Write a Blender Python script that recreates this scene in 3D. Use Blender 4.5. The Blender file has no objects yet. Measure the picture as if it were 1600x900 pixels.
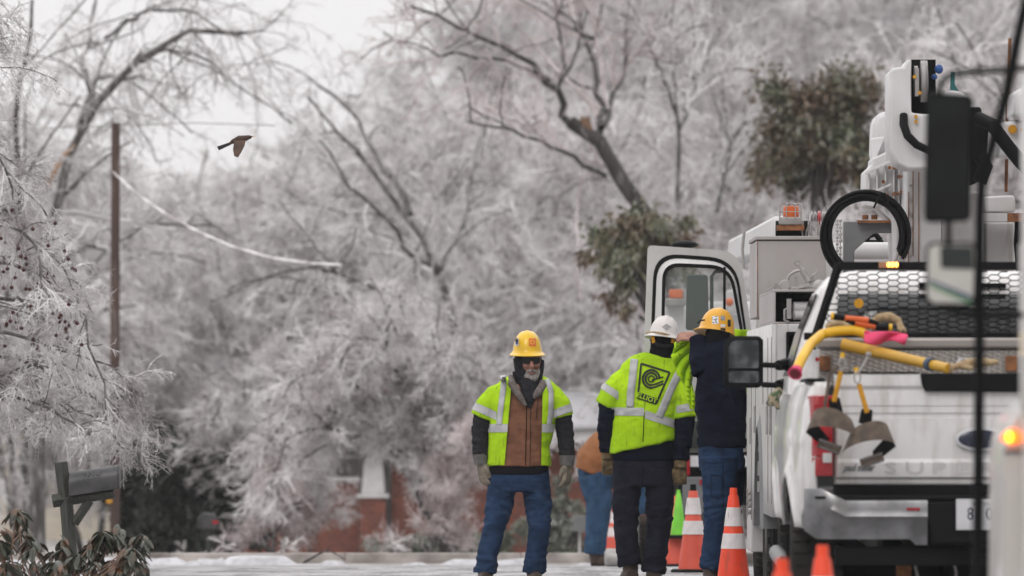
import bpy, bmesh, math, random
import numpy as np
from mathutils import Vector, Matrix, noise
from mathutils.bvhtree import BVHTree
PI = math.pi
SC = bpy.context.scene
COL = SC.collection

# ------------------------------------------------------------------ camera, sky, sun, exposure
F = 13333.0                      # focal length in pixels of the 1600 px wide photograph (300 mm lens)
CAMZ = 1.34
TILT = math.atan(172 / F)
cd = bpy.data.cameras.new('camera'); cam = bpy.data.objects.new('camera', cd); COL.objects.link(cam)
cd.lens = 300; cd.sensor_width = 36; cd.clip_start = 0.5; cd.clip_end = 3000
cam.location = (0, 0, CAMZ); cam.rotation_euler = (PI / 2 + TILT, 0, 0)
cd.dof.use_dof = True; cd.dof.focus_distance = 57.8; cd.dof.aperture_fstop = 4.6; cd.dof.aperture_blades = 0
SC.camera = cam
HAZE = 0.0003

world = bpy.data.worlds.new('World'); SC.world = world; world.use_nodes = True
nt = world.node_tree; nt.nodes.clear()
sky = nt.nodes.new('ShaderNodeTexSky'); sky.sky_type = 'NISHITA'; sky.sun_disc = False
sky.sun_elevation = math.radians(38); sky.sun_rotation = math.radians(200); sky.dust_density = 4; sky.air_density = 1
hsv = nt.nodes.new('ShaderNodeHueSaturation'); hsv.inputs['Saturation'].default_value = 0.12
tc = nt.nodes.new('ShaderNodeTexCoord'); sep = nt.nodes.new('ShaderNodeSeparateXYZ')
ramp = nt.nodes.new('ShaderNodeMapRange'); ramp.inputs['From Min'].default_value = 0; ramp.inputs['From Max'].default_value = 1
ramp.inputs['To Min'].default_value = 7.4; ramp.inputs['To Max'].default_value = 17.5
comb = nt.nodes.new('ShaderNodeCombineColor')
mixc = nt.nodes.new('ShaderNodeMix'); mixc.data_type = 'RGBA'; mixc.inputs['Factor'].default_value = 0.85
tint = nt.nodes.new('ShaderNodeMix'); tint.data_type = 'RGBA'; tint.blend_type = 'MULTIPLY'; tint.inputs['Factor'].default_value = 1
tint.inputs[7].default_value = (1.0, 0.984, 0.989, 1)
bg = nt.nodes.new('ShaderNodeBackground'); bg.inputs['Strength'].default_value = 0.1
wo = nt.nodes.new('ShaderNodeOutputWorld')
nt.links.new(sky.outputs[0], hsv.inputs['Color']); nt.links.new(tc.outputs['Generated'], sep.inputs[0])
nt.links.new(sep.outputs['Z'], ramp.inputs['Value'])
back = nt.nodes.new('ShaderNodeMapRange'); back.inputs['From Min'].default_value = -0.8; back.inputs['From Max'].default_value = 0.7
back.inputs['To Min'].default_value = 0.42; back.inputs['To Max'].default_value = 1.0      # sky dimmed behind the camera to darken fronts and mirrors
nt.links.new(sep.outputs['Y'], back.inputs['Value'])
mulb = nt.nodes.new('ShaderNodeMath'); mulb.operation = 'MULTIPLY'; nt.links.new(ramp.outputs[0], mulb.inputs[0]); nt.links.new(back.outputs[0], mulb.inputs[1])
for k in range(3): nt.links.new(mulb.outputs[0], comb.inputs[k])
nt.links.new(hsv.outputs[0], mixc.inputs[6]); nt.links.new(comb.outputs[0], mixc.inputs[7])
nt.links.new(mixc.outputs[2], tint.inputs[6]); nt.links.new(tint.outputs[2], bg.inputs[0]); nt.links.new(bg.outputs[0], wo.inputs[0])
sd = bpy.data.lights.new('sun', 'SUN'); sd.energy = 0.6; sd.angle = math.radians(25); sd.color = (1, 0.97, 0.93)
sun = bpy.data.objects.new('sun', sd); COL.objects.link(sun)
_el, _az = math.radians(38), math.radians(200)
_dir = Vector((math.sin(_az) * math.cos(_el), math.cos(_az) * math.cos(_el), math.sin(_el)))
sun.rotation_euler = _dir.to_track_quat('Z', 'Y').to_euler(); sun.location = _dir * 50 + Vector((0, 60, 0))
SC.view_settings.view_transform = 'Standard'; SC.view_settings.look = 'None'
SC.view_settings.gamma = 1; SC.view_settings.exposure = 0.42; SC.view_settings.use_curve_mapping = False
SC.cycles.use_denoising = True; SC.cycles.max_bounces = 5; SC.cycles.diffuse_bounces = 3; SC.cycles.glossy_bounces = 3
SC.cycles.transparent_max_bounces = 6; SC.cycles.transmission_bounces = 3; SC.cycles.caustics_reflective = False; SC.cycles.caustics_refractive = False

# ------------------------------------------------------------------ helpers
def P(px, py, d):
    """photograph pixel at a real distance d -> world point"""
    u, v = (px - 800) / F, (450 - py) / F
    c, s = math.cos(TILT), math.sin(TILT)
    k = d / (c - v * s)
    return Vector((u * k, d, CAMZ + (s + v * c) * k))
def S_(d): return F / d
_gy = [0, 64, 70, 78, 98, 142, 200, 900]; _gz = [0, 0, -0.05, -0.2, -0.55, -1.25, -1.6, -1.6]
def gz(y): return float(np.interp(y, _gy, _gz))

def nd(m, t, **kw):
    n = m.node_tree.nodes.new(t)
    for k, v in kw.items(): setattr(n, k, v)
    return n
def mat(name, c1, c2=None, scale=8, rough=0.6, metal=0, bump=0, bscale=None, spec=0.5, stretch=(1, 1, 1), contrast=(0.35, 0.65),
        dirt=None, dscale=3, dlim=(0.5, 0.7), coat=0, emit=None, estr=0, trans=0, alpha=1):
    m = bpy.data.materials.new(name); m.use_nodes = True
    b = m.node_tree.nodes['Principled BSDF']; lk = m.node_tree.links.new
    b.inputs['Roughness'].default_value = rough; b.inputs['Metallic'].default_value = metal
    b.inputs['Specular IOR Level'].default_value = spec; b.inputs['Coat Weight'].default_value = coat
    b.inputs['Transmission Weight'].default_value = trans; b.inputs['Alpha'].default_value = alpha
    t = nd(m, 'ShaderNodeTexCoord'); mp = nd(m, 'ShaderNodeMapping'); mp.inputs['Scale'].default_value = stretch
    lk(t.outputs['Object'], mp.inputs[0])
    c2 = c2 or tuple(x * 0.82 for x in c1)
    n = nd(m, 'ShaderNodeTexNoise'); n.inputs['Scale'].default_value = scale; n.inputs['Detail'].default_value = 6
    lk(mp.outputs[0], n.inputs['Vector'])
    r = nd(m, 'ShaderNodeValToRGB'); r.color_ramp.elements[0].position, r.color_ramp.elements[1].position = contrast
    r.color_ramp.elements[0].color = (*c2, 1); r.color_ramp.elements[1].color = (*c1, 1)
    lk(n.outputs['Fac'], r.inputs[0]); out = r.outputs[0]
    if dirt:
        n2 = nd(m, 'ShaderNodeTexNoise'); n2.inputs['Scale'].default_value = dscale; n2.inputs['Detail'].default_value = 8
        n2.inputs['Roughness'].default_value = 0.65
        mp2 = nd(m, 'ShaderNodeMapping'); mp2.inputs['Scale'].default_value = (3, 3, 0.6); lk(t.outputs['Object'], mp2.inputs[0]); lk(mp2.outputs[0], n2.inputs['Vector'])
        r2 = nd(m, 'ShaderNodeMapRange'); r2.inputs['From Min'].default_value, r2.inputs['From Max'].default_value = dlim
        lk(n2.outputs['Fac'], r2.inputs['Value'])
        mx = nd(m, 'ShaderNodeMix', data_type='RGBA'); lk(r2.outputs[0], mx.inputs['Factor']); lk(out, mx.inputs[6])
        mx.inputs[7].default_value = (*dirt, 1); out = mx.outputs[2]
    lk(out, b.inputs['Base Color'])
    if bump:
        n3 = nd(m, 'ShaderNodeTexNoise'); n3.inputs['Scale'].default_value = bscale or scale * 3; n3.inputs['Detail'].default_value = 5
        lk(mp.outputs[0], n3.inputs['Vector'])
        bp = nd(m, 'ShaderNodeBump'); bp.inputs['Strength'].default_value = bump; bp.inputs['Distance'].default_value = 0.02
        lk(n3.outputs['Fac'], bp.inputs['Height']); lk(bp.outputs[0], b.inputs['Normal'])
    if emit:
        b.inputs['Emission Color'].default_value = (*emit, 1); b.inputs['Emission Strength'].default_value = estr
    return m

def mesh_from(V, Fc, name='m'):
    me = bpy.data.meshes.new(name); me.from_pydata([tuple(v) for v in V], [], Fc); me.update(); return me
def tag(o, label=None, cat=None, group=None, kind=None):
    if label: o['label'] = label
    if cat: o['category'] = cat
    if group: o['group'] = group
    if kind: o['kind'] = kind
    return o
def empty(name, loc, rz=0, label=None, cat=None, group=None):
    o = bpy.data.objects.new(name, None); COL.objects.link(o); o.location = loc; o.rotation_euler = (0, 0, rz)
    o.empty_display_size = 0.2
    return tag(o, label, cat, group)
def wmat(o):
    """world matrix of an Empty with location and z rotation (no depsgraph update needed)"""
    m = Matrix.Translation(o.location) @ o.rotation_euler.to_matrix().to_4x4()
    return wmat(o.parent) @ m if o.parent else m
def link(me, name, m=None, parent=None, world=False, smooth=40, bevel=0, solid=0):
    o = bpy.data.objects.new(name, me); COL.objects.link(o)
    if m is not None and not me.materials: me.materials.append(m)
    if parent is not None:
        o.parent = parent
        if world: me.transform(wmat(parent).inverted())
    if smooth:
        me.shade_smooth(); me.set_sharp_from_angle(angle=math.radians(smooth))
    if solid:
        s = o.modifiers.new('solid', 'SOLIDIFY'); s.thickness = solid; s.offset = -1
    if bevel:
        b = o.modifiers.new('bevel', 'BEVEL'); b.width = bevel; b.segments = 2; b.limit_method = 'ANGLE'; b.angle_limit = math.radians(35)
    return o
def copy_tree(o, parent=None):
    c = o.copy(); COL.objects.link(c)
    if parent: c.parent = parent
    for ch in o.children: copy_tree(ch, c)
    return c

def V3(*a): return Vector(a)
class MB:
    def __init__(s): s.v = []; s.f = []
    def add(s, V, Fc):
        b = len(s.v); s.v += [Vector(x) for x in V]; s.f += [tuple(i + b for i in f) for f in Fc]; return s
    def box(s, c, d, rot=None):
        c = Vector(c); h = Vector(d) / 2
        vs = [Vector((x * h.x, y * h.y, z * h.z)) for x in (-1, 1) for y in (-1, 1) for z in (-1, 1)]
        if rot is not None: vs = [rot @ v for v in vs]
        return s.add([v + c for v in vs], [(0, 1, 3, 2), (4, 6, 7, 5), (0, 4, 5, 1), (2, 3, 7, 6), (0, 2, 6, 4), (1, 5, 7, 3)])
    def bb(s, x0, x1, y0, y1, z0, z1):
        return s.box(((x0 + x1) / 2, (y0 + y1) / 2, (z0 + z1) / 2), (abs(x1 - x0), abs(y1 - y0), abs(z1 - z0)))
    def tube(s, pts, rad, seg=12, cap=True, flat=None):
        pts = [Vector(p) for p in pts]; n = len(pts)
        if not hasattr(rad, '__len__'): rad = [rad] * n
        tan = [(pts[min(i + 1, n - 1)] - pts[max(i - 1, 0)]).normalized() for i in range(n)]
        ref = Vector((0, 1, 0)) if abs(tan[0].y) < 0.9 else Vector((1, 0, 0))
        u = (ref - tan[0] * ref.dot(tan[0])).normalized(); V = []; Fc = []
        for i in range(n):
            u = (u - tan[i] * u.dot(tan[i])).normalized(); w = tan[i].cross(u)
            a = rad[i]; ra, rb = (a if hasattr(a, '__len__') else (a, a))
            for k in range(seg):
                t = 2 * PI * k / seg; V.append(pts[i] + u * (ra * math.cos(t)) + w * (rb * math.sin(t)))
        for i in range(n - 1):
            for k in range(seg):
                Fc.append((i * seg + k, i * seg + (k + 1) % seg, (i + 1) * seg + (k + 1) % seg, (i + 1) * seg + k))
        if cap: Fc.append(tuple(range(seg))[::-1]); Fc.append(tuple((n - 1) * seg + k for k in range(seg)))
        return s.add(V, Fc)
    def cyl(s, a, b, r0, r1=None, seg=20): return s.tube([a, b], [r0, r0 if r1 is None else r1], seg)
    def loft(s, rings, cap=True, closed=True):
        n = len(rings[0]); V = [p for r in rings for p in r]; Fc = []
        for i in range(len(rings) - 1):
            for k in range(n if closed else n - 1):
                Fc.append((i * n + k, i * n + (k + 1) % n, (i + 1) * n + (k + 1) % n, (i + 1) * n + k))
        if cap: Fc.append(tuple(range(n))[::-1]); Fc.append(tuple((len(rings) - 1) * n + k for k in range(n)))
        return s.add(V, Fc)
    def ell(s, c, r, rot=None, su=16, sv=10):
        c = Vector(c); rings = []
        V = []; Fc = []
        for j in range(1, sv):
            ph = PI * j / sv
            for k in range(su):
                t = 2 * PI * k / su; V.append(Vector((r[0] * math.sin(ph) * math.cos(t), r[1] * math.sin(ph) * math.sin(t), r[2] * math.cos(ph))))
        V += [Vector((0, 0, r[2])), Vector((0, 0, -r[2]))]
        for j in range(sv - 2):
            for k in range(su): Fc.append((j * su + k, (j + 1) * su + k, (j + 1) * su + (k + 1) % su, j * su + (k + 1) % su))
        T, B = len(V) - 2, len(V) - 1
        for k in range(su): Fc.append((T, k, (k + 1) % su)); Fc.append((B, (sv - 2) * su + (k + 1) % su, (sv - 2) * su + k))
        if rot is not None: V = [rot @ v for v in V]
        return s.add([v + c for v in V], Fc)
    def lathe(s, prof, c, axis='z', seg=24, M=None):
        """prof: list of (r, h); closed surface of revolution"""
        c = Vector(c); V = []; Fc = []
        for r, h in prof:
            for k in range(seg):
                t = 2 * PI * k / seg; a, b = r * math.cos(t), r * math.sin(t)
                p = Vector((a, b, h)) if axis == 'z' else (Vector((h, a, b)) if axis == 'x' else Vector((b, h, a)))
                if M is not None: p = M @ p
                V.append(c + p)
        n = len(prof)
        for i in range(n - 1):
            for k in range(seg): Fc.append((i * seg + k, i * seg + (k + 1) % seg, (i + 1) * seg + (k + 1) % seg, (i + 1) * seg + k))
        Fc.append(tuple(range(seg))[::-1]); Fc.append(tuple((n - 1) * seg + k for k in range(seg)))
        return s.add(V, Fc)
    def prism(s, poly, a0, a1, axis='y'):
        """poly in the two other axes: axis y -> (x,z), x -> (y,z), z -> (x,y)"""
        def q(p, a): return (p[0], a, p[1]) if axis == 'y' else ((a, p[0], p[1]) if axis == 'x' else (p[0], p[1], a))
        n = len(poly); V = [q(p, a0) for p in poly] + [q(p, a1) for p in poly]
        Fc = [tuple(range(n)), tuple(range(n, 2 * n))[::-1]] + [(i, i + n, (i + 1) % n + n, (i + 1) % n) for i in range(n)]
        return s.add(V, Fc)
    def xf(s, M): s.v = [M @ v for v in s.v]; return s
    def mesh(s, name='m', fix=True):
        me = mesh_from(s.v, s.f, name)
        if fix:
            bm = bmesh.new(); bm.from_mesh(me); bmesh.ops.recalc_face_normals(bm, faces=bm.faces); bm.to_mesh(me); bm.free()
        return me
    def build(s, name, m, parent=None, world=False, smooth=40, bevel=0, solid=0, sub=0):
        o = link(s.mesh(name), name, m, parent, world, smooth, bevel, solid)
        if sub:
            q = o.modifiers.new('sub', 'SUBSURF'); q.levels = q.render_levels = sub
        return o

def remesh(mb, voxel=0.008, smooth=4, wr=None):
    """one continuous closed skin round overlapping pieces"""
    me = mb.mesh('tmp'); o = bpy.data.objects.new('tmp', me); COL.objects.link(o)
    r = o.modifiers.new('r', 'REMESH'); r.mode = 'VOXEL'; r.voxel_size = voxel; r.adaptivity = 0
    if smooth:
        q = o.modifiers.new('s', 'SMOOTH'); q.iterations = smooth; q.factor = 0.6
    dg = bpy.context.evaluated_depsgraph_get(); dg.update()
    out = bpy.data.meshes.new_from_object(o.evaluated_get(dg)); bpy.data.objects.remove(o); bpy.data.meshes.remove(me)
    if wr: wrinkle(out, *wr)
    out.materials.clear()
    return out
def wrinkle(me, amp, scl, seed=0, zones=None):
    n = len(me.vertices); nor = [v.normal.copy() for v in me.vertices]; so = Vector((seed * 3.1, seed * 1.7, seed))
    for i, v in enumerate(me.vertices):
        c = v.co; p = Vector((c.x * scl[0], c.y * scl[1], c.z * scl[2])) + so
        w = noise.noise(p); h = 1 - abs(w) * 2.2
        h2 = 1 - abs(noise.noise(p * 2.3 + Vector((5, 5, 5)))) * 2.2
        a = amp * (zones(c) if zones else 1)
        v.co = c + nor[i] * a * (h * 0.6 + h2 * 0.25 - 0.2)
    me.update()
def band(src, p, n, w, off=0.003, keep=None):
    """the slice of a mesh between two planes, lifted off its surface: a tape sewn on"""
    bm = bmesh.new(); bm.from_mesh(src); n = Vector(n).normalized(); p = Vector(p)
    g = bm.verts[:] + bm.edges[:] + bm.faces[:]
    bmesh.ops.bisect_plane(bm, geom=g, plane_co=p + n * w / 2, plane_no=n, clear_outer=True)
    g = bm.verts[:] + bm.edges[:] + bm.faces[:]
    bmesh.ops.bisect_plane(bm, geom=g, plane_co=p - n * w / 2, plane_no=-n, clear_outer=True)
    if keep: bmesh.ops.delete(bm, geom=[f for f in bm.faces if not keep(f.calc_center_median(), f.normal)], context='FACES')
    bm.normal_update()
    nn = [v.normal.copy() for v in bm.verts]
    for v, q in zip(bm.verts, nn): v.co += q * off
    me = bpy.data.meshes.new('band'); bm.to_mesh(me); bm.free(); me.materials.clear(); return me
def text_mesh(txt, size, extrude=0.0, shear=0, bold=0, align='CENTER', sx=1.0):
    cu = bpy.data.curves.new('t', 'FONT'); cu.body = txt; cu.size = size; cu.align_x = align; cu.align_y = 'CENTER'
    cu.extrude = extrude; cu.shear = shear; cu.offset = bold; cu.resolution_u = 3
    o = bpy.data.objects.new('t', cu); COL.objects.link(o); dg = bpy.context.evaluated_depsgraph_get(); dg.update()
    me = bpy.data.meshes.new_from_object(o.evaluated_get(dg)); bpy.data.objects.remove(o)
    me.materials.clear()
    if sx != 1: me.transform(Matrix.Diagonal((sx, 1, 1, 1)))
    return me
def project(me, bvh, ydir, off=0.004, ref_y=None, subdiv=0.03):
    """push a mesh lying in the x-z plane onto a surface along y"""
    bm = bmesh.new(); bm.from_mesh(me)
    for _ in range(3):
        es = [e for e in bm.edges if e.calc_length() > subdiv]
        if not es: break
        bmesh.ops.subdivide_edges(bm, edges=es, cuts=1); bmesh.ops.triangulate(bm, faces=[f for f in bm.faces if len(f.verts) > 4])
    last = ref_y
    for v in bm.verts:
        h = bvh.ray_cast(Vector((v.co.x, -ydir * 500 + (ref_y or 0), v.co.z)), Vector((0, ydir, 0)))
        if h[0] is not None: last = h[0].y
        v.co.y = (last or 0) - ydir * off
    bm.to_mesh(me); bm.free(); me.update(); return me
def bvh_of(me):
    return BVHTree.FromPolygons([v.co.copy() for v in me.vertices], [tuple(p.vertices) for p in me.polygons])
def supere(cx, cy, z, rx, ry, n=28, e=2.4, tiltx=0):
    out = []
    for k in range(n):
        t = 2 * PI * k / n; c, s = math.cos(t), math.sin(t)
        x = rx * math.copysign(abs(c) ** (2 / e), c); y = ry * math.copysign(abs(s) ** (2 / e), s)
        out.append(Vector((cx + x, cy + y, z + tiltx * x)))
    return out

# ------------------------------------------------------------------ branch generator (numpy)
def nrm(a): return a / np.maximum(np.linalg.norm(a, axis=-1, keepdims=True), 1e-9)
def resample(poly, K):
    p = np.array([tuple(q) for q in poly], float); d = np.r_[0, np.cumsum(np.linalg.norm(np.diff(p, axis=0), axis=1))]
    t = np.linspace(0, d[-1], K); return np.stack([np.interp(t, d, p[:, i]) for i in range(3)], 1)
def grow(par, prad, n, ln, ang, K, grav, wander, rng, t0=0.15, t1=1.0, rs=0.6, rtip=0.35, r0=None, up=0.0, taper_len=True):
    M, KP = par.shape[:2]; idx = np.repeat(np.arange(M), n); N = len(idx)
    t = rng.uniform(t0, t1, N) * (KP - 1); i0 = np.clip(t.astype(int), 0, KP - 2); fr = (t - i0)[:, None]
    a, b = par[idx, i0], par[idx, i0 + 1]; pos = a + (b - a) * fr; tan = nrm(b - a)
    rr = prad[idx, i0] * (1 - fr[:, 0]) + prad[idx, i0 + 1] * fr[:, 0]
    rv = nrm(rng.normal(size=(N, 3))); perp = nrm(rv - tan * np.sum(rv * tan, 1, keepdims=True))
    an = rng.uniform(ang[0], ang[1], N)[:, None]
    dr = np.cos(an) * tan + np.sin(an) * perp; dr[:, 2] += up; dr = nrm(dr)
    L = rng.uniform(ln[0], ln[1], N)
    if taper_len: L = L * (1.15 - 0.6 * t / (KP - 1))
    st = (L / (K - 1))[:, None]; pts = np.zeros((N, K, 3)); pts[:, 0] = pos
    for k in range(1, K):
        dr = dr + rng.normal(size=(N, 3)) * wander; dr[:, 2] -= grav; dr = nrm(dr); pos = pos + dr * st; pts[:, k] = pos
    start = np.minimum(rr * rs, r0 if r0 is not None else 1e9)
    if r0 is not None: start = np.full(N, r0) * rng.uniform(0.7, 1.3, N)
    rad = start[:, None] * np.linspace(1, rtip, K)[None]
    return pts, rad
def tube_arr(pts, rad, S):
    M, K = pts.shape[:2]; tan = nrm(np.gradient(pts, axis=1)) if K > 2 else nrm(np.repeat(pts[:, 1:] - pts[:, :1], 2, 1))
    ref = np.array([0.31, 0.22, 0.925]); u = np.cross(tan, ref); bad = np.linalg.norm(u, axis=-1) < 0.05; u[bad] = (1, 0, 0); u = nrm(u); w = np.cross(tan, u)
    th = np.arange(S) * 2 * np.pi / S
    V = pts[:, :, None] + rad[:, :, None, None] * (np.cos(th)[None, None, :, None] * u[:, :, None] + np.sin(th)[None, None, :, None] * w[:, :, None])
    base = (np.arange(M) * K * S)[:, None, None]; i = np.arange(K - 1)[None, :, None] * S; k = np.arange(S)[None, None]
    a = base + i + k; b = base + i + (k + 1) % S
    Q = np.stack([a, b, b + S, a + S], -1).reshape(-1, 4)
    return V.reshape(-1, 3), Q
def quad_mesh(parts, name):
    Vs, Qs, o = [], [], 0
    for V, Q in parts: Vs.append(V); Qs.append(Q + o); o += len(V)
    V = np.concatenate(Vs); Q = np.concatenate(Qs)
    me = bpy.data.meshes.new(name); me.vertices.add(len(V)); me.vertices.foreach_set('co', V.astype(np.float32).ravel())
    me.loops.add(Q.size); me.loops.foreach_set('vertex_index', Q.astype(np.int32).ravel())
    me.polygons.add(len(Q)); me.polygons.foreach_set('loop_start', np.arange(0, Q.size, 4, dtype=np.int32))
    me.polygons.foreach_set('loop_total', np.full(len(Q), 4, np.int32))
    me.polygons.foreach_set('use_smooth', np.ones(len(Q), bool)); me.update(); me.validate(); return me
def leaves(pos, L, Wd, rng, droop=0.3, ax=None):
    N = len(pos); d = rng.normal(size=(N, 3)); d[:, 2] -= droop
    if ax is not None: d = d * 0.6 + ax
    d = nrm(d); s = nrm(np.cross(d, nrm(rng.normal(size=(N, 3))))); nn = np.cross(d, s)
    l = (L * rng.uniform(0.6, 1.3, N))[:, None]; w = (Wd * rng.uniform(0.7, 1.2, N))[:, None]
    a = pos; m = pos + d * l * 0.45 + nn * l * 0.06; b = m + s * w / 2 - nn * w * .15; c = pos + d * l - nn * l * 0.08; e = m - s * w / 2 - nn * w * .15
    V = np.stack([a, b, c, e, m], 1).reshape(-1, 3); i = np.arange(N)[:, None] * 5
    Q = np.concatenate([i + np.array([[0, 1, 4, 4]]), i + np.array([[4, 1, 2, 2]])])
    # proper quads: two halves folded on the midrib
    V = np.stack([a, b, c, e], 1).reshape(-1, 3); i = np.arange(N)[:, None] * 4; Q = i + np.array([[0, 1, 2, 3]])
    return V, Q
# ------------------------------------------------------------------ materials
M_road = mat('salted_asphalt', (0.40, 0.39, 0.395), (0.12, 0.118, 0.12), scale=2.6, rough=0.75, bump=0.5, bscale=60, stretch=(1, .25, 1), dirt=(0.7, 0.7, 0.72), dscale=5, dlim=(0.55, 0.62))
M_kerb = mat('kerb_concrete', (0.52, 0.48, 0.46), (0.20, 0.175, 0.16), scale=3, rough=0.85, bump=0.3)
M_lawn = mat('frosted_lawn', (0.42, 0.40, 0.38), (0.14, 0.12, 0.09), scale=2.2, rough=0.9, bump=0.8, bscale=20, dirt=(0.7, 0.7, 0.73), dscale=1.2, dlim=(0.5, 0.6))
M_snow = mat('old_snow', (0.64, 0.64, 0.67), (0.45, 0.445, 0.46), scale=10, rough=0.6, bump=0.6, bscale=40)
M_ice = mat('iced_twigs', (0.95, 0.925, 0.93), (0.36, 0.32, 0.315), scale=2.2, rough=0.4, spec=0.55, contrast=(0.38, 0.6))
M_ice2 = mat('iced_twigs_grey', (0.92, 0.90, 0.91), (0.34, 0.315, 0.32), scale=1.6, rough=0.4, spec=0.55, contrast=(0.36, 0.62))
M_ice3 = mat('iced_twigs_rosy', (0.88, 0.80, 0.80), (0.28, 0.205, 0.20), scale=1.8, rough=0.4, spec=0.55)
M_bark = mat('wet_bark', (0.06, 0.05, 0.047), (0.025, 0.021, 0.020), scale=6, rough=0.75, bump=0.6, stretch=(1, 1, .3), dirt=(0.32, 0.31, 0.31), dscale=5, dlim=(0.55, 0.72))
M_bark2 = mat('grey_bark', (0.12, 0.108, 0.105), (0.045, 0.039, 0.038), scale=6, rough=0.75, bump=0.6, stretch=(1, 1, .3), dirt=(0.42, 0.41, 0.41), dscale=5, dlim=(0.5, 0.72))
M_splint = mat('split_wood', (0.50, 0.32, 0.20), (0.28, 0.18, 0.12), scale=10, rough=0.7)
M_ever = mat('evergreen_leaves', (0.10, 0.12, 0.06), (0.14, 0.075, 0.045), scale=1.7, rough=0.45, dirt=(0.5, 0.5, 0.48), dscale=4, dlim=(0.52, 0.70))
M_dkever = mat('dark_evergreen', (0.022, 0.03, 0.018), (0.012, 0.014, 0.01), scale=3, rough=0.6)
M_bush = mat('frosted_bush_leaves', (0.09, 0.11, 0.06), (0.35, 0.36, 0.33), scale=2.5, rough=0.6)
M_rhod = mat('leathery_leaves', (0.030, 0.036, 0.020), (0.13, 0.055, 0.022), scale=9, rough=0.3, contrast=(0.36, 0.5), spec=0.6)
M_rhtip = mat('shrub_stems', (0.22, 0.13, 0.09), rough=0.6)
M_berry = mat('shrivelled_berries', (0.075, 0.017, 0.013), (0.04, 0.010, 0.008), rough=0.4, spec=.3)
M_black = mat('black_plastic', (0.006, 0.006, 0.007), rough=0.6, spec=0.12)
M_rubber = mat('tyre_rubber', (0.016, 0.016, 0.016), (0.04, 0.036, 0.032), scale=6, rough=0.85, spec=.2, bump=0.3, bscale=60)
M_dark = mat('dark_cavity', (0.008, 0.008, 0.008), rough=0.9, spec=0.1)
M_white = mat('white_truck_paint', (0.75, 0.735, 0.735), (0.66, 0.645, 0.64), scale=3, rough=0.3, coat=0.5, dirt=(0.36, 0.31, 0.27), dscale=2.6, dlim=(0.48, 0.82))
M_white2 = mat('old_white_enamel', (0.56, 0.55, 0.55), (0.46, 0.445, 0.435), scale=3, rough=0.4, dirt=(0.30, 0.25, 0.22), dscale=4, dlim=(0.56, 0.8))
M_boom = mat('boom_fibreglass', (0.66, 0.65, 0.66), (0.58, 0.57, 0.57), scale=4, rough=0.35, dirt=(0.36, 0.3, 0.26), dscale=3, dlim=(0.62, 0.85))
M_steel = mat('galvanised_steel', (0.42, 0.41, 0.40), (0.28, 0.26, 0.25), scale=6, rough=0.45, metal=0.4, dirt=(0.22, 0.13, 0.08), dscale=6, dlim=(0.6, 0.8))
M_greybox = mat('grey_painted_steel', (0.40, 0.375, 0.365), (0.34, 0.31, 0.30), scale=2, rough=0.5, dirt=(0.24, 0.20, 0.18), dscale=5, dlim=(0.58, 0.85))
M_greyframe = mat('grey_frame_paint', (0.17, 0.175, 0.18), (0.13, 0.13, 0.135), scale=5, rough=0.5)
M_chrome = mat('scuffed_chrome', (0.33, 0.33, 0.34), (0.17, 0.17, 0.175), scale=7, rough=0.3, metal=0.85, dirt=(0.2, 0.19, 0.18), dscale=3, dlim=(0.5, 0.8))
M_rust = mat('rusty_steel', (0.30, 0.12, 0.045), (0.13, 0.05, 0.02), scale=20, rough=0.8)
M_glass = mat('dark_glass', (0.02, 0.022, 0.024), rough=0.06, spec=0.7)
M_mirror = mat('mirror_glass', (0.24, 0.26, 0.27), (0.08, 0.09, 0.095), scale=9, rough=0.06, metal=1, contrast=(.42,.6))  # darkened tint stands in for dark surroundings in the reflection
M_red = mat('tail_light_red', (0.42, 0.012, 0.02), (0.30, 0.008, 0.014), scale=12, rough=0.15, coat=0.5)
M_lens = mat('clear_lens', (0.6, 0.6, 0.6), rough=0.12)
M_amber = mat('amber_lens', (0.75, 0.16, 0.03), (0.6, 0.10, 0.02), scale=20, rough=0.25)
M_amberlit = mat('lit_amber_led', (0.9, 0.3, 0.03), rough=0.3, emit=(1.0, 0.35, 0.04), estr=9)
M_amberdim = mat('unlit_amber_led', (0.45, 0.22, 0.12), rough=0.3)
M_turn = mat('lit_turn_signal', (0.9, 0.2, 0.02), rough=0.3, emit=(1.0, 0.17, 0.015), estr=1.4)
M_turnhot = mat('turn_signal_bulb', (0.9, 0.6, 0.1), rough=0.3, emit=(1.0, 0.62, 0.02), estr=2.5)
M_yel = mat('yellow_rubber_hose', (0.80, 0.47, 0.01), (0.66, 0.36, 0.01), scale=5, rough=0.45)
M_yel2 = mat('ochre_rubber_sleeve', (0.60, 0.34, 0.02), (0.50, 0.27, 0.02), scale=5, rough=0.5)
M_pink = mat('pink_cloth', (0.78, 0.06, 0.17), (0.55, 0.03, 0.10), scale=6, rough=0.7)
M_orangegrip = mat('orange_grip', (0.68, 0.12, 0.02), rough=0.5)
M_leather = mat('tan_leather', (0.45, 0.33, 0.19), (0.28, 0.19, 0.10), scale=25, rough=0.75, bump=0.3)
M_belt = mat('worn_belt_leather', (0.125, 0.09, 0.065), (0.06, 0.043, 0.032), scale=18, rough=0.7, bump=0.3)
M_web = mat('yellow_webbing', (0.62, 0.30, 0.01), (0.5, 0.23, 0.01), scale=40, rough=0.8)
M_cone = mat('cone_orange', (0.88, 0.065, 0.012), (0.72, 0.045, 0.010), scale=5, rough=0.5, dirt=(0.26, 0.07, 0.04), dscale=7, dlim=(0.54, 0.80))
M_conef = mat('faded_cone_orange', (0.70, 0.10, 0.055), (0.58, 0.075, 0.045), scale=5, rough=0.55)
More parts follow.
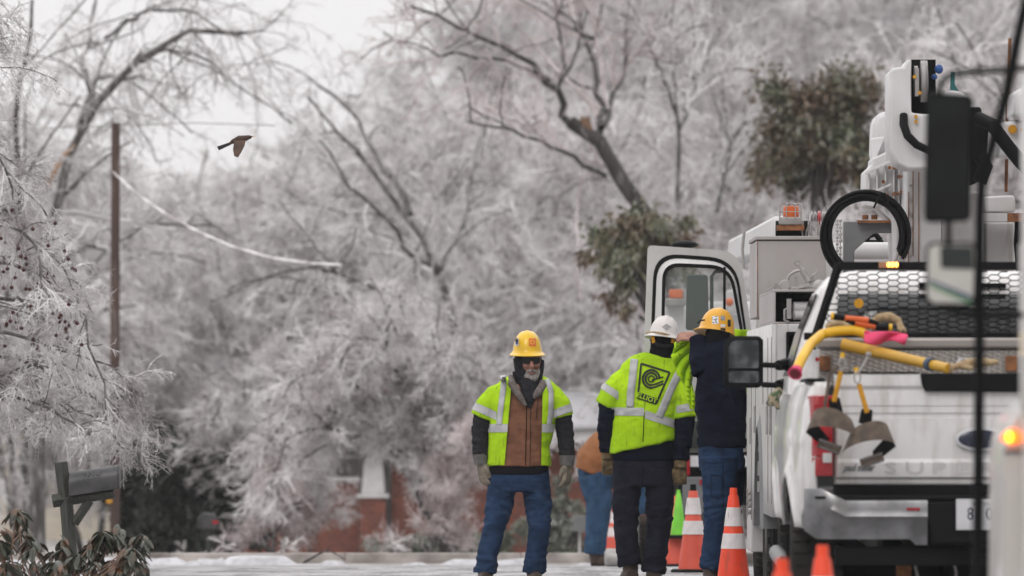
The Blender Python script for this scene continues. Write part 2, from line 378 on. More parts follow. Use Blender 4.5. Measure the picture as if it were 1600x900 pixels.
M_coneg = mat('cone_green', (0.20, 0.66, 0.03), (0.14, 0.5, 0.03), scale=6, rough=0.5)
M_collar = mat('cone_reflective_collar', (0.72, 0.68, 0.68), (0.60, 0.56, 0.56), scale=14, rough=0.45, dirt=(0.25, 0.21, 0.19), dscale=12, dlim=(0.56, 0.74))
M_hivis = mat('hi_vis_fabric', (0.45, 0.72, 0.012), (0.33, 0.56, 0.008), scale=4, rough=0.85, spec=.2, dirt=(0.12, 0.17, 0.02), dscale=12, dlim=(0.56, 0.76), bump=0.9, bscale=7)
M_tape = mat('reflective_tape', (0.50, 0.50, 0.52), (0.38, 0.38, 0.40), scale=14, rough=0.5, dirt=(0.2, 0.2, 0.2), dscale=16, dlim=(0.66, 0.8))
M_duck = mat('brown_duck_cloth', (0.23, 0.098, 0.052), (0.155, 0.062, 0.033), scale=12, rough=0.85, bump=.9, bscale=9)
M_duck2 = mat('rust_brown_cloth', (0.33, 0.13, 0.045), (0.24, 0.09, 0.03), scale=8, rough=0.85, bump=0.3)
M_fleece = mat('grey_fleece', (0.21, 0.18, 0.17), (0.13, 0.11, 0.10), scale=60, rough=0.95, bump=0.7, bscale=120)
M_knit = mat('charcoal_knit', (0.026, 0.026, 0.031), (0.015, 0.015, 0.018), scale=50, rough=0.95, spec=.15, bump=0.6, bscale=60)
M_shirt = mat('black_shirt', (0.008, 0.008, 0.011), rough=0.95, spec=.1)
M_jean = mat('blue_denim', (0.027, 0.057, 0.125), (0.009, 0.022, 0.053), scale=9, rough=0.9, spec=.15, bump=1.0, bscale=9, stretch=(1, 1, 1.3), contrast=(.3,.72))
M_jean2 = mat('worn_blue_denim', (0.020, 0.046, 0.105), (0.009, 0.022, 0.052), scale=9, rough=0.9, spec=.15, bump=1.0, bscale=9, stretch=(1, 1, 1.3), contrast=(.3,.72))
M_jean3 = mat('light_blue_denim', (0.040, 0.088, 0.165), (0.018, 0.042, 0.085), scale=9, rough=0.9, spec=.15, bump=1.0, bscale=9)
M_navy = mat('navy_jacket_cloth', (0.007, 0.010, 0.023), (0.004, 0.0055, 0.013), scale=9, rough=0.95, spec=.1, bump=1.0, bscale=8)
M_slate = mat('slate_trousers', (0.020, 0.020, 0.034), (0.010, 0.010, 0.019), scale=9, rough=0.9, spec=.12, bump=1.0, bscale=8)
M_skin = mat('skin', (0.40, 0.20, 0.145), (0.30, 0.14, 0.10), scale=30, rough=0.55)
M_beard = mat('grey_beard', (0.52, 0.48, 0.45), (0.22, 0.19, 0.17), scale=90, rough=0.9, bump=0.8, bscale=150)
M_glove = mat('work_glove', (0.30, 0.26, 0.20), (0.15, 0.13, 0.10), scale=22, rough=0.85, bump=0.5)
M_glove2 = mat('soiled_tan_glove', (0.24, 0.165, 0.08), (0.08, 0.055, 0.03), scale=26, rough=0.85, bump=0.6)
M_cuff = mat('glove_cuff', (0.14, 0.135, 0.13), (0.10, 0.095, 0.09), scale=30, rough=0.9)
M_boot = mat('boot_leather', (0.07, 0.042, 0.028), (0.035, 0.022, 0.015), scale=14, rough=0.6)
M_haty = mat('yellow_hard_hat', (0.88, 0.56, 0.01), (0.80, 0.49, 0.01), scale=4, rough=0.3, coat=0.3)
M_hato = mat('amber_hard_hat', (0.80, 0.40, 0.012), (0.70, 0.33, 0.01), scale=5, rough=0.35, coat=0.2)
M_hatw = mat('white_hard_hat', (0.70, 0.67, 0.66), (0.60, 0.56, 0.54), scale=9, rough=0.4, dirt=(0.36, 0.30, 0.25), dscale=12, dlim=(0.6, 0.85))
M_logo = mat('black_print', (0.012, 0.014, 0.012), rough=0.7)
M_blue = mat('emblem_blue', (0.012, 0.018, 0.045), rough=0.25, coat=0.5)
M_bluecap = mat('blue_cap', (0.02, 0.09, 0.30), rough=0.5)
M_sticko = mat('orange_sticker', (0.75, 0.16, 0.03), rough=0.5)
M_stickw = mat('pale_sticker', (0.7, 0.7, 0.72), (0.2, 0.2, 0.22), scale=60, rough=0.5, contrast=(.45, .5))
M_stickb = mat('blue_sticker', (0.05, 0.05, 0.35), rough=0.5)
M_plate = mat('plate_white', (0.62, 0.62, 0.64), rough=0.4)
M_polewood = mat('pole_wood', (0.095, 0.054, 0.043), (0.042, 0.027, 0.024), scale=5, rough=0.85, stretch=(1, 1, .15), bump=.4, dirt=(0.22, 0.19, 0.18), dscale=3, dlim=(0.5, 0.8))
M_wood = mat('weathered_wood', (0.068, 0.068, 0.060), (0.035, 0.037, 0.030), scale=14, rough=0.85, stretch=(4, 4, .5), bump=0.4)
M_mbox = mat('tarnished_mailbox', (0.085, 0.082, 0.086), (0.04, 0.04, 0.042), scale=9, rough=0.45, metal=0.5)
M_brick = mat('tmp', (0.3, 0.1, 0.06))
def brickmat():
    m = bpy.data.materials.new('red_brick'); m.use_nodes = True; b = m.node_tree.nodes['Principled BSDF']; lk = m.node_tree.links.new
    t = nd(m, 'ShaderNodeTexCoord'); mp = nd(m, 'ShaderNodeMapping'); mp.inputs['Rotation'].default_value = (PI / 2, 0, 0); lk(t.outputs['Object'], mp.inputs[0])
    k = nd(m, 'ShaderNodeTexBrick'); k.inputs['Color1'].default_value = (0.24, 0.065, 0.038, 1); k.inputs['Color2'].default_value = (0.15, 0.043, 0.03, 1)
    k.inputs['Mortar'].default_value = (0.3, 0.25, 0.22, 1); k.inputs['Scale'].default_value = 4.5; k.inputs['Mortar Size'].default_value = 0.012
    lk(mp.outputs[0], k.inputs[0]); lk(k.outputs[0], b.inputs[0]); b.inputs['Roughness'].default_value = 0.85; return m
M_brick = brickmat()
M_cream = mat('cream_siding', (0.68, 0.62, 0.52), (0.6, 0.54, 0.45), scale=2, rough=0.7)
M_trim = mat('white_trim', (0.75, 0.74, 0.74), rough=0.6)
def diamond():
    m = bpy.data.materials.new('diamond_plate'); m.use_nodes = True; b = m.node_tree.nodes['Principled BSDF']; lk = m.node_tree.links.new
    b.inputs['Metallic'].default_value = 0.3; b.inputs['Roughness'].default_value = 0.35
    t = nd(m, 'ShaderNodeTexCoord'); hs = []
    for sgn in (1, -1):
        mp = nd(m, 'ShaderNodeMapping'); mp.inputs['Rotation'].default_value = (0, sgn * 0.78, 0); mp.inputs['Scale'].default_value = (22, 22, 60)
        lk(t.outputs['Object'], mp.inputs[0]); v = nd(m, 'ShaderNodeTexVoronoi'); v.inputs['Randomness'].default_value = 0.15; v.inputs['Scale'].default_value = 1.0
        lk(mp.outputs[0], v.inputs[0]); r = nd(m, 'ShaderNodeMapRange'); r.inputs['From Min'].default_value = 0.32; r.inputs['From Max'].default_value = 0.18
        lk(v.outputs['Distance'], r.inputs['Value']); hs.append(r)
    mx = nd(m, 'ShaderNodeMath', operation='MAXIMUM'); lk(hs[0].outputs[0], mx.inputs[0]); lk(hs[1].outputs[0], mx.inputs[1])
    bp = nd(m, 'ShaderNodeBump'); bp.inputs['Strength'].default_value = 1; bp.inputs['Distance'].default_value = 0.01; lk(mx.outputs[0], bp.inputs['Height']); lk(bp.outputs[0], b.inputs['Normal'])
    c = nd(m, 'ShaderNodeMix', data_type='RGBA'); c.inputs[6].default_value = (0.33, 0.30, 0.28, 1); c.inputs[7].default_value = (0.72, 0.68, 0.64, 1)
    lk(mx.outputs[0], c.inputs['Factor']); lk(c.outputs[2], b.inputs['Base Color']); return m
M_diamond = diamond()

# ------------------------------------------------------------------ ground, road, kerb
def sheet(name, xs, ys, zf, m, kind='structure'):
    V = [(x, y, zf(x, y)) for y in ys for x in xs]; n = len(xs)
    Fc = [(j * n + i, j * n + i + 1, (j + 1) * n + i + 1, (j + 1) * n + i) for j in range(len(ys) - 1) for i in range(n - 1)]
    o = link(mesh_from(V, Fc, name), name, m, smooth=60); return tag(o, kind=kind)
def nz(x, y, s, a): return a * noise.noise(Vector((x * s, y * s, 0.3)))
_ys = list(np.r_[-20, 0, np.arange(10, 60, 5), np.arange(60, 120, 1.5), np.arange(120, 260, 6), 320, 420])
_xs = list(np.r_[-200, -60, np.arange(-30, 31, 1.5), 60, 200])
sheet('ground', _xs, _ys, lambda x, y: gz(y) - 0.03 + (nz(x, y, .35, .04) if 87 < y < 260 else 0), M_lawn)
_ry = list(np.r_[-20, np.arange(0, 84.1, 2)])
sheet('road', list(np.linspace(-26, 14, 30)), _ry, lambda x, y: gz(y) + 0.004 if y < 84 else gz(84) + .004, M_road)
kb = MB()
xs = np.linspace(-26, 14, 24)
for i in range(len(xs) - 1):
    kb.bb(xs[i] + .003, xs[i + 1] - .003, 84.0, 84.45, gz(84) - .1, gz(84.2) + .012)
    kb.bb(xs[i] + .003, xs[i + 1] - .003, 84.452, 84.62, gz(84) - .1, gz(84.5) + .12)
tag(kb.build('kerb', M_kerb, bevel=.01), kind='structure')
# slush and lumps of snow beside the kerb and on the road
rs = random.Random(5)
def snow_lump(x, y, r, h):
    n = 16; V = [(x, y, gz(y) + h)]; Fc = []
    for ring, (rr, hh) in enumerate(((.45, .8), (.8, .35), (1.0, -.1))):
        for k in range(n):
            t = 2 * PI * k / n; q = r * rr * rs.uniform(.8, 1.15); V.append((x + q * math.cos(t), y + q * .6 * math.sin(t), gz(y) + h * hh * rs.uniform(.7, 1.2)))
    for k in range(n): Fc.append((0, 1 + k, 1 + (k + 1) % n))
    for j in range(2):
        for k in range(n): Fc.append((1 + j * n + k, 1 + (j + 1) * n + k, 1 + (j + 1) * n + (k + 1) % n, 1 + j * n + (k + 1) % n))
    return mesh_from(V, Fc, 'snow_pile')
for i, (px, d, r, h, lb) in enumerate(((303, 80, .13, .05, 'small heap of white snow on the road below the dark evergreen'), (520, 83.3, .16, .05, 'white snow lump at the kerb before the brick porch pier'),
        (650, 83.5, .14, .03, 'flat snow lump at the kerb below the brick wall window'), (1345, 50, .30, .10, 'broken white snow lump under the pickup, nearest the tyre'), (1385, 52, .42, .19, 'middle snow lump under the pickup'), (1440, 51.5, .42, .17, 'snow lump under the pickup below the number plate'))):
    x = P(px, 800, d).x; o = link(snow_lump(x, d, r, h), 'snow_pile', M_snow); tag(o, lb, 'snow pile', 'lumps of snow on the ground')

rk_ = random.Random(9); sl_ = MB(); xx = -12.0
while xx < 10:
    w_ = rk_.uniform(.12, 1.3); yy0 = 83.85 + rk_.uniform(-.3, .1); h_ = rk_.uniform(.02, .10); n = 10; top = []; bot = []
    for k in range(n):
        t = 2 * PI * k / n; q = rk_.uniform(.75, 1.2); bot.append(Vector((xx + w_ / 2 * math.cos(t) * q, yy0 + .16 * math.sin(t) * q, gz(84) - .01))); top.append(Vector((xx + w_ * .32 * math.cos(t) * q, yy0 + .09 * math.sin(t) * q, gz(84) + h_ * q)))
    sl_.loft([bot, top]); xx += w_ * rk_.uniform(.5, 1.6)
tag(sl_.build('slush', M_snow, smooth=60), 'grey white slush lying along the kerb', kind='stuff')
# ------------------------------------------------------------------ cold damp air
hz = MB().bb(-205, 205, -25, 425, -2.7, 24).build('haze', None, smooth=0)
hm = bpy.data.materials.new('damp_air'); hm.use_nodes = True; hm.node_tree.nodes.clear()
pv = hm.node_tree.nodes.new('ShaderNodeVolumePrincipled'); pv.inputs['Color'].default_value = (.93, .94, .96, 1); pv.inputs['Density'].default_value = HAZE; pv.inputs['Anisotropy'].default_value = .3
ho = hm.node_tree.nodes.new('ShaderNodeOutputMaterial'); hm.node_tree.links.new(pv.outputs[0], ho.inputs['Volume']); hz.data.materials.append(hm)
tag(hz, 'thin pale winter haze over the whole street', kind='stuff')

# ------------------------------------------------------------------ houses
HD = 122
def hw(px, py, d=HD): p = P(px, py, d); return p.x, p.z
def house():
    Z0 = gz(HD) - .25
    h = empty('brick_house', (-2, HD, gz(HD)), 0, 'red brick house with white porch column behind the icy branches', 'house')
    B = lambda mb, n, m, p=h, **k: mb.build(n, m, p, world=True, **k)
    x0, _ = hw(375, 800); x1, _ = hw(960, 800)
    top = .86
    # right brick wing with window hole built from pieces
    wx0, wz0 = hw(652, 716); wx1, wz1 = hw(700, 655); xr0, _ = hw(612, 0)
    mb = MB(); mb.bb(xr0, wx0, HD+0.00, HD+0.30, Z0, top); mb.bb(wx1, x1, HD+0.00, HD+0.30, Z0, top); mb.bb(wx0, wx1, HD+0.00, HD+0.30, Z0, wz0); mb.bb(wx0, wx1, HD+0.00, HD+0.30, wz1, top)
    mb.bb(x1 - .3, x1, HD+0.30, HD+8, Z0, top); B(mb, 'wall', M_brick)
    w = MB(); w.bb(wx0, wx1, HD+0.15, HD+0.18, wz0, wz1); wo = B(w, 'window', M_glass)
    f = MB(); f.bb(wx0 - .1, wx1 + .12, HD-0.10, HD+0.10, wz0 - .12, wz0 + .02); f.bb(wx0, wx0 + .05, HD+0.00, HD+0.14, wz0, wz1); f.bb(wx1 - .05, wx1, HD+0.00, HD+0.14, wz0, wz1); f.bb(wx0, wx1, HD+0.00, HD+0.14, wz1 - .05, wz1)
    o = f.build('frame', M_trim, wo, world=True)
    # left recessed porch
    zb = hw(0, 745)[1]
    mb = MB(); mb.bb(x0, xr0, HD+2.00, HD+2.30, Z0, top); B(mb, 'wall', M_trim)
    mb = MB(); mb.bb(x0, hw(560, 0)[0], HD+0.00, HD+0.25, Z0, hw(0, 752)[1]); B(mb, 'porch_wall', M_brick)
    mb = MB(); mb.bb(x0, hw(560, 0)[0], HD-0.05, HD+0.30, hw(0, 752)[1], hw(0, 745)[1]); B(mb, 'wall_cap', M_trim)
    a, b = hw(562, 0)[0], hw(603, 0)[0]; pz = hw(0, 778)[1]
    mb = MB(); mb.bb(a, b, HD-0.30, HD+0.15, Z0, pz); pr = B(mb, 'pier', M_brick)
    mb = MB(); mb.bb(a - .05, b + .05, HD-0.35, HD+0.20, pz, pz + .06); c0, c1 = hw(569, 0)[0], hw(599, 0)[0]
    cx = (c0 + c1) / 2
    mb.loft([[(cx - q, HD-0.08 - q, z), (cx + q, HD-0.08 - q, z), (cx + q, HD-0.08 + q, z), (cx - q, HD-0.08 + q, z)] for q, z in ((.17, pz + .06), (.11, .71))])
    B(mb, 'column', M_trim, bevel=.01)
    for wa, wb in ((430, 470), (482, 520)):
        wx0, wz0 = hw(wa, 742, HD+2.00); wx1, wz1 = hw(wb, 655, HD+2.00)
        w = MB(); w.bb(wx0, wx1, HD+1.93, HD+1.98, wz0, wz1); wo = B(w, 'window', M_glass)
        f = MB()
        for (q0, q1, r0, r1) in ((wx0 - .08, wx0, wz0 - .08, wz1 + .08), (wx1, wx1 + .08, wz0 - .08, wz1 + .08), (wx0, wx1, wz0 - .08, wz0), (wx0, wx1, wz1, wz1 + .08), (wx0, wx1, (wz0 + wz1) / 2 - .02, (wz0 + wz1) / 2 + .02)): f.bb(q0, q1, HD+1.88, HD+1.94, r0, r1)
        f.build('frame', M_trim, wo, world=True)
    mb = MB(); mb.bb(x0 - .4, x1 + .4, HD-0.70, HD-0.50, .72, .88); mb.bb(x0 - .4, x1 + .4, HD-0.50, HD+8, .89, .95); B(mb, 'eaves', M_trim)
    mb = MB(); mb.prism([(HD-0.80, .95), (HD+4.0, 1.45), (HD+9, .95), (HD+9, .9), (HD+4.0, 1.4), (HD-0.80, .9)], x0 - .5, x1 + .5, 'x'); rf = B(mb, 'roof', M_snow)
    MB().bb(-2.4, -1.8, HD+3.6, HD+4.4, 1.35, 1.9).build('chimney', M_brick, rf, world=True)
house()
def house2():
    h = empty('cream_house', (-9, 165, gz(165)), 0, 'pale cream sided house far left behind the mailbox', 'house')
    B = lambda mb, n, m, p=h, **k: mb.build(n, m, p, world=True, **k)
    x0, x1 = P(-80, 0, 165).x, P(205, 0, 165).x; mb = MB()
    for k in range(14): mb.bb(x0, x1, 165 + (k % 2) * .004, 165.3, -1.7 + k * .2, -1.7 + (k + 1) * .2 - .005)
    B(mb, 'wall', M_cream)
    for a, b in ((40, 75), (150, 172)):
        w = MB(); w.bb(P(a, 0, 165).x, P(b, 0, 165).x, 164.9, 164.98, -.6, .5); wo = B(w, 'window', M_glass)
        MB().bb(P(a, 0, 165).x - .08, P(b, 0, 165).x + .08, 164.93, 164.99, -.7, -.6).build('sill', M_trim, wo, world=True)
    MB().prism([(164.3, 1.2), (169, 3.2), (174, 1.2), (174, 1.0), (169, 3.0), (164.3, 1.0)], x0 - .4, x1 + .4, 'x').build('roof', M_snow, h, world=True)
house2()

# ------------------------------------------------------------------ trees
def make_crown(rng, limbs, lrad, n2, l2, n3, l3, n4, l4, grav=(.03, .07, .05), tw=(.012, .008, .006), ang=(.5, 1.1), up2=0.1, K=(7, 5, 3), wander=.16, keep=None):
    p2, r2 = grow(limbs, lrad, n2, l2, ang, K[0], grav[0], wander, rng, .12, 1, .55, .35, up=up2)
    r2 = np.clip(r2, tw[0], .05)
    if keep is not None: q_ = keep(p2); p2, r2 = p2[q_], r2[q_]
    sh_ = rng.permutation(len(p2)); p2, r2 = p2[sh_], r2[sh_]
    p3, r3 = grow(p2, r2, n3, l3, (.4, 1.1), K[1], grav[1], wander, rng, .1, 1, r0=tw[1], rtip=.6)
    if keep is not None: q_ = keep(p3); p3, r3 = p3[q_], r3[q_]
    p4, r4 = grow(p3, r3, n4, l4, (.5, 1.3), K[2], grav[2], .12, rng, .1, 1, r0=tw[2], rtip=.5, taper_len=False)
    n_ = len(p2) * 2 // 5
    return quad_mesh([tube_arr(p2[n_:], r2[n_:], 4), tube_arr(p3, r3, 3), tube_arr(p4, r4, 3)], 'crown'), (p2, p3, p4), tube_arr(p2[:n_], r2[:n_], 4)
def tree_proto(seed, H, trunk_r, nlimb, llen, lang, n2, l2, n3, l3, n4, l4, grav, tw, mi, mb_, stems=1, wander=.13, up1=.35, t0=.2, up2=.1):
    rng = np.random.default_rng(seed); trunks = []
    for s in range(stems):
        a = rng.uniform(0, 2 * np.pi); lean = .02 if stems == 1 else .28
        K = 12; p = np.zeros((K, 3)); d = np.array([np.cos(a) * lean, np.sin(a) * lean, 1.0]); q = np.array([np.cos(a), np.sin(a), 0]) * (0 if stems == 1 else .15)
        for k in range(K):
            p[k] = q; d = d + rng.normal(size=3) * .09 * np.array([1, 1, .3]); d /= np.linalg.norm(d); q = q + d * H / (K - 1)
        trunks.append(p)
    T = np.array(trunks); TR = trunk_r / stems ** .5 * np.linspace(1, .12, 12)[None].repeat(stems, 0)
    L, LR = grow(T, TR, max(2, nlimb // stems), llen, lang, 9, grav[0] * .6, wander, rng, t0, 1, .6, .2, up=up1)
    allp = np.concatenate([L, np.stack([resample(t[4:], 9) for t in T])]); allr = np.concatenate([LR, TR[:, 3:]])
    cm, _, dk = make_crown(rng, allp, allr, n2, l2, n3, l3, n4, l4, grav, tw, up2=up2)
    tm = quad_mesh([tube_arr(T, TR, 8), tube_arr(L, LR, 5), dk], 'trunk')
    tm.materials.append(mb_); cm.materials.append(mi); return tm, cm
PROTO = {
 'spread': tree_proto(1, 9, .20, 14, (2.8, 4.8), (.6, 1.1), 11, (1.4, 2.6), 9, (.5, 1.1), 8, (.10, .30), (.03, .09, .05), (.016, .010, .0075), M_ice2, M_bark),
 'spread2': tree_proto(2, 8, .17, 12, (2.4, 4.2), (.5, 1.0), 12, (1.2, 2.4), 9, (.5, 1.1), 8, (.10, .30), (.05, .12, .06), (.016, .010, .0075), M_ice, M_bark2, stems=2),
 'tall': tree_proto(3, 13, .26, 18, (2.6, 4.6), (.5, .9), 11, (1.4, 2.6), 9, (.5, 1.2), 7, (.12, .35), (.02, .06, .04), (.018, .011, .0085), M_ice2, M_bark),
 'weep': tree_proto(4, 5.5, .13, 14, (2.2, 3.8), (.5, 1.1), 13, (1.2, 2.4), 10, (.5, 1.2), 8, (.10, .28), (.13, .22, .08), (.015, .010, .0075), M_ice, M_bark2, stems=3),
 'shrub': tree_proto(5, 3.0, .07, 16, (1.0, 2.0), (.4, .9), 10, (.6, 1.3), 9, (.3, .7), 8, (.08, .20), (.04, .08, .05), (.012, .008, .006), M_ice, M_bark2, stems=5),
 'rosy': tree_proto(6, 3.4, .06, 22, (.7, 1.2), (.7, 1.2), 9, (.4, .9), 8, (.25, .6), 6, (.06, .18), (-.02, .0, .0), (.010, .007, .006), M_ice3, M_bark2, t0=.08),
}
used = set()
TREE_N = {'spread': 'iced_tree', 'spread2': 'iced_tree', 'tall': 'tall_iced_tree', 'weep': 'weeping_tree', 'shrub': 'iced_shrub', 'rosy': 'young_tree'}
def place(kind, px, d, sc, rz, label, group=None, cat='tree', zoff=0):
    x = (px - 800) / F * d
    e = empty(TREE_N[kind], (x, d, gz(d) - .05 + zoff), rz, label, cat, group); e.scale = (sc, sc, sc)
    tm, cm = PROTO[kind]
    for n, me in (('trunk', tm), ('crown', cm)):
        o = bpy.data.objects.new(n, me); COL.objects.link(o); o.parent = e
    return e
G_F = 'far iced trees on the skyline'; G_M = 'iced trees in the middle distance'; G_N = 'drooping iced trees beside the street'
far = [('tall', 60, 300, 1.0), ('tall', 190, 290, .9), ('spread', 300, 285, 1.05), ('tall', 400, 300, .78), ('spread', 480, 290, .98), ('tall', 560, 280, .88), ('tall', 650, 290, .86), ('spread', 720, 275, 1.05),
       ('tall', 800, 290, 1.05), ('tall', 900, 280, 1.25), ('tall', 990, 270, 1.35), ('tall', 1090, 285, 1.45), ('tall', 1190, 270, 1.4), ('tall', 1290, 280, 1.45), ('tall', 1390, 275, 1.5), ('tall', 1490, 280, 1.5), ('tall', 1600, 270, 1.5),
       ('spread', 110, 240, .95), ('spread', 240, 245, .85), ('spread2', 360, 240, .95), ('spread', 540, 235, 1.15), ('spread2', 640, 240, 1.15), ('spread2', 850, 230, 1.2), ('tall', 950, 235, 1.05), ('tall', 1060, 240, 1.2),
       ('spread', 1150, 225, 1.35), ('tall', 1250, 235, 1.15), ('tall', 1340, 225, 1.2), ('spread', 1430, 230, 1.4), ('tall', 1540, 225, 1.2), ('spread', 20, 235, 1.0)]
mid = [('spread', 250, 190, .9), ('spread2', 400, 195, .95), ('spread2', 520, 185, .95), ('spread', 660, 190, 1.0), ('spread2', 770, 180, .9), ('spread', 870, 175, .95), ('spread2', 980, 180, 1.1), ('spread', 1080, 185, 1.25),
       ('spread2', 1180, 170, 1.15), ('spread', 1290, 180, 1.2), ('spread2', 1400, 165, 1.2), ('spread', 1500, 175, 1.25), ('spread2', 1600, 170, 1.2), ('spread2', 60, 185, .9), ('weep', 330, 160, 1.15), ('weep', 460, 158, 1.2), ('weep', 600, 155, 1.25), ('weep', 730, 160, 1.2), ('weep', 860, 155, 1.15)]
near = [('weep', 430, 134, .85), ('weep', 540, 137, .95), ('weep', 690, 136, 1.0), ('weep', 800, 138, 1.05), ('weep', 930, 132, .98), ('weep', 1010, 128, .95), ('weep', 1120, 125, 1.0), ('spread2', 1240, 130, .8), ('weep', 1330, 122, 1.0), ('weep', 1450, 125, 1.05), ('weep', 1560, 120, 1.05),
        ('weep', 250, 135, .85), ('weep', 140, 132, .8), ('weep', 330, 130, .75), ('weep', 40, 125, .95)]
ordn = ['first', 'second', 'third', 'fourth', 'fifth', 'sixth', 'seventh', 'eighth', 'ninth', 'tenth', 'eleventh', 'twelfth', 'thirteenth', 'fourteenth', 'fifteenth', 'sixteenth', 'seventeenth', 'eighteenth', 'nineteenth', 'twentieth',
        'twenty-first', 'twenty-second', 'twenty-third', 'twenty-fourth', 'twenty-fifth', 'twenty-sixth', 'twenty-seventh', 'twenty-eighth', 'twenty-ninth', 'thirtieth', 'thirty-first', 'thirty-second']
rt = random.Random(3)
far = [(k, px, d, s * (.84 if px < 760 else 1)) for k, px, d, s in far]; mid = [(k, px, d, s * (.86 if px < 640 else 1)) for k, px, d, s in mid]
for lst, grp, txt in ((far, G_F, 'far grey iced tree on the skyline'), (mid, G_M, 'iced tree in the middle distance'), (near, G_N, 'pale drooping iced tree beside the street')):
    for i, (k, px, d, s) in enumerate(sorted(lst, key=lambda q: q[1])):
        place(k, px, d, s, rt.uniform(0, 6.28), f'{txt}, {ordn[i]} from the left', grp)
for i, (px, d, s, lb) in enumerate(((430, 112, .75, 'low iced shrub before the left end of the brick porch'), (478, 108, .36, 'small iced shrub before the brick porch wall'), (1230, 105, 1.05, 'pale iced shrub behind the amber beacon of the bucket truck'), (1330, 108, 1.15, 'pale iced shrub left of the folded boom'))):
    place('shrub', px, d, s, rt.uniform(0, 6), lb, 'iced shrubs', 'shrub')
place('rosy', 668, 100, .50, .4, 'slim upright young tree with reddish iced twigs beside the porch column', None)
place('rosy', 420, 106, .5, 1.4, 'small reddish iced young tree left of the brick porch', None)

def limb_tree(name, label, base, limbs, radii, seed, n2, l2, n3, l3, n4, l4, grav, tw, mi, mb_, cat='tree', group=None, up2=.1, jit=.25, K=12, keep=None):
    """a tree whose main limbs follow the photograph"""
    rng = np.random.default_rng(seed); e = empty(name, base, 0, label, cat, group); inv = np.array(base)
    A = []; R = []
    for pl, (ra, rb) in zip(limbs, radii):
        q = resample(pl, K) - inv; q[1:-1] += rng.normal(size=(K - 2, 3)) * .03; A.append(q); R.append(np.linspace(ra, rb, K))
    A = np.array(A); R = np.array(R)
    kf = (lambda p: keep(p + inv)) if keep else None
    cm, lev, dk = make_crown(rng, A, R, n2, l2, n3, l3, n4, l4, grav, tw, up2=up2, keep=kf); tm = quad_mesh([tube_arr(A, R, 8), dk], 'trunk')
    o = link(tm, 'trunk', mb_, e, smooth=0); c = link(cm, 'crown', mi, e, smooth=0); return e, lev
def PL(d, *pts, dy=0): return [P(x, y, d + dy * i / max(1, len(pts) - 1)) for i, (x, y) in enumerate(pts)]
# the leaning tree at the upper left with the split limb
d = 108; b0 = P(60, 0, d); base = (b0.x, d, gz(d))
e, _ = limb_tree('leaning_tree', 'tall bare tree with long limbs arching right above the utility pole', base,
    [[Vector(base)] + PL(d, (52, 640), (60, 440), (85, 330), (125, 200), (165, 140), (215, 95), (262, 55), (310, 45), (380, 52)), PL(d, (215, 95), (240, 82), (290, 78), (330, 95), (360, 130), dy=4),
     PL(d, (60, 440), (40, 400), (30, 300), (22, 200), (35, 120), (50, 0), dy=-3), PL(d, (125, 210), (140, 160), (138, 60), (160, -30), dy=5), PL(d, (165, 60), (205, 25), (240, 10), (300, 20), (380, 60), dy=3), PL(d, (130, 190), (148, 130), (152, 112), dy=3), PL(d, (60, 405), (110, 390), (170, 388), (240, 345), (330, 350), dy=6)],
    [(.11, .03), (.035, .012), (.06, .02), (.045, .015), (.03, .012), (.04, .02), (.04, .012)], 21, 11, (.9, 2.2), 7, (.4, 1.0), 5, (.08, .22), (.10, .16, .05), (.011, .007, .0055), M_ice2, M_bark2)
sp = MB(); sp.tube(PL(d - .3, (75, 290), (88, 262), (100, 243), (118, 226)), [.03, .036, .03, .01], 8); sp.build('split_limb', M_splint, e, world=True)
# dark forked tree left of centre
d = 119; b0 = P(700, 0, d); base = (b0.x, d, gz(d))
limb_tree('dark_forked_tree', 'dark leaning forked tree standing out among the grey trees left of centre', base,
    [[Vector(base)] + PL(d, (705, 520), (690, 420), (650, 350), (610, 300), (560, 245), (512, 185), (480, 150)), PL(d, (640, 335), (600, 265), (560, 200), (510, 140), (480, 120), dy=4), PL(d, (690, 420), (640, 400), (590, 330), (540, 280), (500, 220), dy=-4),
     PL(d, (705, 500), (650, 470), (560, 440), (470, 415), (380, 440), dy=-5), PL(d, (690, 420), (730, 330), (740, 250), (760, 190), dy=6), PL(d, (660, 560), (600, 500), (520, 450), (430, 430), (330, 470), dy=3)],
    [(.10, .018), (.05, .015), (.042, .012), (.042, .012), (.034, .010), (.04, .012)], 22, 9, (.8, 1.9), 7, (.4, .9), 5, (.08, .2), (.06, .1, .05), (.010, .0075, .006), M_ice2, M_bark2)
# big tree with the sawn trunk, right of centre
d = 112; b0 = P(1090, 0, d); base = (b0.x, d, gz(d))
e, _ = limb_tree('sawn_tree', 'brown barked tree leaning left with a sawn stub above the vehicle door', base,
    [[Vector(base)] + PL(d, (1080, 560), (1040, 390), (1010, 332), (975, 285), (945, 240), (928, 210), (890, 190)), PL(d, (890, 192), (878, 175), (872, 140), (858, 125), (810, 90), (770, 65), (720, 40), (640, 10), dy=-4), PL(d, (935, 215), (940, 190), (935, 140), (925, 90), (905, 30), (895, -20), dy=3),
     PL(d, (940, 200), (965, 130), (985, 80), (1000, 20), dy=6), PL(d, (945, 275), (900, 250), (850, 225), (800, 205), (730, 190), dy=-5), PL(d, (872, 140), (880, 90), (872, 20), (880, -30), dy=2), PL(d, (858, 125), (800, 100), (730, 90), (660, 75), (600, 50), dy=-3), PL(d, (925, 60), (900, 45), (860, 0), (840, -30), dy=2)],
    [(.17, .09), (.055, .015), (.055, .015), (.045, .012), (.035, .012), (.03, .01), (.03, .01), (.03, .01)], 23, 9, (.8, 2.0), 7, (.4, .9), 4, (.08, .22), (.0, .04, .03), (.011, .007, .0055), M_ice3, M_bark, up2=.3)
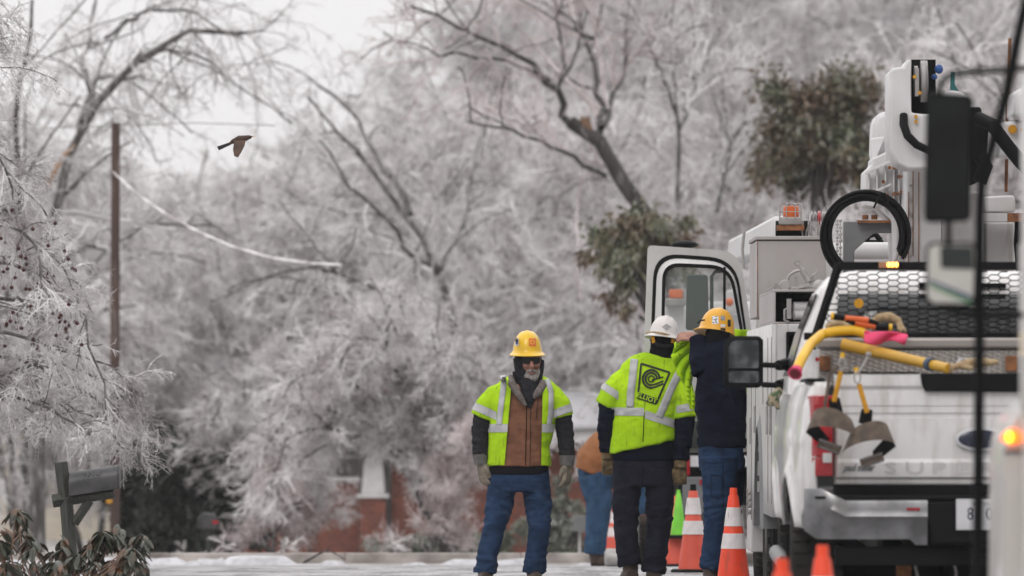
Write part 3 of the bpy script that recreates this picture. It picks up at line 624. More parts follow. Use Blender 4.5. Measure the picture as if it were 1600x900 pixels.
st = MB(); p = P(915, 195, d); st.tube([p + Vector((.03, 0, -.12)), p, p + Vector((-.01, 0, .1))], [.085, .08, .06], 10); st.build('stub', mat('torn_wood', (.26, .15, .09), (.12, .07, .045), scale=12, rough=.9), e, world=True)
d = 118; b0 = P(1060, 0, d); base = (b0.x, d, gz(d))
limb_tree('slender_tree', 'slender bare tree rising straight above the open cab door', base,
    [[Vector(base)] + PL(d, (1058, 400), (1062, 260), (1055, 150), (1052, 60), (1056, -20)), PL(d, (1062, 200), (1090, 110), (1130, 50), dy=3), PL(d, (1058, 180), (1030, 100), (1010, 40), dy=-3), PL(d, (1120, 330), (1135, 250), (1165, 160), (1185, 100), dy=3)],
    [(.06, .015), (.03, .01), (.03, .01), (.03, .01)], 24, 16, (.7, 1.6), 8, (.3, .8), 6, (.08, .2), (.0, .03, .03), (.011, .007, .0055), M_ice, M_bark2, up2=.3)

def clear_of_porch(p):
    px = 800 + p[:, :, 0] / p[:, :, 1] * F; py = 622 - (p[:, :, 2] - CAMZ) / p[:, :, 1] * F
    lim = np.interp(px, [380, 520, 540, 620, 635, 690, 705, 960], [850, 825, 728, 728, 795, 795, 765, 750]); return (py < lim).all(1)
# broad drooping tree spreading in front of the brick house
d = 104; b0 = P(702, 0, d); base = (b0.x, d, gz(d))
rg = random.Random(8); limbs = []; rad = []
for k in range(21):
    a = -1.12 + 2.24 * k / 20; tx = 605 + math.sin(a) * rg.uniform(170, 290); ty = 800 - math.cos(a) * rg.uniform(230, 330); my = ty - 20
    limbs.append([Vector(base)] + PL(d, (662 + (tx - 600) * .3, 750 - (760 - ty) * .55), (600 + (tx - 600) * .65, ty), (tx, ty + 15), (600 + (tx - 600) * 1.2, ty + rg.uniform(40, 90) * (1 if tx < 560 else .5)), dy=rg.uniform(-2.5, 2.5))); rad.append((.035, .008))
limb_tree('spreading_tree', 'broad low tree with pale iced boughs spreading before the brick house', base, limbs, rad, 31, 20, (.5, 1.2), 9, (.3, .65), 7, (.06, .18), (.05, .07, .04), (.009, .0065, .0055), M_ice, M_bark, keep=clear_of_porch)

# evergreens
def evergreen(name, label, px, py, d, rxy, rz_, n, L, Wd, m, trunk_px=None, seed=1, clumps=60, group=None, cat='tree', droop=.6):
    rng = np.random.default_rng(seed); c = P(px, py, d); base = Vector((P(trunk_px or px, 0, d).x, d, gz(d)))
    e = empty(name, base, 0, label, cat, group)
    nl = 15; cc = []
    for j in range(nl):                      # leafy boughs rising and sagging from the top of the trunk
        aa = rng.uniform(0, 2 * np.pi); dv = np.array([np.cos(aa), np.sin(aa) * .8, rng.uniform(-.8, 1.15)]); q0 = np.array(c) - np.array([0, 0, rz_ * .35]); ln_ = rng.uniform(.75, 1.2)
        for t in np.linspace(.15, 1, max(3, clumps // nl)):
            cc.append(q0 + dv * np.array([rxy, rxy, rz_]) * t * ln_ + np.array([0, 0, -rz_ * .35 * droop * t * t]) + rng.normal(size=3) * rxy * .10)
    for j in range(clumps // 3): cc.append(np.array(c) + nrm(rng.normal(size=3)) * np.array([rxy, rxy * .7, rz_]) * rng.uniform(.1, .85))
    cc = np.array(cc); clumps = len(cc)
    T = MB(); top = c - Vector((0, 0, rz_ * .2)); T.tube([base, (base + top) / 2 + Vector((.1, 0, 0)), top], [.13, .10, .05], 8)
    for q in cc[::3]: T.tube([top.lerp(base, .25), (Vector(q) + top) / 2 + Vector((0, 0, -.1)), Vector(q)], [.04, .025, .01], 5)
    T.build('trunk', M_bark, e, world=True)
    k = rng.integers(0, clumps, n); pos = cc[k] + rng.normal(size=(n, 3)) * (rxy * rng.uniform(.06, .17, clumps)[k])[:, None]; ax = nrm(cc[k] - np.array(c)) * .5
    me = quad_mesh([leaves(pos, L, Wd, rng, droop, ax)], 'crown'); link(me, 'crown', m, e, world=True, smooth=0); return e
evergreen('magnolia_tree', 'leafy brown-green magnolia tree left of the folded boom', 1292, 185, 116, .90, .84, 13500, .15, .06, M_ever, 1212, 3, 90)
evergreen('magnolia_tree', 'drooping leafy magnolia boughs behind the top of the open door', 1000, 362, 103, .52, .50, 7000, .14, .05, M_ever, 1075, 4, 66, droop=1.9)
evergreen('dark_evergreen_tree', 'very dark evergreen behind the utility pole foot', 305, 745, 112, .85, 1.05, 16000, .15, .06, M_dkever, 300, 5, 110)
evergreen('dark_evergreen_tree', 'dark evergreen low behind the iced boughs left of the porch', 225, 800, 113, .5, .7, 7000, .16, .06, M_dkever, 215, 6, 60)
for px, py, r, h, sd, lb in ((860, 835, .30, .35, 7, 'rounded green bush below the brick wall, behind the bearded man'), (885, 800, .26, .60, 8, 'tall speckled green bush beside the brown-jacketed man'), (760, 855, .35, .22, 9, 'low frosted green bush behind the bearded man'), (700, 850, .3, .22, 10, 'low frosted bush before the brick window wall'), (630, 860, .35, .18, 11, 'small frosted bush beside the porch pier')):
    evergreen('bush', lb, px, py, 112, r, h, 3500, .10, .05, M_bush, px, sd, 40, 'frosted bushes along the house', 'bush')

# crab-apple tree in the left foreground, hanging branches with berries
d = 67; base = (P(-170, 0, d).x, d, 0)
def L(*pts, dy=0): return PL(d, *pts, dy=dy)
lim = [L((-170, 500), (-60, 310), (0, 330), (60, 370), (110, 430), (128, 500), dy=1), L((-170, 520), (-60, 410), (0, 400), (70, 430), (120, 480), (150, 560), (165, 640), dy=-1), L((-170, 620), (-60, 600), (0, 588), (55, 566), (120, 575), (185, 612), (225, 660), dy=.6),
       L((-170, 600), (10, 600), (80, 615), (150, 650), (215, 700), dy=1.5), L((-170, 560), (-10, 520), (70, 540), (150, 560), (205, 600), dy=-.6), L((-170, 650), (0, 625), (50, 640), (75, 670), dy=.3), L((-170, 380), (-60, 220), (-10, 250), (40, 290), (80, 350), dy=1),
       L((-170, 640), (-20, 620), (50, 630), (110, 655), (140, 680), dy=-1), L((-170, 440), (-40, 350), (20, 350), (60, 390), (80, 470), dy=-1.3), L((-170, 560), (-20, 470), (30, 470), (90, 520), (110, 600), dy=1.8), L((-170, 540), (-60, 560), (0, 545), (90, 590), (170, 640), (190, 700), dy=.9), L((-170, 300), (-60, 180), (-20, 200), (10, 280), (30, 360), dy=0)]
lim.insert(0, L((-170, 20), (-70, 70), (-5, 92), (42, 108), dy=.5)); lim.insert(0, L((-170, -60), (-60, -20), (-10, 20), (14, 40), dy=-.4))
lim.append([Vector(base), Vector(base) + Vector((.1, 0, .9)), P(-170, 500, d), P(-150, 200, d), P(-120, 60, d)])
e, lev = limb_tree('crab_apple_tree', 'iced crab-apple branches with dark berries hanging in at the left edge', base, lim, [(.012, .004)] * 2 + [(.022, .006)] * 12 + [(.09, .03)], 41, 24, (.25, .66), 11, (.12, .34), 8, (.02, .065), (.09, .14, .06), (.0042, .0031, .0025), M_ice, M_bark2, jit=.1)
bpt = lev[1][:, -1] + np.array(base); sel = []
rngb = np.random.default_rng(3)
for q in np.argsort(bpt[:, 1] + rngb.uniform(0, 1.2, len(bpt))):
    px = 800 + bpt[q][0] / bpt[q][1] * F; py = 622 - (bpt[q][2] - CAMZ) / bpt[q][1] * F
    if -10 < px < 130 and 300 < py < 560 and rngb.random() < (.22 if 390 < py < 545 else .03): sel.append(bpt[q])
    if len(sel) >= 92: break
for q in sel:
    o = MB().tube([Vector(q), Vector(q) + Vector((0, -.02, -.035))], .002, 4).ell(Vector(q) + Vector((0, -.02, -.045)), (.0165, .0165, .0155), su=8, sv=6).build('berry', M_berry, e, world=True)

# ------------------------------------------------------------------ utility pole, iced wire, mailbox, shrub, bird
d = 103; c = P(180, 0, d); top = P(181, 192, d)
pl = empty('utility_pole', (c.x, d, gz(d)), 0, 'brown wooden utility pole standing behind the mailbox', 'pole')
MB().tube([Vector((c.x, d, gz(d) - .3)), Vector((c.x + .0, d, 2.5)), Vector((top.x, d, top.z))], [.062, .058, .052], 14).build('pole', M_polewood, pl, world=True, smooth=50)
hk = P(176, 268, d); MB().tube([hk + Vector((.03, 0, 0)), hk + Vector((-.03, -.04, 0)), hk + Vector((-.02, -.05, -.06))], .012, 6).build('hook', M_steel, pl, world=True)
MB().box(P(171, 783, d) + Vector((0, -.07, 0)), (.07, .03, .05)).build('tag_plate', M_web, pl, world=True)
pts = [P(x, y, dd) for x, y, dd in ((176, 268, 102.9), (210, 300, 102), (260, 335, 101), (310, 362, 100), (360, 384, 99), (420, 402, 98), (480, 411, 97), (533, 414, 96))]
tag(MB().tube([Vector(q) for q in resample(pts, 40)], [.011 + .002 * math.sin(i * 2.1) + .005 * i / 40 for i in range(40)], 7).build('iced_cable', M_ice), 'thick ice-coated cable sagging to the right from the utility pole', 'cable')
tag(MB().tube([P(-20, 205, 104), P(80, 200, 103.5), P(181, 196, 103), P(300, 192, 102), P(430, 196, 101)], .007, 5).build('thin_wire', M_steel), 'thin straight wire crossing at the top of the utility pole', 'wire')

d = 61.5
mbx = empty('mailbox', P(105, 0, d).xy.to_3d() + Vector((0, 0, 0)), 0, 'dark metal mailbox on a weathered leaning wooden post', 'mailbox')
mbx.location = (P(105, 0, d).x, d, gz(d))
def Q(px, py, dy=0): return P(px, py, d + dy)
mb = MB(); mb.tube([Q(113, 905), Q(104, 790), Q(95, 722)], [.05, .05, .05], 4); mb.build('post', M_wood, mbx, world=True, bevel=.004)
mb = MB(); a, b = Q(82, 783), Q(178, 768); mb.tube([a, b], [(.05, .05)] * 2, 4); mb.build('arm', M_wood, mbx, world=True, bevel=.004)
mb = MB(); mb.tube([Q(116, 818), Q(140, 782)], .035, 4); mb.build('brace', M_wood, mbx, world=True, bevel=.004)
A, Bp = Q(108, 757), Q(185, 745); ax = (Bp - A).normalized(); upv = Vector((0, 0, 1)); sd_ = Vector((0, 1, 0))
rings = []
for t in (0, 1):
    o_ = A.lerp(Bp, t); r = []
    for k in range(13):
        th = PI * k / 12; r.append(o_ + sd_ * (.085 * math.cos(th)) + upv * (.085 * math.sin(th)))
    r += [o_ - sd_ * .085 - upv * .085, o_ + sd_ * .085 - upv * .085]; rings.append(r)
mb = MB(); mb.loft(rings); mb.build('box', M_mbox, mbx, world=True, bevel=.004)
mb = MB(); mb.loft([[p_ + ax * .001 for p_ in rings[1]], [p_ + ax * .014 for p_ in rings[1]]]).build('door', M_mbox, mbx, world=True, bevel=.002)
t = text_mesh('228', .075, .001); t.transform(Matrix.Translation(Q(145, 742) + Vector((0, -.088, 0))) @ Matrix.Rotation(-math.atan2(-(Bp - A).z, (Bp - A).x), 4, 'Y').inverted() @ Matrix.Rotation(PI / 2, 4, 'X'))
link(t, 'number', M_greyframe, mbx, world=True, smooth=0)

d = 52; rng = np.random.default_rng(12)
shr = empty('rhododendron', (P(60, 0, d).x, d, 0), 0, 'dark leathery-leaved shrub in the lower left corner', 'shrub')
stems = []; leafp = []; leafa = []
for px, py in ((5, 835), (20, 800), (45, 850), (80, 868), (95, 845), (110, 880), (140, 860), (160, 835), (178, 870), (190, 825), (205, 850), (215, 880), (150, 890), (60, 890), (20, 880), (-5, 860), (212, 838), (35, 830), (125, 870), (185, 890), (200, 868), (170, 850), (5, 890), (90, 890)):
    for j in range(2):
        tip = P(px + rng.uniform(-9, 9), py + rng.uniform(-8, 12), d + rng.uniform(-.35, .35)); root = Vector((P(70, 0, d).x + rng.uniform(-.2, .2), d + rng.uniform(-.2, .2), 0.02))
        mid_ = root.lerp(tip, .6) + Vector((rng.uniform(-.05, .05), 0, -.03)); stems.append(resample([root, mid_, tip], 8))
        for k in range(9):
            leafp.append(tip + Vector(rng.normal(size=3) * .012)); an = rng.uniform(0, 6.28); leafa.append((math.cos(an) * .9, math.sin(an) * .9, rng.uniform(-1.1, -.2)))
stems = np.array(stems); me = quad_mesh([tube_arr(stems, np.linspace(.008, .004, 8)[None].repeat(len(stems), 0), 5)], 'stems'); link(me, 'stems', M_rhtip, shr, world=True, smooth=0)
lv = MB()
for p_, a_ in zip(leafp, leafa):
    a_ = Vector(a_).normalized(); s_ = a_.cross(Vector((0, 0, 1))).normalized(); n_ = s_.cross(a_); Ln = rng.uniform(.085, .135); Wn = Ln * .36
    rows = []
    for k, (t_, w_) in enumerate(((0, .08), (.25, .75), (.5, 1), (.78, .7), (1, .05))):
        cpt = p_ + a_ * (Ln * t_) - Vector((0, 0, 1)) * (Ln * .25 * t_ * t_)
        rows.append([cpt - s_ * Wn / 2 * w_ + n_ * .012 * w_, cpt, cpt + s_ * Wn / 2 * w_ + n_ * .012 * w_])
    lv.loft(rows, cap=False, closed=False)
me = mesh_from(lv.v, lv.f, 'leaves'); link(me, 'leaves', M_rhod, shr, world=True, smooth=60, solid=.001)

d = 57
def Q(px, py, dy=0): return P(px, py, d + dy)
bd = empty('flying_bird', Q(370, 225), 0, 'dark brown bird with lowered wings flying before the grey trees', 'bird')
M_bird = mat('bird_plumage', (0.10, 0.055, 0.035), (0.05, 0.028, 0.022), scale=25, rough=.8); M_birdh = mat('bird_head_black', (0.02, 0.017, 0.016), rough=.7)
mb = MB(); mb.tube([Q(358, 225), Q(364, 221), Q(374, 217), (Q(384, 216)), Q(390, 214), Q(394, 213.5)], [.006, .016, .023, .020, .013, .004], 12)
bm_ = remesh(mb, .003, 2); link(bm_, 'body', M_bird, bd, world=True)
MB().ell(Q(390, 214.5), (.014, .012, .012)).build('head', M_birdh, bd, world=True); MB().tube([Q(393, 213.5), Q(399, 212.5)], [.004, .001], 6).build('beak', M_web, bd, world=True)
def wing(dy):
    V = [Q(366, 219, dy * .2), Q(384, 219, dy * .2), Q(382, 228, dy * .6), Q(377, 238, dy), Q(372, 246, dy), Q(366, 244, dy), Q(364, 234, dy * .7)]
    return V
for s in (-.12, .12):
    V = wing(s); mb = MB(); n = len(V); mb.add(V + [v + Vector((0, .004, 0)) for v in V], [tuple(range(n)), tuple(range(n, 2 * n))[::-1]] + [(i, (i + 1) % n, (i + 1) % n + n, i + n) for i in range(n)]); mb.build('wing', M_bird, bd, world=True)
V = [Q(360, 222), Q(361, 226), Q(342, 235), Q(339, 229)]; mb = MB(); mb.add(V + [v + Vector((0, .006, 0)) for v in V], [(0, 1, 2, 3), (7, 6, 5, 4), (0, 4, 5, 1), (1, 5, 6, 2), (2, 6, 7, 3), (3, 7, 4, 0)]); mb.build('tail', M_birdh, bd, world=True)

# second mailbox far off beside the bushes, fallen twigs at the kerb
d = 100; e = empty('mailbox', (P(907, 0, d).x, d, gz(d)), 0, 'small far grey mailbox on a thin post beside the green bush', 'mailbox')
MB().bb(P(904, 0, d).x, P(907, 0, d).x, d, d + .06, gz(d), P(0, 830, d).z).build('post', M_trim, e, world=True)
MB().prism([(P(x, 0, d).x, P(0, y, d).z) for x, y in ((895, 830), (919, 830), (919, 812), (914, 806), (900, 806), (895, 812))], d - .15, d + .25).build('box', M_greyframe, e, world=True)
d = 98; e = empty('mailbox', (P(325, 0, d).x, d, gz(d)), 0, 'small grey mailbox with red flag before the dark evergreen', 'mailbox')
MB().bb(P(323, 0, d).x, P(328, 0, d).x, d, d + .06, gz(d), P(0, 826, d).z).build('post', M_wood, e, world=True)
MB().prism([(P(x, 0, d).x, P(0, y, d).z) for x, y in ((310, 826), (338, 826), (338, 808), (333, 802), (316, 802), (310, 808))], d - .15, d + .25).build('box', M_mbox, e, world=True, bevel=.01)
MB().bb(P(333, 0, d).x, P(342, 0, d).x, d - .17, d - .155, P(0, 818, d).z, P(0, 813, d).z).build('flag', M_red, e, world=True)
rng = np.random.default_rng(77)
for i, (px, py, ln, lb) in enumerate(((495, 885, 40, 'dark fallen twig on the road below the porch'), (430, 872, 60, 'iced fallen bough on the verge at the left of the porch'), (590, 872, 50, 'iced fallen bough before the porch pier'), (330, 870, 45, 'iced fallen bough under the dark evergreen'))):
    dd = 82 if i == 0 else 88 + i; a = P(px - ln / 2, 0, dd).x; z = gz(dd) + .04
    e = empty('fallen_branch', (a, dd, gz(dd)), 0, lb, 'branch', 'fallen branches near the kerb')
    T = np.array([resample([(0, 0, .03), (ln / S_(dd) * .5, .1, .1), (ln / S_(dd), -.1, .16 if i == 0 else .22)], 8)]); R = np.linspace(.014, .006, 8)[None]
    c1, r1 = grow(T, R, 8 if i else 2, (.15, .4), (.4, .9), 5, .0, .15, rng, r0=.007); c2, r2 = grow(c1, r1, 8 if i else 1, (.06, .15), (.4, .9), 3, 0, .1, rng, r0=.005)
    link(quad_mesh([tube_arr(T, R, 5), tube_arr(c1, r1, 4), tube_arr(c2, r2, 3)], 'b'), 'branch', M_ice if i else M_bark, e, smooth=0)
# ------------------------------------------------------------------ wheels
def wheel(parent, c, R, W, label=None, rim=True, world=False, hub=M_steel):
    """a wheel whose axle runs along x; c is its centre"""
    prof = [(R * .60, -W * .42), (R * .66, -W * .5), (R * .90, -W * .5), (R * .975, -W * .42), (R, -W * .3), (R, -W * .02), (R * .985, 0), (R, W * .02), (R, W * .3), (R * .975, W * .42), (R * .90, W * .5), (R * .66, W * .5), (R * .60, W * .42)]
    mb = MB().lathe(prof, c, 'x', 48)
    for k in range(40):                       # tread blocks
        t = 2 * PI * k / 40; rot = Matrix.Rotation(t, 3, 'X')
        for sx in (-.33, .33): mb.box(Vector(c) + Vector((W * sx, math.sin(-t) * -R * 0 , 0)) + rot @ Vector((0, 0, R + .004)), (W * .30, R * .085, .014), rot)
    w = mb.build('wheel', M_rubber, parent, world=world, smooth=35)
    if rim:
        MB().lathe([(R * .1, -W * .2), (R * .3, -W * .2), (R * .5, -W * .3), (R * .6, -W * .44), (R * .62, -W * .40), (R * .62, W * .4), (R * .1, W * .4)], c, 'x', 32).build('rim', hub, w, world=world)
    return w

# ------------------------------------------------------------------ pickup
PX, PY_ = 2.45, 44.9
pk = empty('pickup_truck', (PX, PY_, 0), math.radians(-1), 'white pickup truck seen from behind with mesh headache rack and diamond plate tool box', 'pickup')
def lp(px, py, ly=0.0):
    """pixel -> pickup coordinates in the plane ly ahead of the tailgate"""
    w = P(px, py, PY_ + ly); return Vector((w.x - PX - .01745 * ly, ly, w.z))
def grid(fn, us, vs):
    V = [fn(u, v) for u in us for v in vs]; n = len(vs)
    return V, [(i * n + j, i * n + j + 1, (i + 1) * n + j + 1, (i + 1) * n + j) for i in range(len(us) - 1) for j in range(n - 1)]
ARC = ((1.28, .42), (5.05, .42)); AR = .50
def zbot(y):
    z = .65 if y > .35 else .76 - (y / .35) * .09
    for ay, az in ARC:
        if abs(y - ay) < AR: z = max(z, az + math.sqrt(AR * AR - (y - ay) ** 2))
    return z
def xside(y, z):
    t = (z - .55) / .87; u_ = min(1, max(0, (y - .5) / 1.3)); x = .895 + .060 * u_ * u_ * (3 - 2 * u_) + .045 * math.sin(PI * min(1, max(0, t)) ** .8)
    if z > 1.3: x -= (z - 1.3) ** 1.2 * .35
    for ay, az in ARC:
        r = math.hypot(y - ay, z - az); x += .022 * math.exp(-((r - AR) / .07) ** 2)
    if y < .14: x -= (.14 - y) ** 2 * 4.2
    if y > 5.7: x -= (y - 5.7) ** 2 * .5
    x += .006 * (1 if abs(z - 1.12) < .03 else 0)
    return x
ys_ = sorted(list(np.linspace(0.0, 6.15, 70)) + [ay + s * AR * q for ay, _ in ARC for s in (-1, 1) for q in (.999, .97, .9)])
for sgn in (-1, 1):
    def f(y, v, sgn=sgn):
        zt = 1.425 if y < 2.1 else (1.44 if y < 4.7 else 1.40 - (y - 4.7) * .05); z = zbot(y) + (zt - zbot(y)) * v
        return Vector((sgn * xside(y, z), y, z))
    V, Fc = grid(f, ys_, np.linspace(0, 1, 22)); mb = MB().add(V, Fc); o = mb.build('side_panel', M_white, pk, smooth=60, solid=.02)
    MB().bb(sgn * .80, sgn * .90, .10, 2.1, 1.425, 1.445).build('bed_rail', M_black, pk, bevel=.01)
    for yy in (2.12, 3.35, 4.35):     # door seams
        q = MB(); q.add(*grid(lambda a, v, yy=yy, sgn=sgn: Vector((sgn * (xside(yy, .6 + .82 * v) + .0025), yy + a, .6 + .82 * v)), (-.006, .006), np.linspace(0, 1, 16))); q.build('door_seam', M_dark, pk)
    wheel(pk, (sgn * .825, 1.28, .40), .40, .28); wheel(pk, (sgn * .84, 5.05, .40), .40, .28)
    sb = MB().tube([(sgn * .99, 2.0, .43), (sgn * 1.0, 2.1, .45), (sgn * 1.0, 4.3, .45)], .045, 10); sb.build('step_bar', M_greyframe, pk)
    MB().bb(sgn * .9, sgn * .98, 1.86, 1.875, .28, .60).build('mud_flap', M_black, pk)
# cab
def q4(z, hx, y0, y1, r=.08):
    out = []
    for cx, cy, a0 in ((hx - r, y1 - r, 0), (-hx + r, y1 - r, PI / 2), (-hx + r, y0 + r, PI), (hx - r, y0 + r, 1.5 * PI)):
        for k in range(5): a = a0 + PI / 2 * k / 4; out.append(Vector((cx + r * math.cos(a), cy + r * math.sin(a), z)))
    return out
mb = MB().loft([q4(1.36, .965, 2.13, 5.1), q4(1.46, .955, 2.14, 4.85), q4(1.70, .89, 2.19, 4.5), q4(1.93, .80, 2.25, 4.2), q4(2.01, .74, 2.33, 4.05), q4(2.045, .62, 2.5, 3.9)])
mb.build('cab', M_white, pk, smooth=45)
MB().bb(-.9, .9, 4.8, 6.1, .75, 1.36).build('hood', M_white, pk, bevel=.06)
MB().bb(-.93, .93, 6.1, 6.2, .6, 1.25).build('grille', M_chrome, pk, bevel=.03)
def cabpt(sx, y, z): # side glass point
    hx = float(np.interp(z, [1.46, 1.70, 1.93], [.955, .89, .80])); return Vector((sx * (hx + .004), y, z))
for sx in (-1, 1):
    for ya, yb, yc, yd in ((2.20, 3.32, 2.27, 3.32), (3.34, 4.72, 3.34, 4.18)):
        mb = MB(); mb.add(*grid(lambda v, u: cabpt(sx, (ya + (yc - ya) * v) * (1 - u) + (yb + (yd - yb) * v) * u, 1.465 + .455 * v), [0, .2, .4, .5165, .7, 1], [0, .5, 1])); mb.build('side_window', M_glass, pk)
ry = lambda z: float(np.interp(z, [1.46, 1.70, 1.93], [2.14, 2.19, 2.25])) - .004
mb = MB(); mb.add(*grid(lambda x, z: Vector((x * (.74 - (z - 1.46) * .13), ry(z), z)), np.linspace(-1, 1, 7), np.linspace(1.47, 1.915, 5))); mb.build('rear_window', M_glass, pk, solid=.004)
MB().bb(-.24, .24, 2.24, 2.30, 1.95, 1.975).build('brake_light', M_dark, pk)
# bed
MB().bb(-.88, .88, .04, 2.1, .82, .86).bb(-.88, .88, 2.06, 2.1, .86, 1.42).build('bed', M_greyframe, pk)
# tailgate: pressed panel
def tgy(x, z):
    y = -.012 * math.sin(PI * min(1, max(0, (z - .89) / .575)))
    if z > 1.385: y -= .022 * min(1, (z - 1.385) / .02)
    if 1.235 < z < 1.262: y += .010
    if 1.30 < z < 1.372: y -= .006
    if z < 1.02: y -= .012 * min(1, (1.02 - z) / .02)
    if z < .925: y += .02
    e_ = (abs(x) - .735)
    if e_ > 0: y += e_ * 1.2
    return y
mb = MB(); mb.add(*grid(lambda x, z: Vector((x, tgy(x, z), z)), sorted(list(np.linspace(-.755, .755, 30)) + [-.735, .735]), sorted(list(np.linspace(.885, 1.468, 44)) + [1.384, 1.386, 1.404, 1.234, 1.236, 1.261, 1.263, 1.299, 1.301, 1.371, 1.373, 1.02, 1.0])))
tgt = mb.build('tailgate', M_white, pk, smooth=25, solid=.05)
tb = bvh_of(tgt.data)
def on_gate(name, me, x, z, m, off=.004, par=None, smooth=0):
    me.transform(Matrix.Translation((x, 0, z)) @ Matrix.Rotation(PI / 2, 4, 'X')); project(me, tb, 1, off, ref_y=0, subdiv=.05); return link(me, name, m, tgt, smooth=smooth)
M_emb = mat('emboss_face_shade', (0.62, 0.605, 0.60), rough=.4)  # greyed body white, so flat letters read as pressed relief
M_embs = mat('emboss_edge_shade', (0.48, 0.465, 0.46), rough=.4)  # darker copy of the body white, painting the emboss edge shade
z = lp(0, 732).z; xs_ = lp(1373, 0).x
for i, ch in enumerate('SUPER DUTY'):
    if ch == ' ': continue
    cx = lp(1391 + i * 37.5, 0).x
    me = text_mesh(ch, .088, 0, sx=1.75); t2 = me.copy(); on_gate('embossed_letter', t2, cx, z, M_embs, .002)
    me = text_mesh(ch, .080, 0, sx=1.72); on_gate('embossed_letter', me, cx + .001, z - .002, M_emb, .004)
me = text_mesh('paul miller', .052, 0, shear=.35, bold=.002, sx=.72); on_gate('dealer_badge', me, lp(1341, 0).x, lp(0, 731).z, M_greyframe, .005)
# oval emblem
def disc(rx, rz, n=40): return mesh_from([(rx * math.cos(2 * PI * k / n), rz * math.sin(2 * PI * k / n), 0) for k in range(n)], [tuple(range(n))])
ex = 0; ex = lp(1533, 686).x; ez = lp(1533, 686).z
def em(mb_r, y0, y1, m, name, par):
    mb = MB().lathe([(1.0, y0), (1.0, y1), (.94, y1 - .003)], (0, 0, 0), 'y', 48); mb.v = [Vector((v.x * mb_r[0] + ex, v.y + tgy(0, ez) - .016, v.z * mb_r[1] + ez)) for v in mb.v]; return mb.build(name, m, par)
emb = em((.136, .062), -.002, -.010, M_plate, 'emblem', tgt); em((.121, .048), -.0135, -.0155, M_blue, 'emblem_field', emb)
me = text_mesh('Ford', .085, .0005, shear=.3); me.transform(Matrix.Translation((ex, tgy(0, ez) - .0315, ez - .002)) @ Matrix.Rotation(PI / 2, 4, 'X')); link(me, 'emblem_script', M_chrome, emb, smooth=0)
# spoiler cap, handle
a = lp(1437, 0).x; mb = MB(); mb.prism([(a, lp(0, 583).z), (.757, lp(0, 583).z), (.757, lp(0, 613).z), (a + .025, lp(0, 611).z), (a + .008, lp(0, 600).z)], -.05, .04)
mb.build('tailgate_cap', M_black, pk, bevel=.006)
MB().bb(-.755, a - .003, -.028, .05, 1.469, 1.478).build('tailgate_edge', M_black, pk)
# tail lights
for sgn in (-1, 1):
    x0, x1 = sgn * .762, sgn * .872
    z0, z1, zm, zn = lp(0, 744).z, lp(0, 618).z, lp(0, 714).z, lp(0, 703).z
    def tl(za, zb, m, n, par):
        rings = []
        for zz in (za, zb):
            rings.append([Vector((x0, .03, zz)), Vector((x0, -.018, zz)), Vector((x0 + (x1 - x0) * .75, -.012, zz)), Vector((x1, .02, zz)), Vector((sgn * .895, .12, zz)), Vector((sgn * .86, .14, zz))])
        return MB().loft(rings).build(n, m, par, bevel=.004)
    t_ = tl(zm, z1, M_red, 'tail_light', pk); tl(z0, zm - .002, M_red, 'lower_lens', t_); MB().bb(sgn * .768, sgn * .815, -.0205, -.0185, zm - .03, zm + .02).build('reverse_lens', M_lens, t_, bevel=.002)
    MB().bb(x0 + sgn * .02, x0 + sgn * .10, -.0215, -.019, zm + .06, zm + .28).build('inner_lens', M_amberdim if 0 else M_red, t_, bevel=.002)
# bumper
def bprof(x):
    ax_ = abs(x); zt = .865 if ax_ > .80 else (.865 - (.80 - ax_) * .6 if ax_ > .70 else .805); 
    if ax_ > .70: zt = .865 - max(0, (.82 - ax_)) * .5
    zb_ = .60 - .0 if ax_ > .3 else .60; yb = -.20 + max(0, ax_ - .72) ** 2 * 2.6
    return zt, zb_, yb
for sgn in (-1, 1):
    rings = []
    for x in np.linspace(.27, .915, 22):
        zt, zb_, yb = bprof(x); zb2 = zb_ + max(0, x - .85) * .7 - (.03 if x < .36 else 0)
        rings.append([Vector((sgn * x, yb + .10, zt)), Vector((sgn * x, yb + .008, zt)), Vector((sgn * x, yb, zt - .012)), Vector((sgn * x, yb + .004, zt - .05)), Vector((sgn * x, yb - .010, zt - .085)), Vector((sgn * x, yb + .022, zb2 + .10)), Vector((sgn * x, yb + .055, zb2 + .02)), Vector((sgn * x, yb + .06, zb2)), Vector((sgn * x, yb + .10, zb2 + .01))])
    b_ = MB().loft(rings).build('bumper_end', M_chrome, pk, smooth=50)
    st_ = []
    MB().bb(sgn * .60, sgn * .86, -.18, -.02, .812, .826).build('corner_step', M_black, b_, bevel=.004)
    MB().bb(sgn * .31, sgn * .38, -.208, -.2055, .752, .766).build('red_reflector', M_red, b_)
MB().prism([(-.30, .80), (.30, .80), (.24, .575), (-.24, .575)], -.19, -.06).build('bumper_centre', M_black, pk, bevel=.012)
MB().bb(-.74, .74, -.19, -.01, .806, .828).build('bumper_pad', M_black, pk, bevel=.006)
MB().bb(-.76, .76, -.005, .03, .78, .885).build('sill', M_black, pk)  # black colour paints the shaded gap below the tailgate
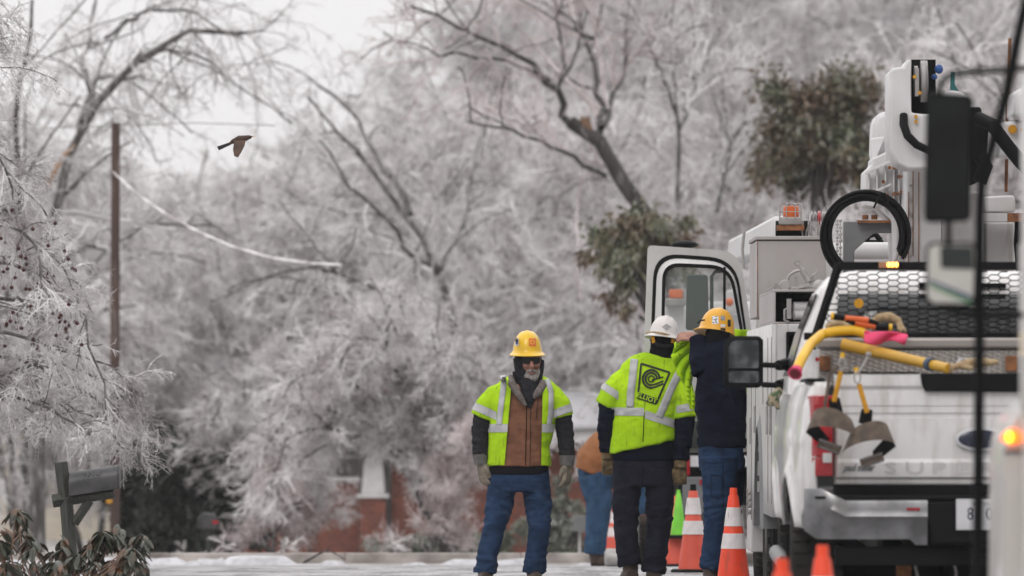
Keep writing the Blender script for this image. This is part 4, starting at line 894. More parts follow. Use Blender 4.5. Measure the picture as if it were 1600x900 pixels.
# number plate
p0, p1 = lp(1492, 826), lp(1556, 779); yy = -.197
plt = MB().bb(p0.x, p1.x, yy - .004, yy, p0.z - .004, p1.z).build('number_plate', M_plate, pk, bevel=.002)
for tx, sz, px, py in (('8', .092, 1513, 803), ('03', .092, 1547, 803), ('KENTUCKY', .020, 1535, 787)):
    me = text_mesh(tx, sz, .0004, sx=.72 if sz > .05 else 1.2); me.transform(Matrix.Translation((lp(px, 0).x, yy - .0052, lp(0, py).z)) @ Matrix.Rotation(PI / 2, 4, 'X')); link(me, 'plate_text', M_blue, plt, smooth=0)
hb = MB().ell((.115, -.30, .60), (.026, .026, .026)).cyl((.115, -.30, .52), (.115, -.30, .58), .012); hb.build('hitch_ball', M_chrome, pk)
MB().bb(-.04, .28, -.33, -.12, .46, .52).bb(-.75, .75, -.08, .02, .46, .56).build('hitch_frame', M_black, pk, bevel=.005)
# underbody
MB().cyl((-.8, 1.28, .40), (.8, 1.28, .40), .055).ell((0, 1.28, .40), (.17, .2, .16)).bb(-.5, -.42, .1, 5.8, .5, .62).bb(.42, .5, .1, 5.8, .5, .62).build('axle_and_frame', M_black, pk)
MB().lathe([(.05, -.1), (.37, -.1), (.39, -.05), (.39, .05), (.37, .1), (.05, .1)], (0, .75, .66), 'z', 32).build('spare_tyre', M_rubber, pk)
MB().tube([(-.42, 2.2, .46), (-.45, .9, .50), (-.5, .2, .52), (-.6, -.02, .50)], .035, 10).build('exhaust', M_steel, pk)
for x, z in ((-.13, .50), (-.33, .47)): MB().tube([(x, .1, z), (x + .02, .08, z - .08), (x + .01, .1, z - .16)], .008, 6).build('safety_chain', M_steel, pk)
MB().bb(-.42, -.34, .3, .33, .2, .55).build('leaf_hanger', M_rust, pk)
# tool box
bx0 = lp(1276, 0, 1.45).x; zt = lp(0, 528, 1.5).z
tbx = MB().bb(bx0 + .012, .88, 1.46, 1.95, 1.40, zt - .062).build('tool_box', M_diamond, pk, bevel=.012)
MB().bb(bx0, .893, 1.435, 1.97, zt - .058, zt).build('tool_box_lid', M_diamond, tbx, bevel=.014)
for px in (1289, 1580): MB().bb(lp(px - 9, 0, 1.4).x, lp(px + 9, 0, 1.4).x, 1.425, 1.452, lp(0, 580, 1.45).z, lp(0, 556, 1.45).z).build('latch', M_rust, tbx, bevel=.004)
MB().cyl((bx0 + .002, 1.44, 1.55), (bx0 + .002, 1.425, 1.55), .012).build('red_reflector', M_red, tbx)
MB().bb(lp(1494, 0, 1.4).x, lp(1521, 0, 1.4).x, 1.448, 1.456, lp(0, 567, 1.45).z, lp(0, 559, 1.45).z).build('warning_sticker', M_stickw, tbx)
# headache rack with expanded mesh
def rp(px, py, ly=2.02): return lp(px, py, ly)
rk = MB()
a, b, c_ = rp(1314, 415), rp(1268, 545), rp(1620, 415)
xl, xr = a.x, -a.x + .02
rk.bb(xl - .012, xr, 2.0, 2.05, rp(0, 422).z, rp(0, 409).z)
for sgn in (1,):
    rk.tube([a + Vector((-.01, 0, .01)), b], [(.022, .026)] * 2, 4); rk.tube([Vector((-a.x, a.y, a.z)), Vector((-b.x, b.y, b.z))], [(.022, .026)] * 2, 4)
rk.bb(-.88, .88, 2.0, 2.05, 1.66, 1.70)
rack = rk.build('headache_rack', M_black, pk, bevel=.004)
me_ = MB(); zt_, zb_ = rp(0, 424).z, rp(0, 528).z; pw, ph = .0635, .0285; j = 0; zz = zt_
def rodq(p, q, r=.0031): me_.tube([p, q], r, 4, cap=False)
W_, ph = .074, .0325
ncol = int(1.0 / (W_ * .75)) + 1
for i in range(-ncol, ncol + 1):
    x = i * W_ * .75
    for j in range(int((zt_ - zb_) / ph) + 2):
        z_ = zt_ - j * ph - (ph / 2 if i % 2 else 0)
        if z_ < zb_ or abs(x) > abs(xl) + (zt_ - z_) * .40 - .02: continue
        w = noise.noise(Vector((x * 3, z_ * 3, 1))) * .006
        a1, a2, a3, a4 = Vector((x - W_ * .5, 2.02, z_ - ph / 2 + w)), Vector((x - W_ * .25, 2.02, z_ + w)), Vector((x + W_ * .25, 2.02, z_ + w)), Vector((x - W_ * .25, 2.02, z_ - ph + w))
        rodq(a2, a3, .0034); rodq(a1, a2, .0030); rodq(a1, a4, .0030)
me_.build('mesh_screen', M_black, rack, smooth=0)
p0, p1 = rp(1373, 419, 1.995), rp(1404, 408, 1.995); al = MB().bb(p0.x, p1.x, 1.985, 2.0, p0.z, p1.z - .004).build('warning_light', M_amberdim, rack, bevel=.003)
for k in range(3): MB().ell(((p1.x - .012 - k * .021), 1.983, (p0.z + p1.z) / 2), (.0095, .006, .013)).build('led', M_amberlit, al)
MB().lathe([(.026, -.002), (.026, .002)], rp(1342, 474, 2.008), 'y', 24).build('round_sticker', M_web, rack)
# mirror
def mp_(px, py, ly=4.35): return lp(px, py, ly)
def rrect(x0, x1, z0, z1, r, y, n=6, tr=None):
    out = []
    rr = [tr or r, r, r, r]
    for (cx, cz, a0, r_) in ((x1, z1, 0, r), (x0, z1, PI / 2, tr or r), (x0, z0, PI, r), (x1, z0, 1.5 * PI, r)):
        ox = cx - r_ if cx == x1 else cx + r_; oz = cz - r_ if cz == z1 else cz + r_
        for k in range(n + 1): a = a0 + PI / 2 * k / n; out.append(Vector((ox + r_ * math.cos(a), y, oz + r_ * math.sin(a))))
    return out
for sgn in (1, -1):
    p0, p1 = mp_(1131, 606), mp_(1192, 525)
    def R_(x0, x1, z0, z1, r, y, tr=None):
        q = rrect(x0, x1, z0, z1, r, y, tr=tr); return q if sgn == 1 else [Vector((-v.x, v.y, v.z)) for v in q]
    mb = MB().loft([R_(p0.x + .012, p1.x - .012, p0.z + .012, p1.z - .012, .03, 4.46, .05), R_(p0.x, p1.x, p0.z, p1.z, .035, 4.41, .06), R_(p0.x, p1.x, p0.z, p1.z, .035, 4.345, .06), R_(p0.x + .012, p1.x - .012, p0.z + .012, p1.z - .012, .03, 4.335, .055)])
    mr = mb.build('side_mirror', M_black, pk)
    zs = mp_(0, 577).z
    for za, zb_, n in ((zs + .006, p1.z - .025, 'mirror_glass'), (p0.z + .03, zs - .010, 'convex_glass')):
        MB().loft([R_(p0.x + .028, p1.x - .024, za, zb_, .012, 4.336, .05 if n == 'mirror_glass' else None), R_(p0.x + .028, p1.x - .024, za, zb_, .012, 4.330, .05 if n == 'mirror_glass' else None)]).build(n, M_mirror, mr)
    for py in (570, 601):
        q0, q1 = mp_(1190, py), mp_(1216, py + 1); q2 = Vector((-.93, 4.45, q1.z + .01))
        mm = MB().tube([q0, q1], .016, 8).tube([q1, q2], [.030, .036], 8)
        if sgn == -1: mm.v = [Vector((-v.x, v.y, v.z)) for v in mm.v]
        mm.build('mirror_arm', M_black, mr)
q = lp(1219, 630, 2.9); MB().tube([Vector((-1.035, 3.05, q.z)), Vector((-1.06, 3.0, q.z)), Vector((-1.06, 2.82, q.z)), Vector((-1.03, 2.78, q.z))], .017, 8).build('door_handle', M_black, pk)
g0 = lp(1208, 622, 2.72); M_camo = mat('camouflage_cloth', (0.33, 0.27, 0.19), (0.06, 0.10, 0.045), scale=30, rough=.9, contrast=(.48, .52))
tag(link(remesh(MB().tube([lp(1206, 634, 2.7), lp(1208, 622, 2.7), lp(1218, 610, 2.75)], [.028, .034, .024], 10).tube([lp(1212, 622, 2.7), lp(1216, 640, 2.7)], [.02, .012], 8), .005, 2), 'camouflage_glove', M_camo, smooth=60), 'camouflage glove stuck behind the door handle of the pickup', 'glove')
for v in bpy.data.objects['camouflage_glove'].data.vertices: v.co += Vector((PX + .01745 * v.co.y, PY_, 0))

# things lying on the tool box and hanging over the tailgate (world space)
def TP(px, py, d=46.2): return P(px, py, d)
hs = empty('rubber_line_hose', TP(1300, 520), 0, 'bright yellow rubber line hose with red mouth hanging over the bed side', 'hose')
pts = [TP(1243, 582, 45.5), TP(1252, 562, 45.6), TP(1266, 538, 45.9), TP(1285, 522), TP(1310, 517), TP(1340, 516), TP(1356, 525)]
MB().tube([Vector(q) for q in resample(pts, 24)], .0275, 14).build('tube', M_yel, hs, world=True, smooth=60)
d_ = (pts[0] - pts[1]).normalized(); mth = MB().tube([pts[0] - d_ * .03, pts[0], pts[0] + d_ * .012], [.030, .036, .040], 16).build('mouth', M_pink, hs, world=True)
MB().tube([pts[0] + d_ * .0122, pts[0] + d_ * .0135], .030, 16).build('bore', mat('dark_red_rubber', (.16, .01, .02)), mth, world=True)
sl = empty('rubber_sleeve', TP(1400, 560), 0, 'long ochre rubber sleeve lying across the tool box above the tailgate', 'sleeve')
sp_ = [TP(1316, 538, 46.15), TP(1360, 548, 46.1), TP(1430, 564, 45.6), TP(1483, 576, 45.2)]
MB().tube([Vector(q) for q in resample(sp_, 14)], [.033 - .006 * i / 13 for i in range(14)], 16).build('tube', M_yel2, sl, world=True, smooth=60)
q = TP(1454, 569.5, 45.4); ax_ = (sp_[3] - sp_[2]).normalized(); MB().tube([q - ax_ * .022, q + ax_ * .022], .036, 16).build('strap', mat('blue_grey_rubber', (.04, .07, .12)), sl, world=True)
MB().tube([TP(1483, 576, 45.2), TP(1489, 577, 45.2)], .031, 14).build('collar', M_leather, sl, world=True)
def tool(lb, a, b, c, d__):
    t_ = empty('bolt_cutter', TP(*a), 0, lb, 'tool', 'insulated tools on the tool box')
    A_, B_, C_, D_ = TP(*a), TP(*b), TP(*c), TP(*d__)
    MB().tube([A_, A_.lerp(B_, .2)], .021, 12).build('tip', M_yel, t_, world=True); MB().tube([A_.lerp(B_, .15), B_], [.019, .017], 12).build('grip', M_black, t_, world=True)
    MB().tube([B_, C_], [.016, .018], 12).build('handle', M_orangegrip, t_, world=True); MB().tube([C_, D_], [.017, .012], 10).build('jaw', M_black, t_, world=True)
tool('insulated cutter with black grip and orange handle pointing left on the tool box', (1298, 494), (1320, 497), (1357, 501), (1372, 506))
tool('insulated cutter with orange handle and black yellow-ringed grip pointing right', (1394, 512), (1368, 511), (1336, 505), (1322, 500))
for lb, pts, r in (('tan leather glove lying under the cutter, nearer the yellow hose', ((1290, 511), (1302, 507), (1318, 506), (1330, 508)), (.012, .022, .02, .012)), ('tan leather glove draped over the top of the pink cloth', ((1360, 504), (1372, 497), (1390, 495), (1404, 502), (1410, 514)), (.012, .024, .028, .022, .012))):
    mb = MB().tube([TP(x, y, 46.3) for x, y in pts], r, 10)
    for k in range(4): mb.tube([TP(pts[-2][0], pts[-2][1], 46.3), TP(pts[-1][0] + k * 4 - 6, pts[-1][1] + 2 + (k % 2) * 3, 46.24)], [.013, .008], 6)
    tag(link(remesh(mb, .005, 2, (.004, (30, 30, 30))), 'leather_glove', M_leather, smooth=60), lb, 'glove', 'tan gloves on the tool box')
mb = MB(); V, Fc = grid(lambda u, v: TP(1350 + 70 * u - 6 * v * u, 514 + 22 * v + 9 * u * (1 - v) + 3 * math.sin(u * 7), 46.0 + .02 * math.sin(u * 9 + v * 4)) , np.linspace(0, 1, 12), np.linspace(0, 1, 8)); mb.add(V, Fc)
tag(mb.build('pink_cloth', M_pink, smooth=70, solid=.012, sub=1), 'pink cloth bag lying on the tool box below the gloves', 'cloth')
gl = MB().tube([P(1488, 574, 45.3), P(1510, 568, 45.3), P(1535, 566, 45.3), P(1560, 566, 45.3)], [.014, .026, .026, .012], 10).tube([P(1500, 572, 45.28), P(1520, 576, 45.25)], [.016, .010], 8)
tag(link(remesh(gl, .005, 2, (.004, (30, 30, 30))), 'leather_glove', M_leather, smooth=60), 'flat tan leather glove on the black tailgate cap behind the mirror post', 'glove')

def belt(lb, hook, top, bot, cx, cy, rx, seed, tilt):
    d = 44.62; s = F / d; B = lambda x, y, dy=0: P(x, y, d + dy)
    e = empty('climbing_strap', B(cx, cy), 0, lb, 'strap', 'two climbing straps hanging on the tailgate')
    MB().tube([B(*hook), B(hook[0] + (top[0] - hook[0]) * .4, hook[1] + 10)], .012, 8).build('hook_tip', M_yel, e, world=True)
    k = MB(); hx = (hook[0] + top[0]) / 2
    loop = [B(hx + 5 * math.cos(t), (hook[1] + top[1]) / 2 + 9 * math.sin(t) + 3, -.01) for t in np.linspace(0, 2 * PI, 14)]
    k.tube(loop, .005, 6); k.build('carabiner', M_steel, e, world=True)
    MB().tube([B(*top), B(*bot)], [(.006, .014)] * 2, 4).build('webbing', M_web, e, world=True, bevel=.002)
    MB().tube([B(bot[0], bot[1] - 6, .005), B(bot[0] + tilt * 4, bot[1] + 18, .01)], [(.008, .032), (.008, .038)], 4).build('buckle_pad', M_black, e, world=True, bevel=.004)
    def ribbon(cc, w):      # cc: (px, py, depth offset) along the strap, w: half width in px along its own fall direction
        rings = []; m_ = len(cc)
        for i in range(m_):
            x, y, dp = cc[i]; fl = (x - cx) * .16
            rings.append([B(x - fl, y - w, dp + .012), B(x + fl, y + w, dp - .022), B(x + fl, y + w, dp - .015), B(x - fl, y - w, dp + .019)])
        return rings
    fr = []; n = 18
    for i in range(n + 1):     # the broad leather pad arching out towards the camera
        t = PI * i / n; x = cx + rx * math.cos(t) * -1; fr.append((x, cy + 6 - 17 * math.sin(t) + tilt * (x - cx) * .22, -.015 - .085 * math.sin(t)))
    rings = ribbon(fr, 15)
    e0 = fr[0] if tilt > 0 else fr[-1]; e1 = (cx - tilt * 8, cy + 34, -.02)
    bk = [(e0[0] + (e1[0] - e0[0]) * t, e0[1] + 4 + (e1[1] - e0[1] - 8) * t, e0[2] + .03 * math.sin(PI * t)) for t in np.linspace(0, 1, 8)]
    MB().loft(ribbon(bk, 10), cap=False).build('shaded_inner_fold', M_black, e, world=True, smooth=45)  # coloured black for the shade inside the belt loop
    MB().loft(rings, cap=False).build('belt_loop', M_belt, e, world=True, smooth=45)
    q = B(cx - tilt * 6, cy + 34, -.03); r_ = Matrix.Rotation(tilt * .35, 3, 'Y'); mbk = MB().box(q, (.125, .012, .05), r_); mbk.build('folded_end', M_belt, e, world=True, bevel=.004)
    mm = MB(); mm.box(q + Vector((0, -.012, .018)), (.115, .006, .006), r_); mm.box(q + Vector((0, -.012, -.018)), (.115, .006, .006), r_); mm.build('buckle', M_chrome, e, world=True)
belt('left climbing strap with brown belt loop over the tail light', (1317, 551), (1314, 580), (1303, 628), 1302, 664, 37, 0, 1)
belt('right climbing strap with brown belt loop over the bare tailgate', (1337, 574), (1342, 600), (1355, 645), 1357, 685, 37, 2, -.9)
MB_ = MB().tube([P(1310, 572, 44.6), P(1296, 585, 44.62), P(1292, 615, 44.63), P(1287, 645, 44.62)], [(.004, .009)] * 4, 4)
tag(MB_.build('leather_thong', M_belt, bevel=.001), 'thin brown leather thong hanging beside the left climbing strap', 'strap')
tag(MB().tube([P(1357, 556, 44.75), P(1349, 570, 44.72), P(1343, 580, 44.7)], [.008, .006, .006], 6).ell(P(1357, 554, 44.75), (.016, .012, .014)).build('eye_bolt', M_steel), 'small greenish metal eye bolt above the right climbing strap', 'bolt')

# ------------------------------------------------------------------ bucket truck
bt = empty('bucket_truck', (2.9, 53, 0), 0, 'white bucket truck with folded boom and open cab door ahead of the pickup', 'truck')
def BB(mb, name, m, par=bt, **k): return mb.build(name, m, par, world=True, **k)
def pxprism(mb, pts, d0, d1):
    """outline given at depth d0, extruded straight back to d1"""
    q = [P(x, y, d0) for x, y in pts]; return mb.prism([(v.x, v.z) for v in q], d0, d1)
X0, X1 = 1.645, 4.10
ZL = .60
# side wall with wheel arch
wy, wz, WR = 55.6, .50, .66
def bz(y): return max(ZL, wz + math.sqrt(max(0, WR ** 2 - (y - wy) ** 2))) if abs(y - wy) < WR else ZL
yy_ = sorted(list(np.linspace(53, 58.7, 60)) + [wy - WR * .999, wy + WR * .999, wy - WR * .97, wy + WR * .97])
mb = MB().add(*grid(lambda y, v: Vector((X0, y, bz(y) + (1.80 - bz(y)) * v)), yy_, np.linspace(0, 1, 6))); BB(mb, 'side_wall', M_white2, solid=.03, smooth=30)
ar = MB(); rings = []
for k in range(15):
    t = PI * k / 14; y = wy - WR * math.cos(t); z = wz + WR * math.sin(t); y2 = wy - (WR + .07) * math.cos(t); z2 = wz + (WR + .07) * math.sin(t)
    rings.append([Vector((X0 - .05, y, z)), Vector((X0 + .25, y, z)), Vector((X0 + .25, y2, z2)), Vector((X0 - .03, y2, z2))])
BB(ar.loft(rings), 'fender_flare', M_greyframe)
for (y0, y1, z0, z1) in ((53.05, 53.75, .66, 1.74), (53.8, 54.75, .66, 1.74), (54.85, 56.4, 1.28, 1.74), (56.5, 57.4, .66, 1.74), (57.5, 58.6, .5, 1.74)):
    dr = BB(MB().bb(X0 - .028, X0 - .002, y0, y1, z0, z1), 'locker_door', M_white2, bevel=.008)
    BB(MB().bb(X0 - .045, X0 - .03, y0 + .05, y0 + .08, (z0 + z1) / 2 - .09, (z0 + z1) / 2 + .09), 'handle', M_steel, dr, bevel=.004)
    BB(MB().bb(X0 - .034, X0 - .029, y0 + .012, y0 + .02, z0 + .02, z1 - .02), 'hinge', M_greyframe, dr)
BB(MB().bb(X0 - .03, X0 + .1, 57.6, 58.7, .30, .6), 'lower_step', M_white2, bevel=.01)
# rear face
a, b = P(1231, 0, 53).x, P(1292, 0, 53).x
mb = MB().bb(X0 + .001, a, 53.0, 53.06, .75, 1.80).bb(b, X1, 53.0, 53.06, .75, 1.80).bb(a + .001, b - .001, 53.0, 53.06, 1.745, 1.80).bb(a + .001, b - .001, 53.0, 53.06, .75, .95)
BB(mb, 'rear_wall', M_white2, bevel=.006)
BB(MB().bb(X0 + .04, X1, 53.5, 53.55, .75, 1.78).bb(a, b, 53.06, 53.5, .9, .95), 'compartment_shade', M_dark)  # black panels paint the shade inside the compartment opening
fr = MB()
for q0, q1, r0, r1 in ((a - .012, a + .004, .96, 1.75), (b - .004, b + .012, .96, 1.75)): fr.bb(q0, q1, 52.985, 53.0, r0, r1)
BB(fr.bb(a, b, 52.985, 53.0, 1.735, 1.752), 'door_gasket', M_black)
BB(MB().tube([P(1246, 555, 53.1), P(1258, 550, 53.1), P(1262, 560, 53.1), P(1257, 570, 53.1)], .012, 6), 'grab_hook', M_rust)
BB(MB().bb(X0, X1, 53.06, 58.7, 1.79, 1.80).bb(X0, X1, 53, 53.07, .62, .76), 'body_floor', M_greybox)
for xx in (X0 + .13, X1 - .17): wheel(bt, (xx, 55.6, .50), .50, .26, world=True); 
wheel(bt, (X0 + .44, 55.6, .50), .50, .26, world=True, rim=False); wheel(bt, (X0 + .2, 60.4, .50), .50, .26, world=True); wheel(bt, (X1 - .2, 60.4, .50), .50, .26, world=True)
BB(MB().bb(2.3, 2.42, 53, 62, .62, .8).bb(3.3, 3.42, 53, 62, .62, .8).cyl((1.9, 55.6, .5), (3.9, 55.6, .5), .09).bb(X0 + .03, X1 - .02, 54.9, 55.0, .15, .6), 'chassis', M_black)
ch_ = MB()
for k in range(9): ch_.lathe([(.012, -.004), (.018, 0), (.012, .004)], P(1172 + (k % 2) * 3, 765 + k * 5, 57.4) + Vector((-.02, 0, 0)), 'y' if k % 2 else 'x', 10)
BB(ch_, 'chain', M_steel)
# open shelf box on the rear corner
z0, z1 = P(0, 503, 53.2).z, P(0, 456, 53.2).z; xa, xb = P(1208, 0, 53.2).x, P(1302, 0, 53.2).x
mb = MB().bb(xa, xa + .015, 53.2, 56.2, z0, z1).bb(xa, xb, 53.2, 56.2, z1, z1 + .015).bb(xa, xb, 53.2, 56.2, z0 - .012, z0).bb(xb - .01, xb, 53.2, 56.2, z0, z1).bb(xa + .015, xb - .01, 54.0, 54.03, z0, z1)
sh = BB(mb, 'shelf_box', M_greybox, bevel=.003)
BB(MB().bb(xa + .016, xb - .011, 53.98, 53.998, z0 + .001, z1 - .001), 'shelf_shade', M_dark, sh)  # black sheet added to paint the shade deep in the shelf
for py, r in ((479, .030), (492, .031)):
    tag(MB().cyl(P(1240, py, 53.3), P(1300, py - 1, 53.35), r, seg=16).build('tube_roll', M_leather if 0 else M_boom), 'pale tube in the open shelf of the bucket truck, ' + ('upper of two' if py < 485 else 'lower of two'), 'tube', 'pale tubes in the open shelf')
BB(MB().tube([P(1233, 503, 53.15), P(1226, 500, 53.15), P(1226, 484, 53.15), P(1234, 480, 53.15)], .008, 8).bb(P(1229, 0, 53.15).x, P(1236, 0, 53.15).x, 53.12, 53.18, P(0, 498, 53.15).z, P(0, 467, 53.15).z), 'clamp_bracket', M_steel, sh)
cn = MB()
for k in range(7): cn.lathe([(.006, -.003), (.011, 0), (.006, .003)], P(1269, 461 + k * 4.5, 53.12), 'y' if k % 2 else 'x', 10)
BB(cn, 'shelf_chain', M_steel, sh)
# hot line clamps on the shelf
def clampset(lb, parts):
    e = empty('line_clamp', P(1240, 455, 53.4), 0, lb, 'clamp', 'metal clamps on top of the shelf'); [MBx.build(n, M_steel, e, world=True) for n, MBx in parts]
D = 53.35; c = lambda x, y, dy=0: P(x, y, D + dy)
clampset('grey metal line clamp with round drum and curved arm on the shelf, left one', [
    ('drum', MB().lathe([(.030, -.03), (.036, -.025), (.036, .025), (.030, .03)], c(1226, 446), 'y', 20)), ('arm', MB().tube([c(1230, 440), c(1233, 430), c(1242, 424), (c(1256, 421))], .010, 8).tube([c(1232, 452), c(1245, 450), c(1243, 432)], .012, 6)),
    ('handle', MB().tube([c(1197, 454), c(1210, 447), c(1210, 453), c(1197, 455)], .004, 6).box(c(1213, 447), (.02, .02, .035)))])
clampset('grey metal ratchet clamp with ring and spring on the shelf, right one', [
    ('ring', MB().tube([c(1246 + 4 * math.cos(t), 411 + 4 * math.sin(t)) for t in np.linspace(0, 2 * PI, 12)], .005, 6)), ('shaft', MB().tube([c(1248, 415), c(1256, 428), c(1264, 440)], [.008, .018, .02], 8)),
    ('spring', MB().tube([c(1262 + k * .7, 446 - 8 * (k % 2) - k * .5) for k in range(16)], .004, 5).tube([c(1245, 453), c(1275, 447), c(1293, 444)], .006, 6)), ('hook', MB().tube([c(1268, 430), c(1274, 428), c(1277, 423), c(1273, 420)], .005, 6)),
    ('plate', MB().lathe([(.03, -.02), (.045, -.015), (.045, .015), (.03, .02)], c(1281, 448), 'y', 18)), ('jaw', MB().box(c(1254, 447), (.09, .03, .018), Matrix.Rotation(-.3, 3, 'Y')))])
# tall grey box
za, zb = P(0, 496, 56.3).z, P(0, 376, 56.3).z; xa, xb = P(1182, 0, 56.3).x, P(1290, 0, 56.3).x
gb = BB(MB().bb(xa, xb, 56.3, 57.9, za, zb), 'tall_locker', M_greybox, bevel=.006)
BB(MB().bb(xa - .008, xb + .004, 56.285, 57.92, zb + .006, zb + .030), 'locker_lid', M_greybox, gb, bevel=.004)
BB(MB().bb(xa + .004, xa + .008, 56.294, 56.298, za, zb), 'rust_seam', M_rust, gb)
# beacon
d = 57.2; c = P(1235, 352, d)
bc = BB(MB().lathe([(.074, 0), (.078, .012), (.078, .042), (.070, .05)], P(1235, 351, d), 'z', 24), 'beacon_base', M_steel); BB(MB().lathe([(.052, 0), (.054, .01), (.052, .066), (.046, .072)], P(1236, 338, d) + Vector((0, 0, -.005)), 'z', 24), 'beacon_lens', M_amber, bc)
cg = MB(); cc = P(1235, 338, d)
for k in range(4):
    t = PI * k / 4 + .4
    cg.tube([cc + Vector((.078 * math.cos(t), .078 * math.sin(t), -.02)), cc + Vector((.078 * math.cos(t), .078 * math.sin(t), .075)), cc + Vector((.06 * math.cos(t), .06 * math.sin(t), .085)), cc + Vector((-.06 * math.cos(t), -.06 * math.sin(t), .085)), cc + Vector((-.078 * math.cos(t), -.078 * math.sin(t), .075)), cc + Vector((-.078 * math.cos(t), -.078 * math.sin(t), -.02))], .004, 6)
cg.tube([cc + Vector((.079 * math.cos(t), .079 * math.sin(t), .03)) for t in np.linspace(0, 2 * PI, 25)], .003, 5); BB(cg, 'beacon_cage', M_steel, bc)
BB(MB().bb(P(1214, 0, d).x, P(1256, 0, d).x, d - .06, d + .1, P(0, 360, d).z, P(0, 352, d).z), 'beacon_bracket', M_rust, bc)
BB(MB().cyl(P(1212, 362, 57.4), P(1248, 362, 57.4), .075, seg=20).bb(P(1240, 0, 57.5).x, P(1262, 0, 57.5).x, 57.5, 57.6, P(0, 375, 57.5).z, P(0, 345, 57.5).z), 'winch_drum', M_black)
ins = MB(); 
for k in range(5): ins.lathe([(.02, -.006), (.04, 0), (.02, .006)], P(1266 + k * 2.5, 341, 57.8) + Vector((0, 0, .012 * (k % 2))), 'x', 14)
for k in range(4): ins.lathe([(.02, -.006), (.036, 0), (.02, .006)], P(1286 + k * 1.6, 338, 57.8), 'x', 14)
BB(ins, 'insulators', M_boom); BB(MB().lathe([(.03, -.012), (.05, -.006), (.05, .006), (.03, .012)], P(1280, 341, 57.75), 'x', 18), 'red_pulley', M_red)
tg = MB(); rg = random.Random(4)
for k in range(9):
    x = 1256 + k * 5; tg.tube([P(x + rg.uniform(-3, 3), 372, 57.3), P(x + rg.uniform(-4, 4), 360, 57.3), P(x + rg.uniform(-4, 4), 348 + rg.uniform(-5, 5), 57.3)], .007, 6)
BB(tg, 'cable_bundle', M_steel)
# boom tip lying forward over the cab
def q_rect(x0, x1, y0, y1, d):
    a, b = P(x0, y1, d), P(x1, y0, d); return [Vector((a.x, d, a.z)), Vector((b.x, d, a.z)), Vector((b.x, d, b.z)), Vector((a.x, d, b.z))]
BB(MB().loft([[Vector(v) for v in q_rect(1205, 1250, 338, 392, 59)], [Vector(v) for v in q_rect(1172, 1210, 356, 402, 64)], [Vector(v) for v in q_rect(1138, 1168, 374, 412, 70)]]), 'boom_tip', M_boom, bevel=.03)
BB(MB().tube([P(1163, 362, 62), P(1160, 390, 62), P(1162, 420, 62)], .012, 6), 'boom_strap', M_steel)
# gantry frame, pipe, coil
g = MB(); pxprism(g, [(1318, 425), (1318, 346), (1404, 346), (1404, 364), (1366, 364), (1335, 392), (1335, 425)], 55.5, 55.62); BB(g, 'gantry', M_greyframe, bevel=.006)
BB(MB().bb(P(1340, 0, 55.4).x, P(1392, 0, 55.4).x, 55.42, 55.68, P(0, 348, 55.4).z, P(0, 344, 55.4).z).lathe([(.02, 0), (.02, .03)], P(1352, 343, 55.5), 'z', 10).lathe([(.02, 0), (.02, .03)], P(1366, 343, 55.5), 'z', 10), 'gantry_cap', M_rust)
BB(MB().cyl(P(1325, 392, 57), P(1440, 392, 57), .058, seg=20), 'white_pipe', M_boom); BB(MB().tube([P(1352, 376, 57.6), P(1358, 368, 57.6), P(1368, 366, 57.6), P(1376, 376, 57.6)], .02, 8).bb(P(1338, 0, 57.6).x, P(1380, 0, 57.6).x, 57.6, 57.7, P(0, 380, 57.6).z, P(0, 375, 57.6).z), 'shackle', M_black)
co = MB(); rg = random.Random(11)
for k in range(11):
    R = .212 + .0055 * k + rg.uniform(-.004, .004); ox, oz, oy = rg.uniform(-.008, .008), rg.uniform(-.006, .006), rg.uniform(-.05, .05)
    c = P(1352, 369, 54.5); n = 56
    co.tube([c + Vector((ox + (R + .012) * math.cos(t), oy + .012 * math.sin(3 * t + k), oz + (R + .02) * 1.0 * math.sin(t))) for t in np.linspace(-.13 * PI - .012 * k, 1.30 * PI, n)], .0108, 8)
tag(co.build('hose_coil', M_black, smooth=60), 'large coil of black hose hung on the grey gantry of the bucket truck', 'hose')
BB(MB().tube([P(1365, 325, 54.4), P(1376, 303, 54.4), P(1382, 302, 54.4), P(1389, 318, 54.4)], .008, 6), 'coil_hook', M_black)
cn = MB()
for k in range(14):
    for j in (0, 1): cn.lathe([(.006, -.004), (.012, 0), (.006, .004)], P(1308 + j * 5, 345 + k * 5.2, 55.3), 'y' if (k + j) % 2 else 'x', 8)
BB(cn, 'hanging_chains', M_steel)
wc = MB()
for k in range(4): wc.tube([P(1412 + k * 3, 372, 54.8), P(1404 + k * 4, 392, 54.7), P(1392 + k * 6, 425, 54.7)], .009, 8)
BB(wc, 'pale_cables', M_greybox)
# folded boom
g = MB(); pxprism(g, [(1412, 425), (1415, 236), (1470, 236), (1470, 425)], 54.9, 55.3); tc_ = BB(g, 'turret_column', M_boom, bevel=.02)
g = MB()
for x_, y0, y1 in ((1419, 300, 412), (1426, 262, 400), (1435, 268, 412)): pxprism(g, [(x_, y1), (x_, y0), (x_ + 1.3, y0), (x_ + 1.3, y1)], 54.885, 54.897)
BB(g, 'column_seams', M_rust, tc_)
g = MB()
for k in range(6): g.cyl(P(1423, 290 + k * 22, 54.89), P(1423, 290 + k * 22, 54.86), .010, seg=8)
BB(g, 'column_bolts', M_steel, tc_)
g = MB(); pxprism(g, [(1350, 303), (1351, 268), (1362, 258), (1362, 248), (1396, 232), (1470, 232), (1470, 330), (1405, 330), (1402, 415), (1395, 415), (1393, 345), (1372, 326), (1352, 322)], 55.4, 56.0); rb = BB(g, 'boom_lower_arm', M_boom, bevel=.012)
g = MB()
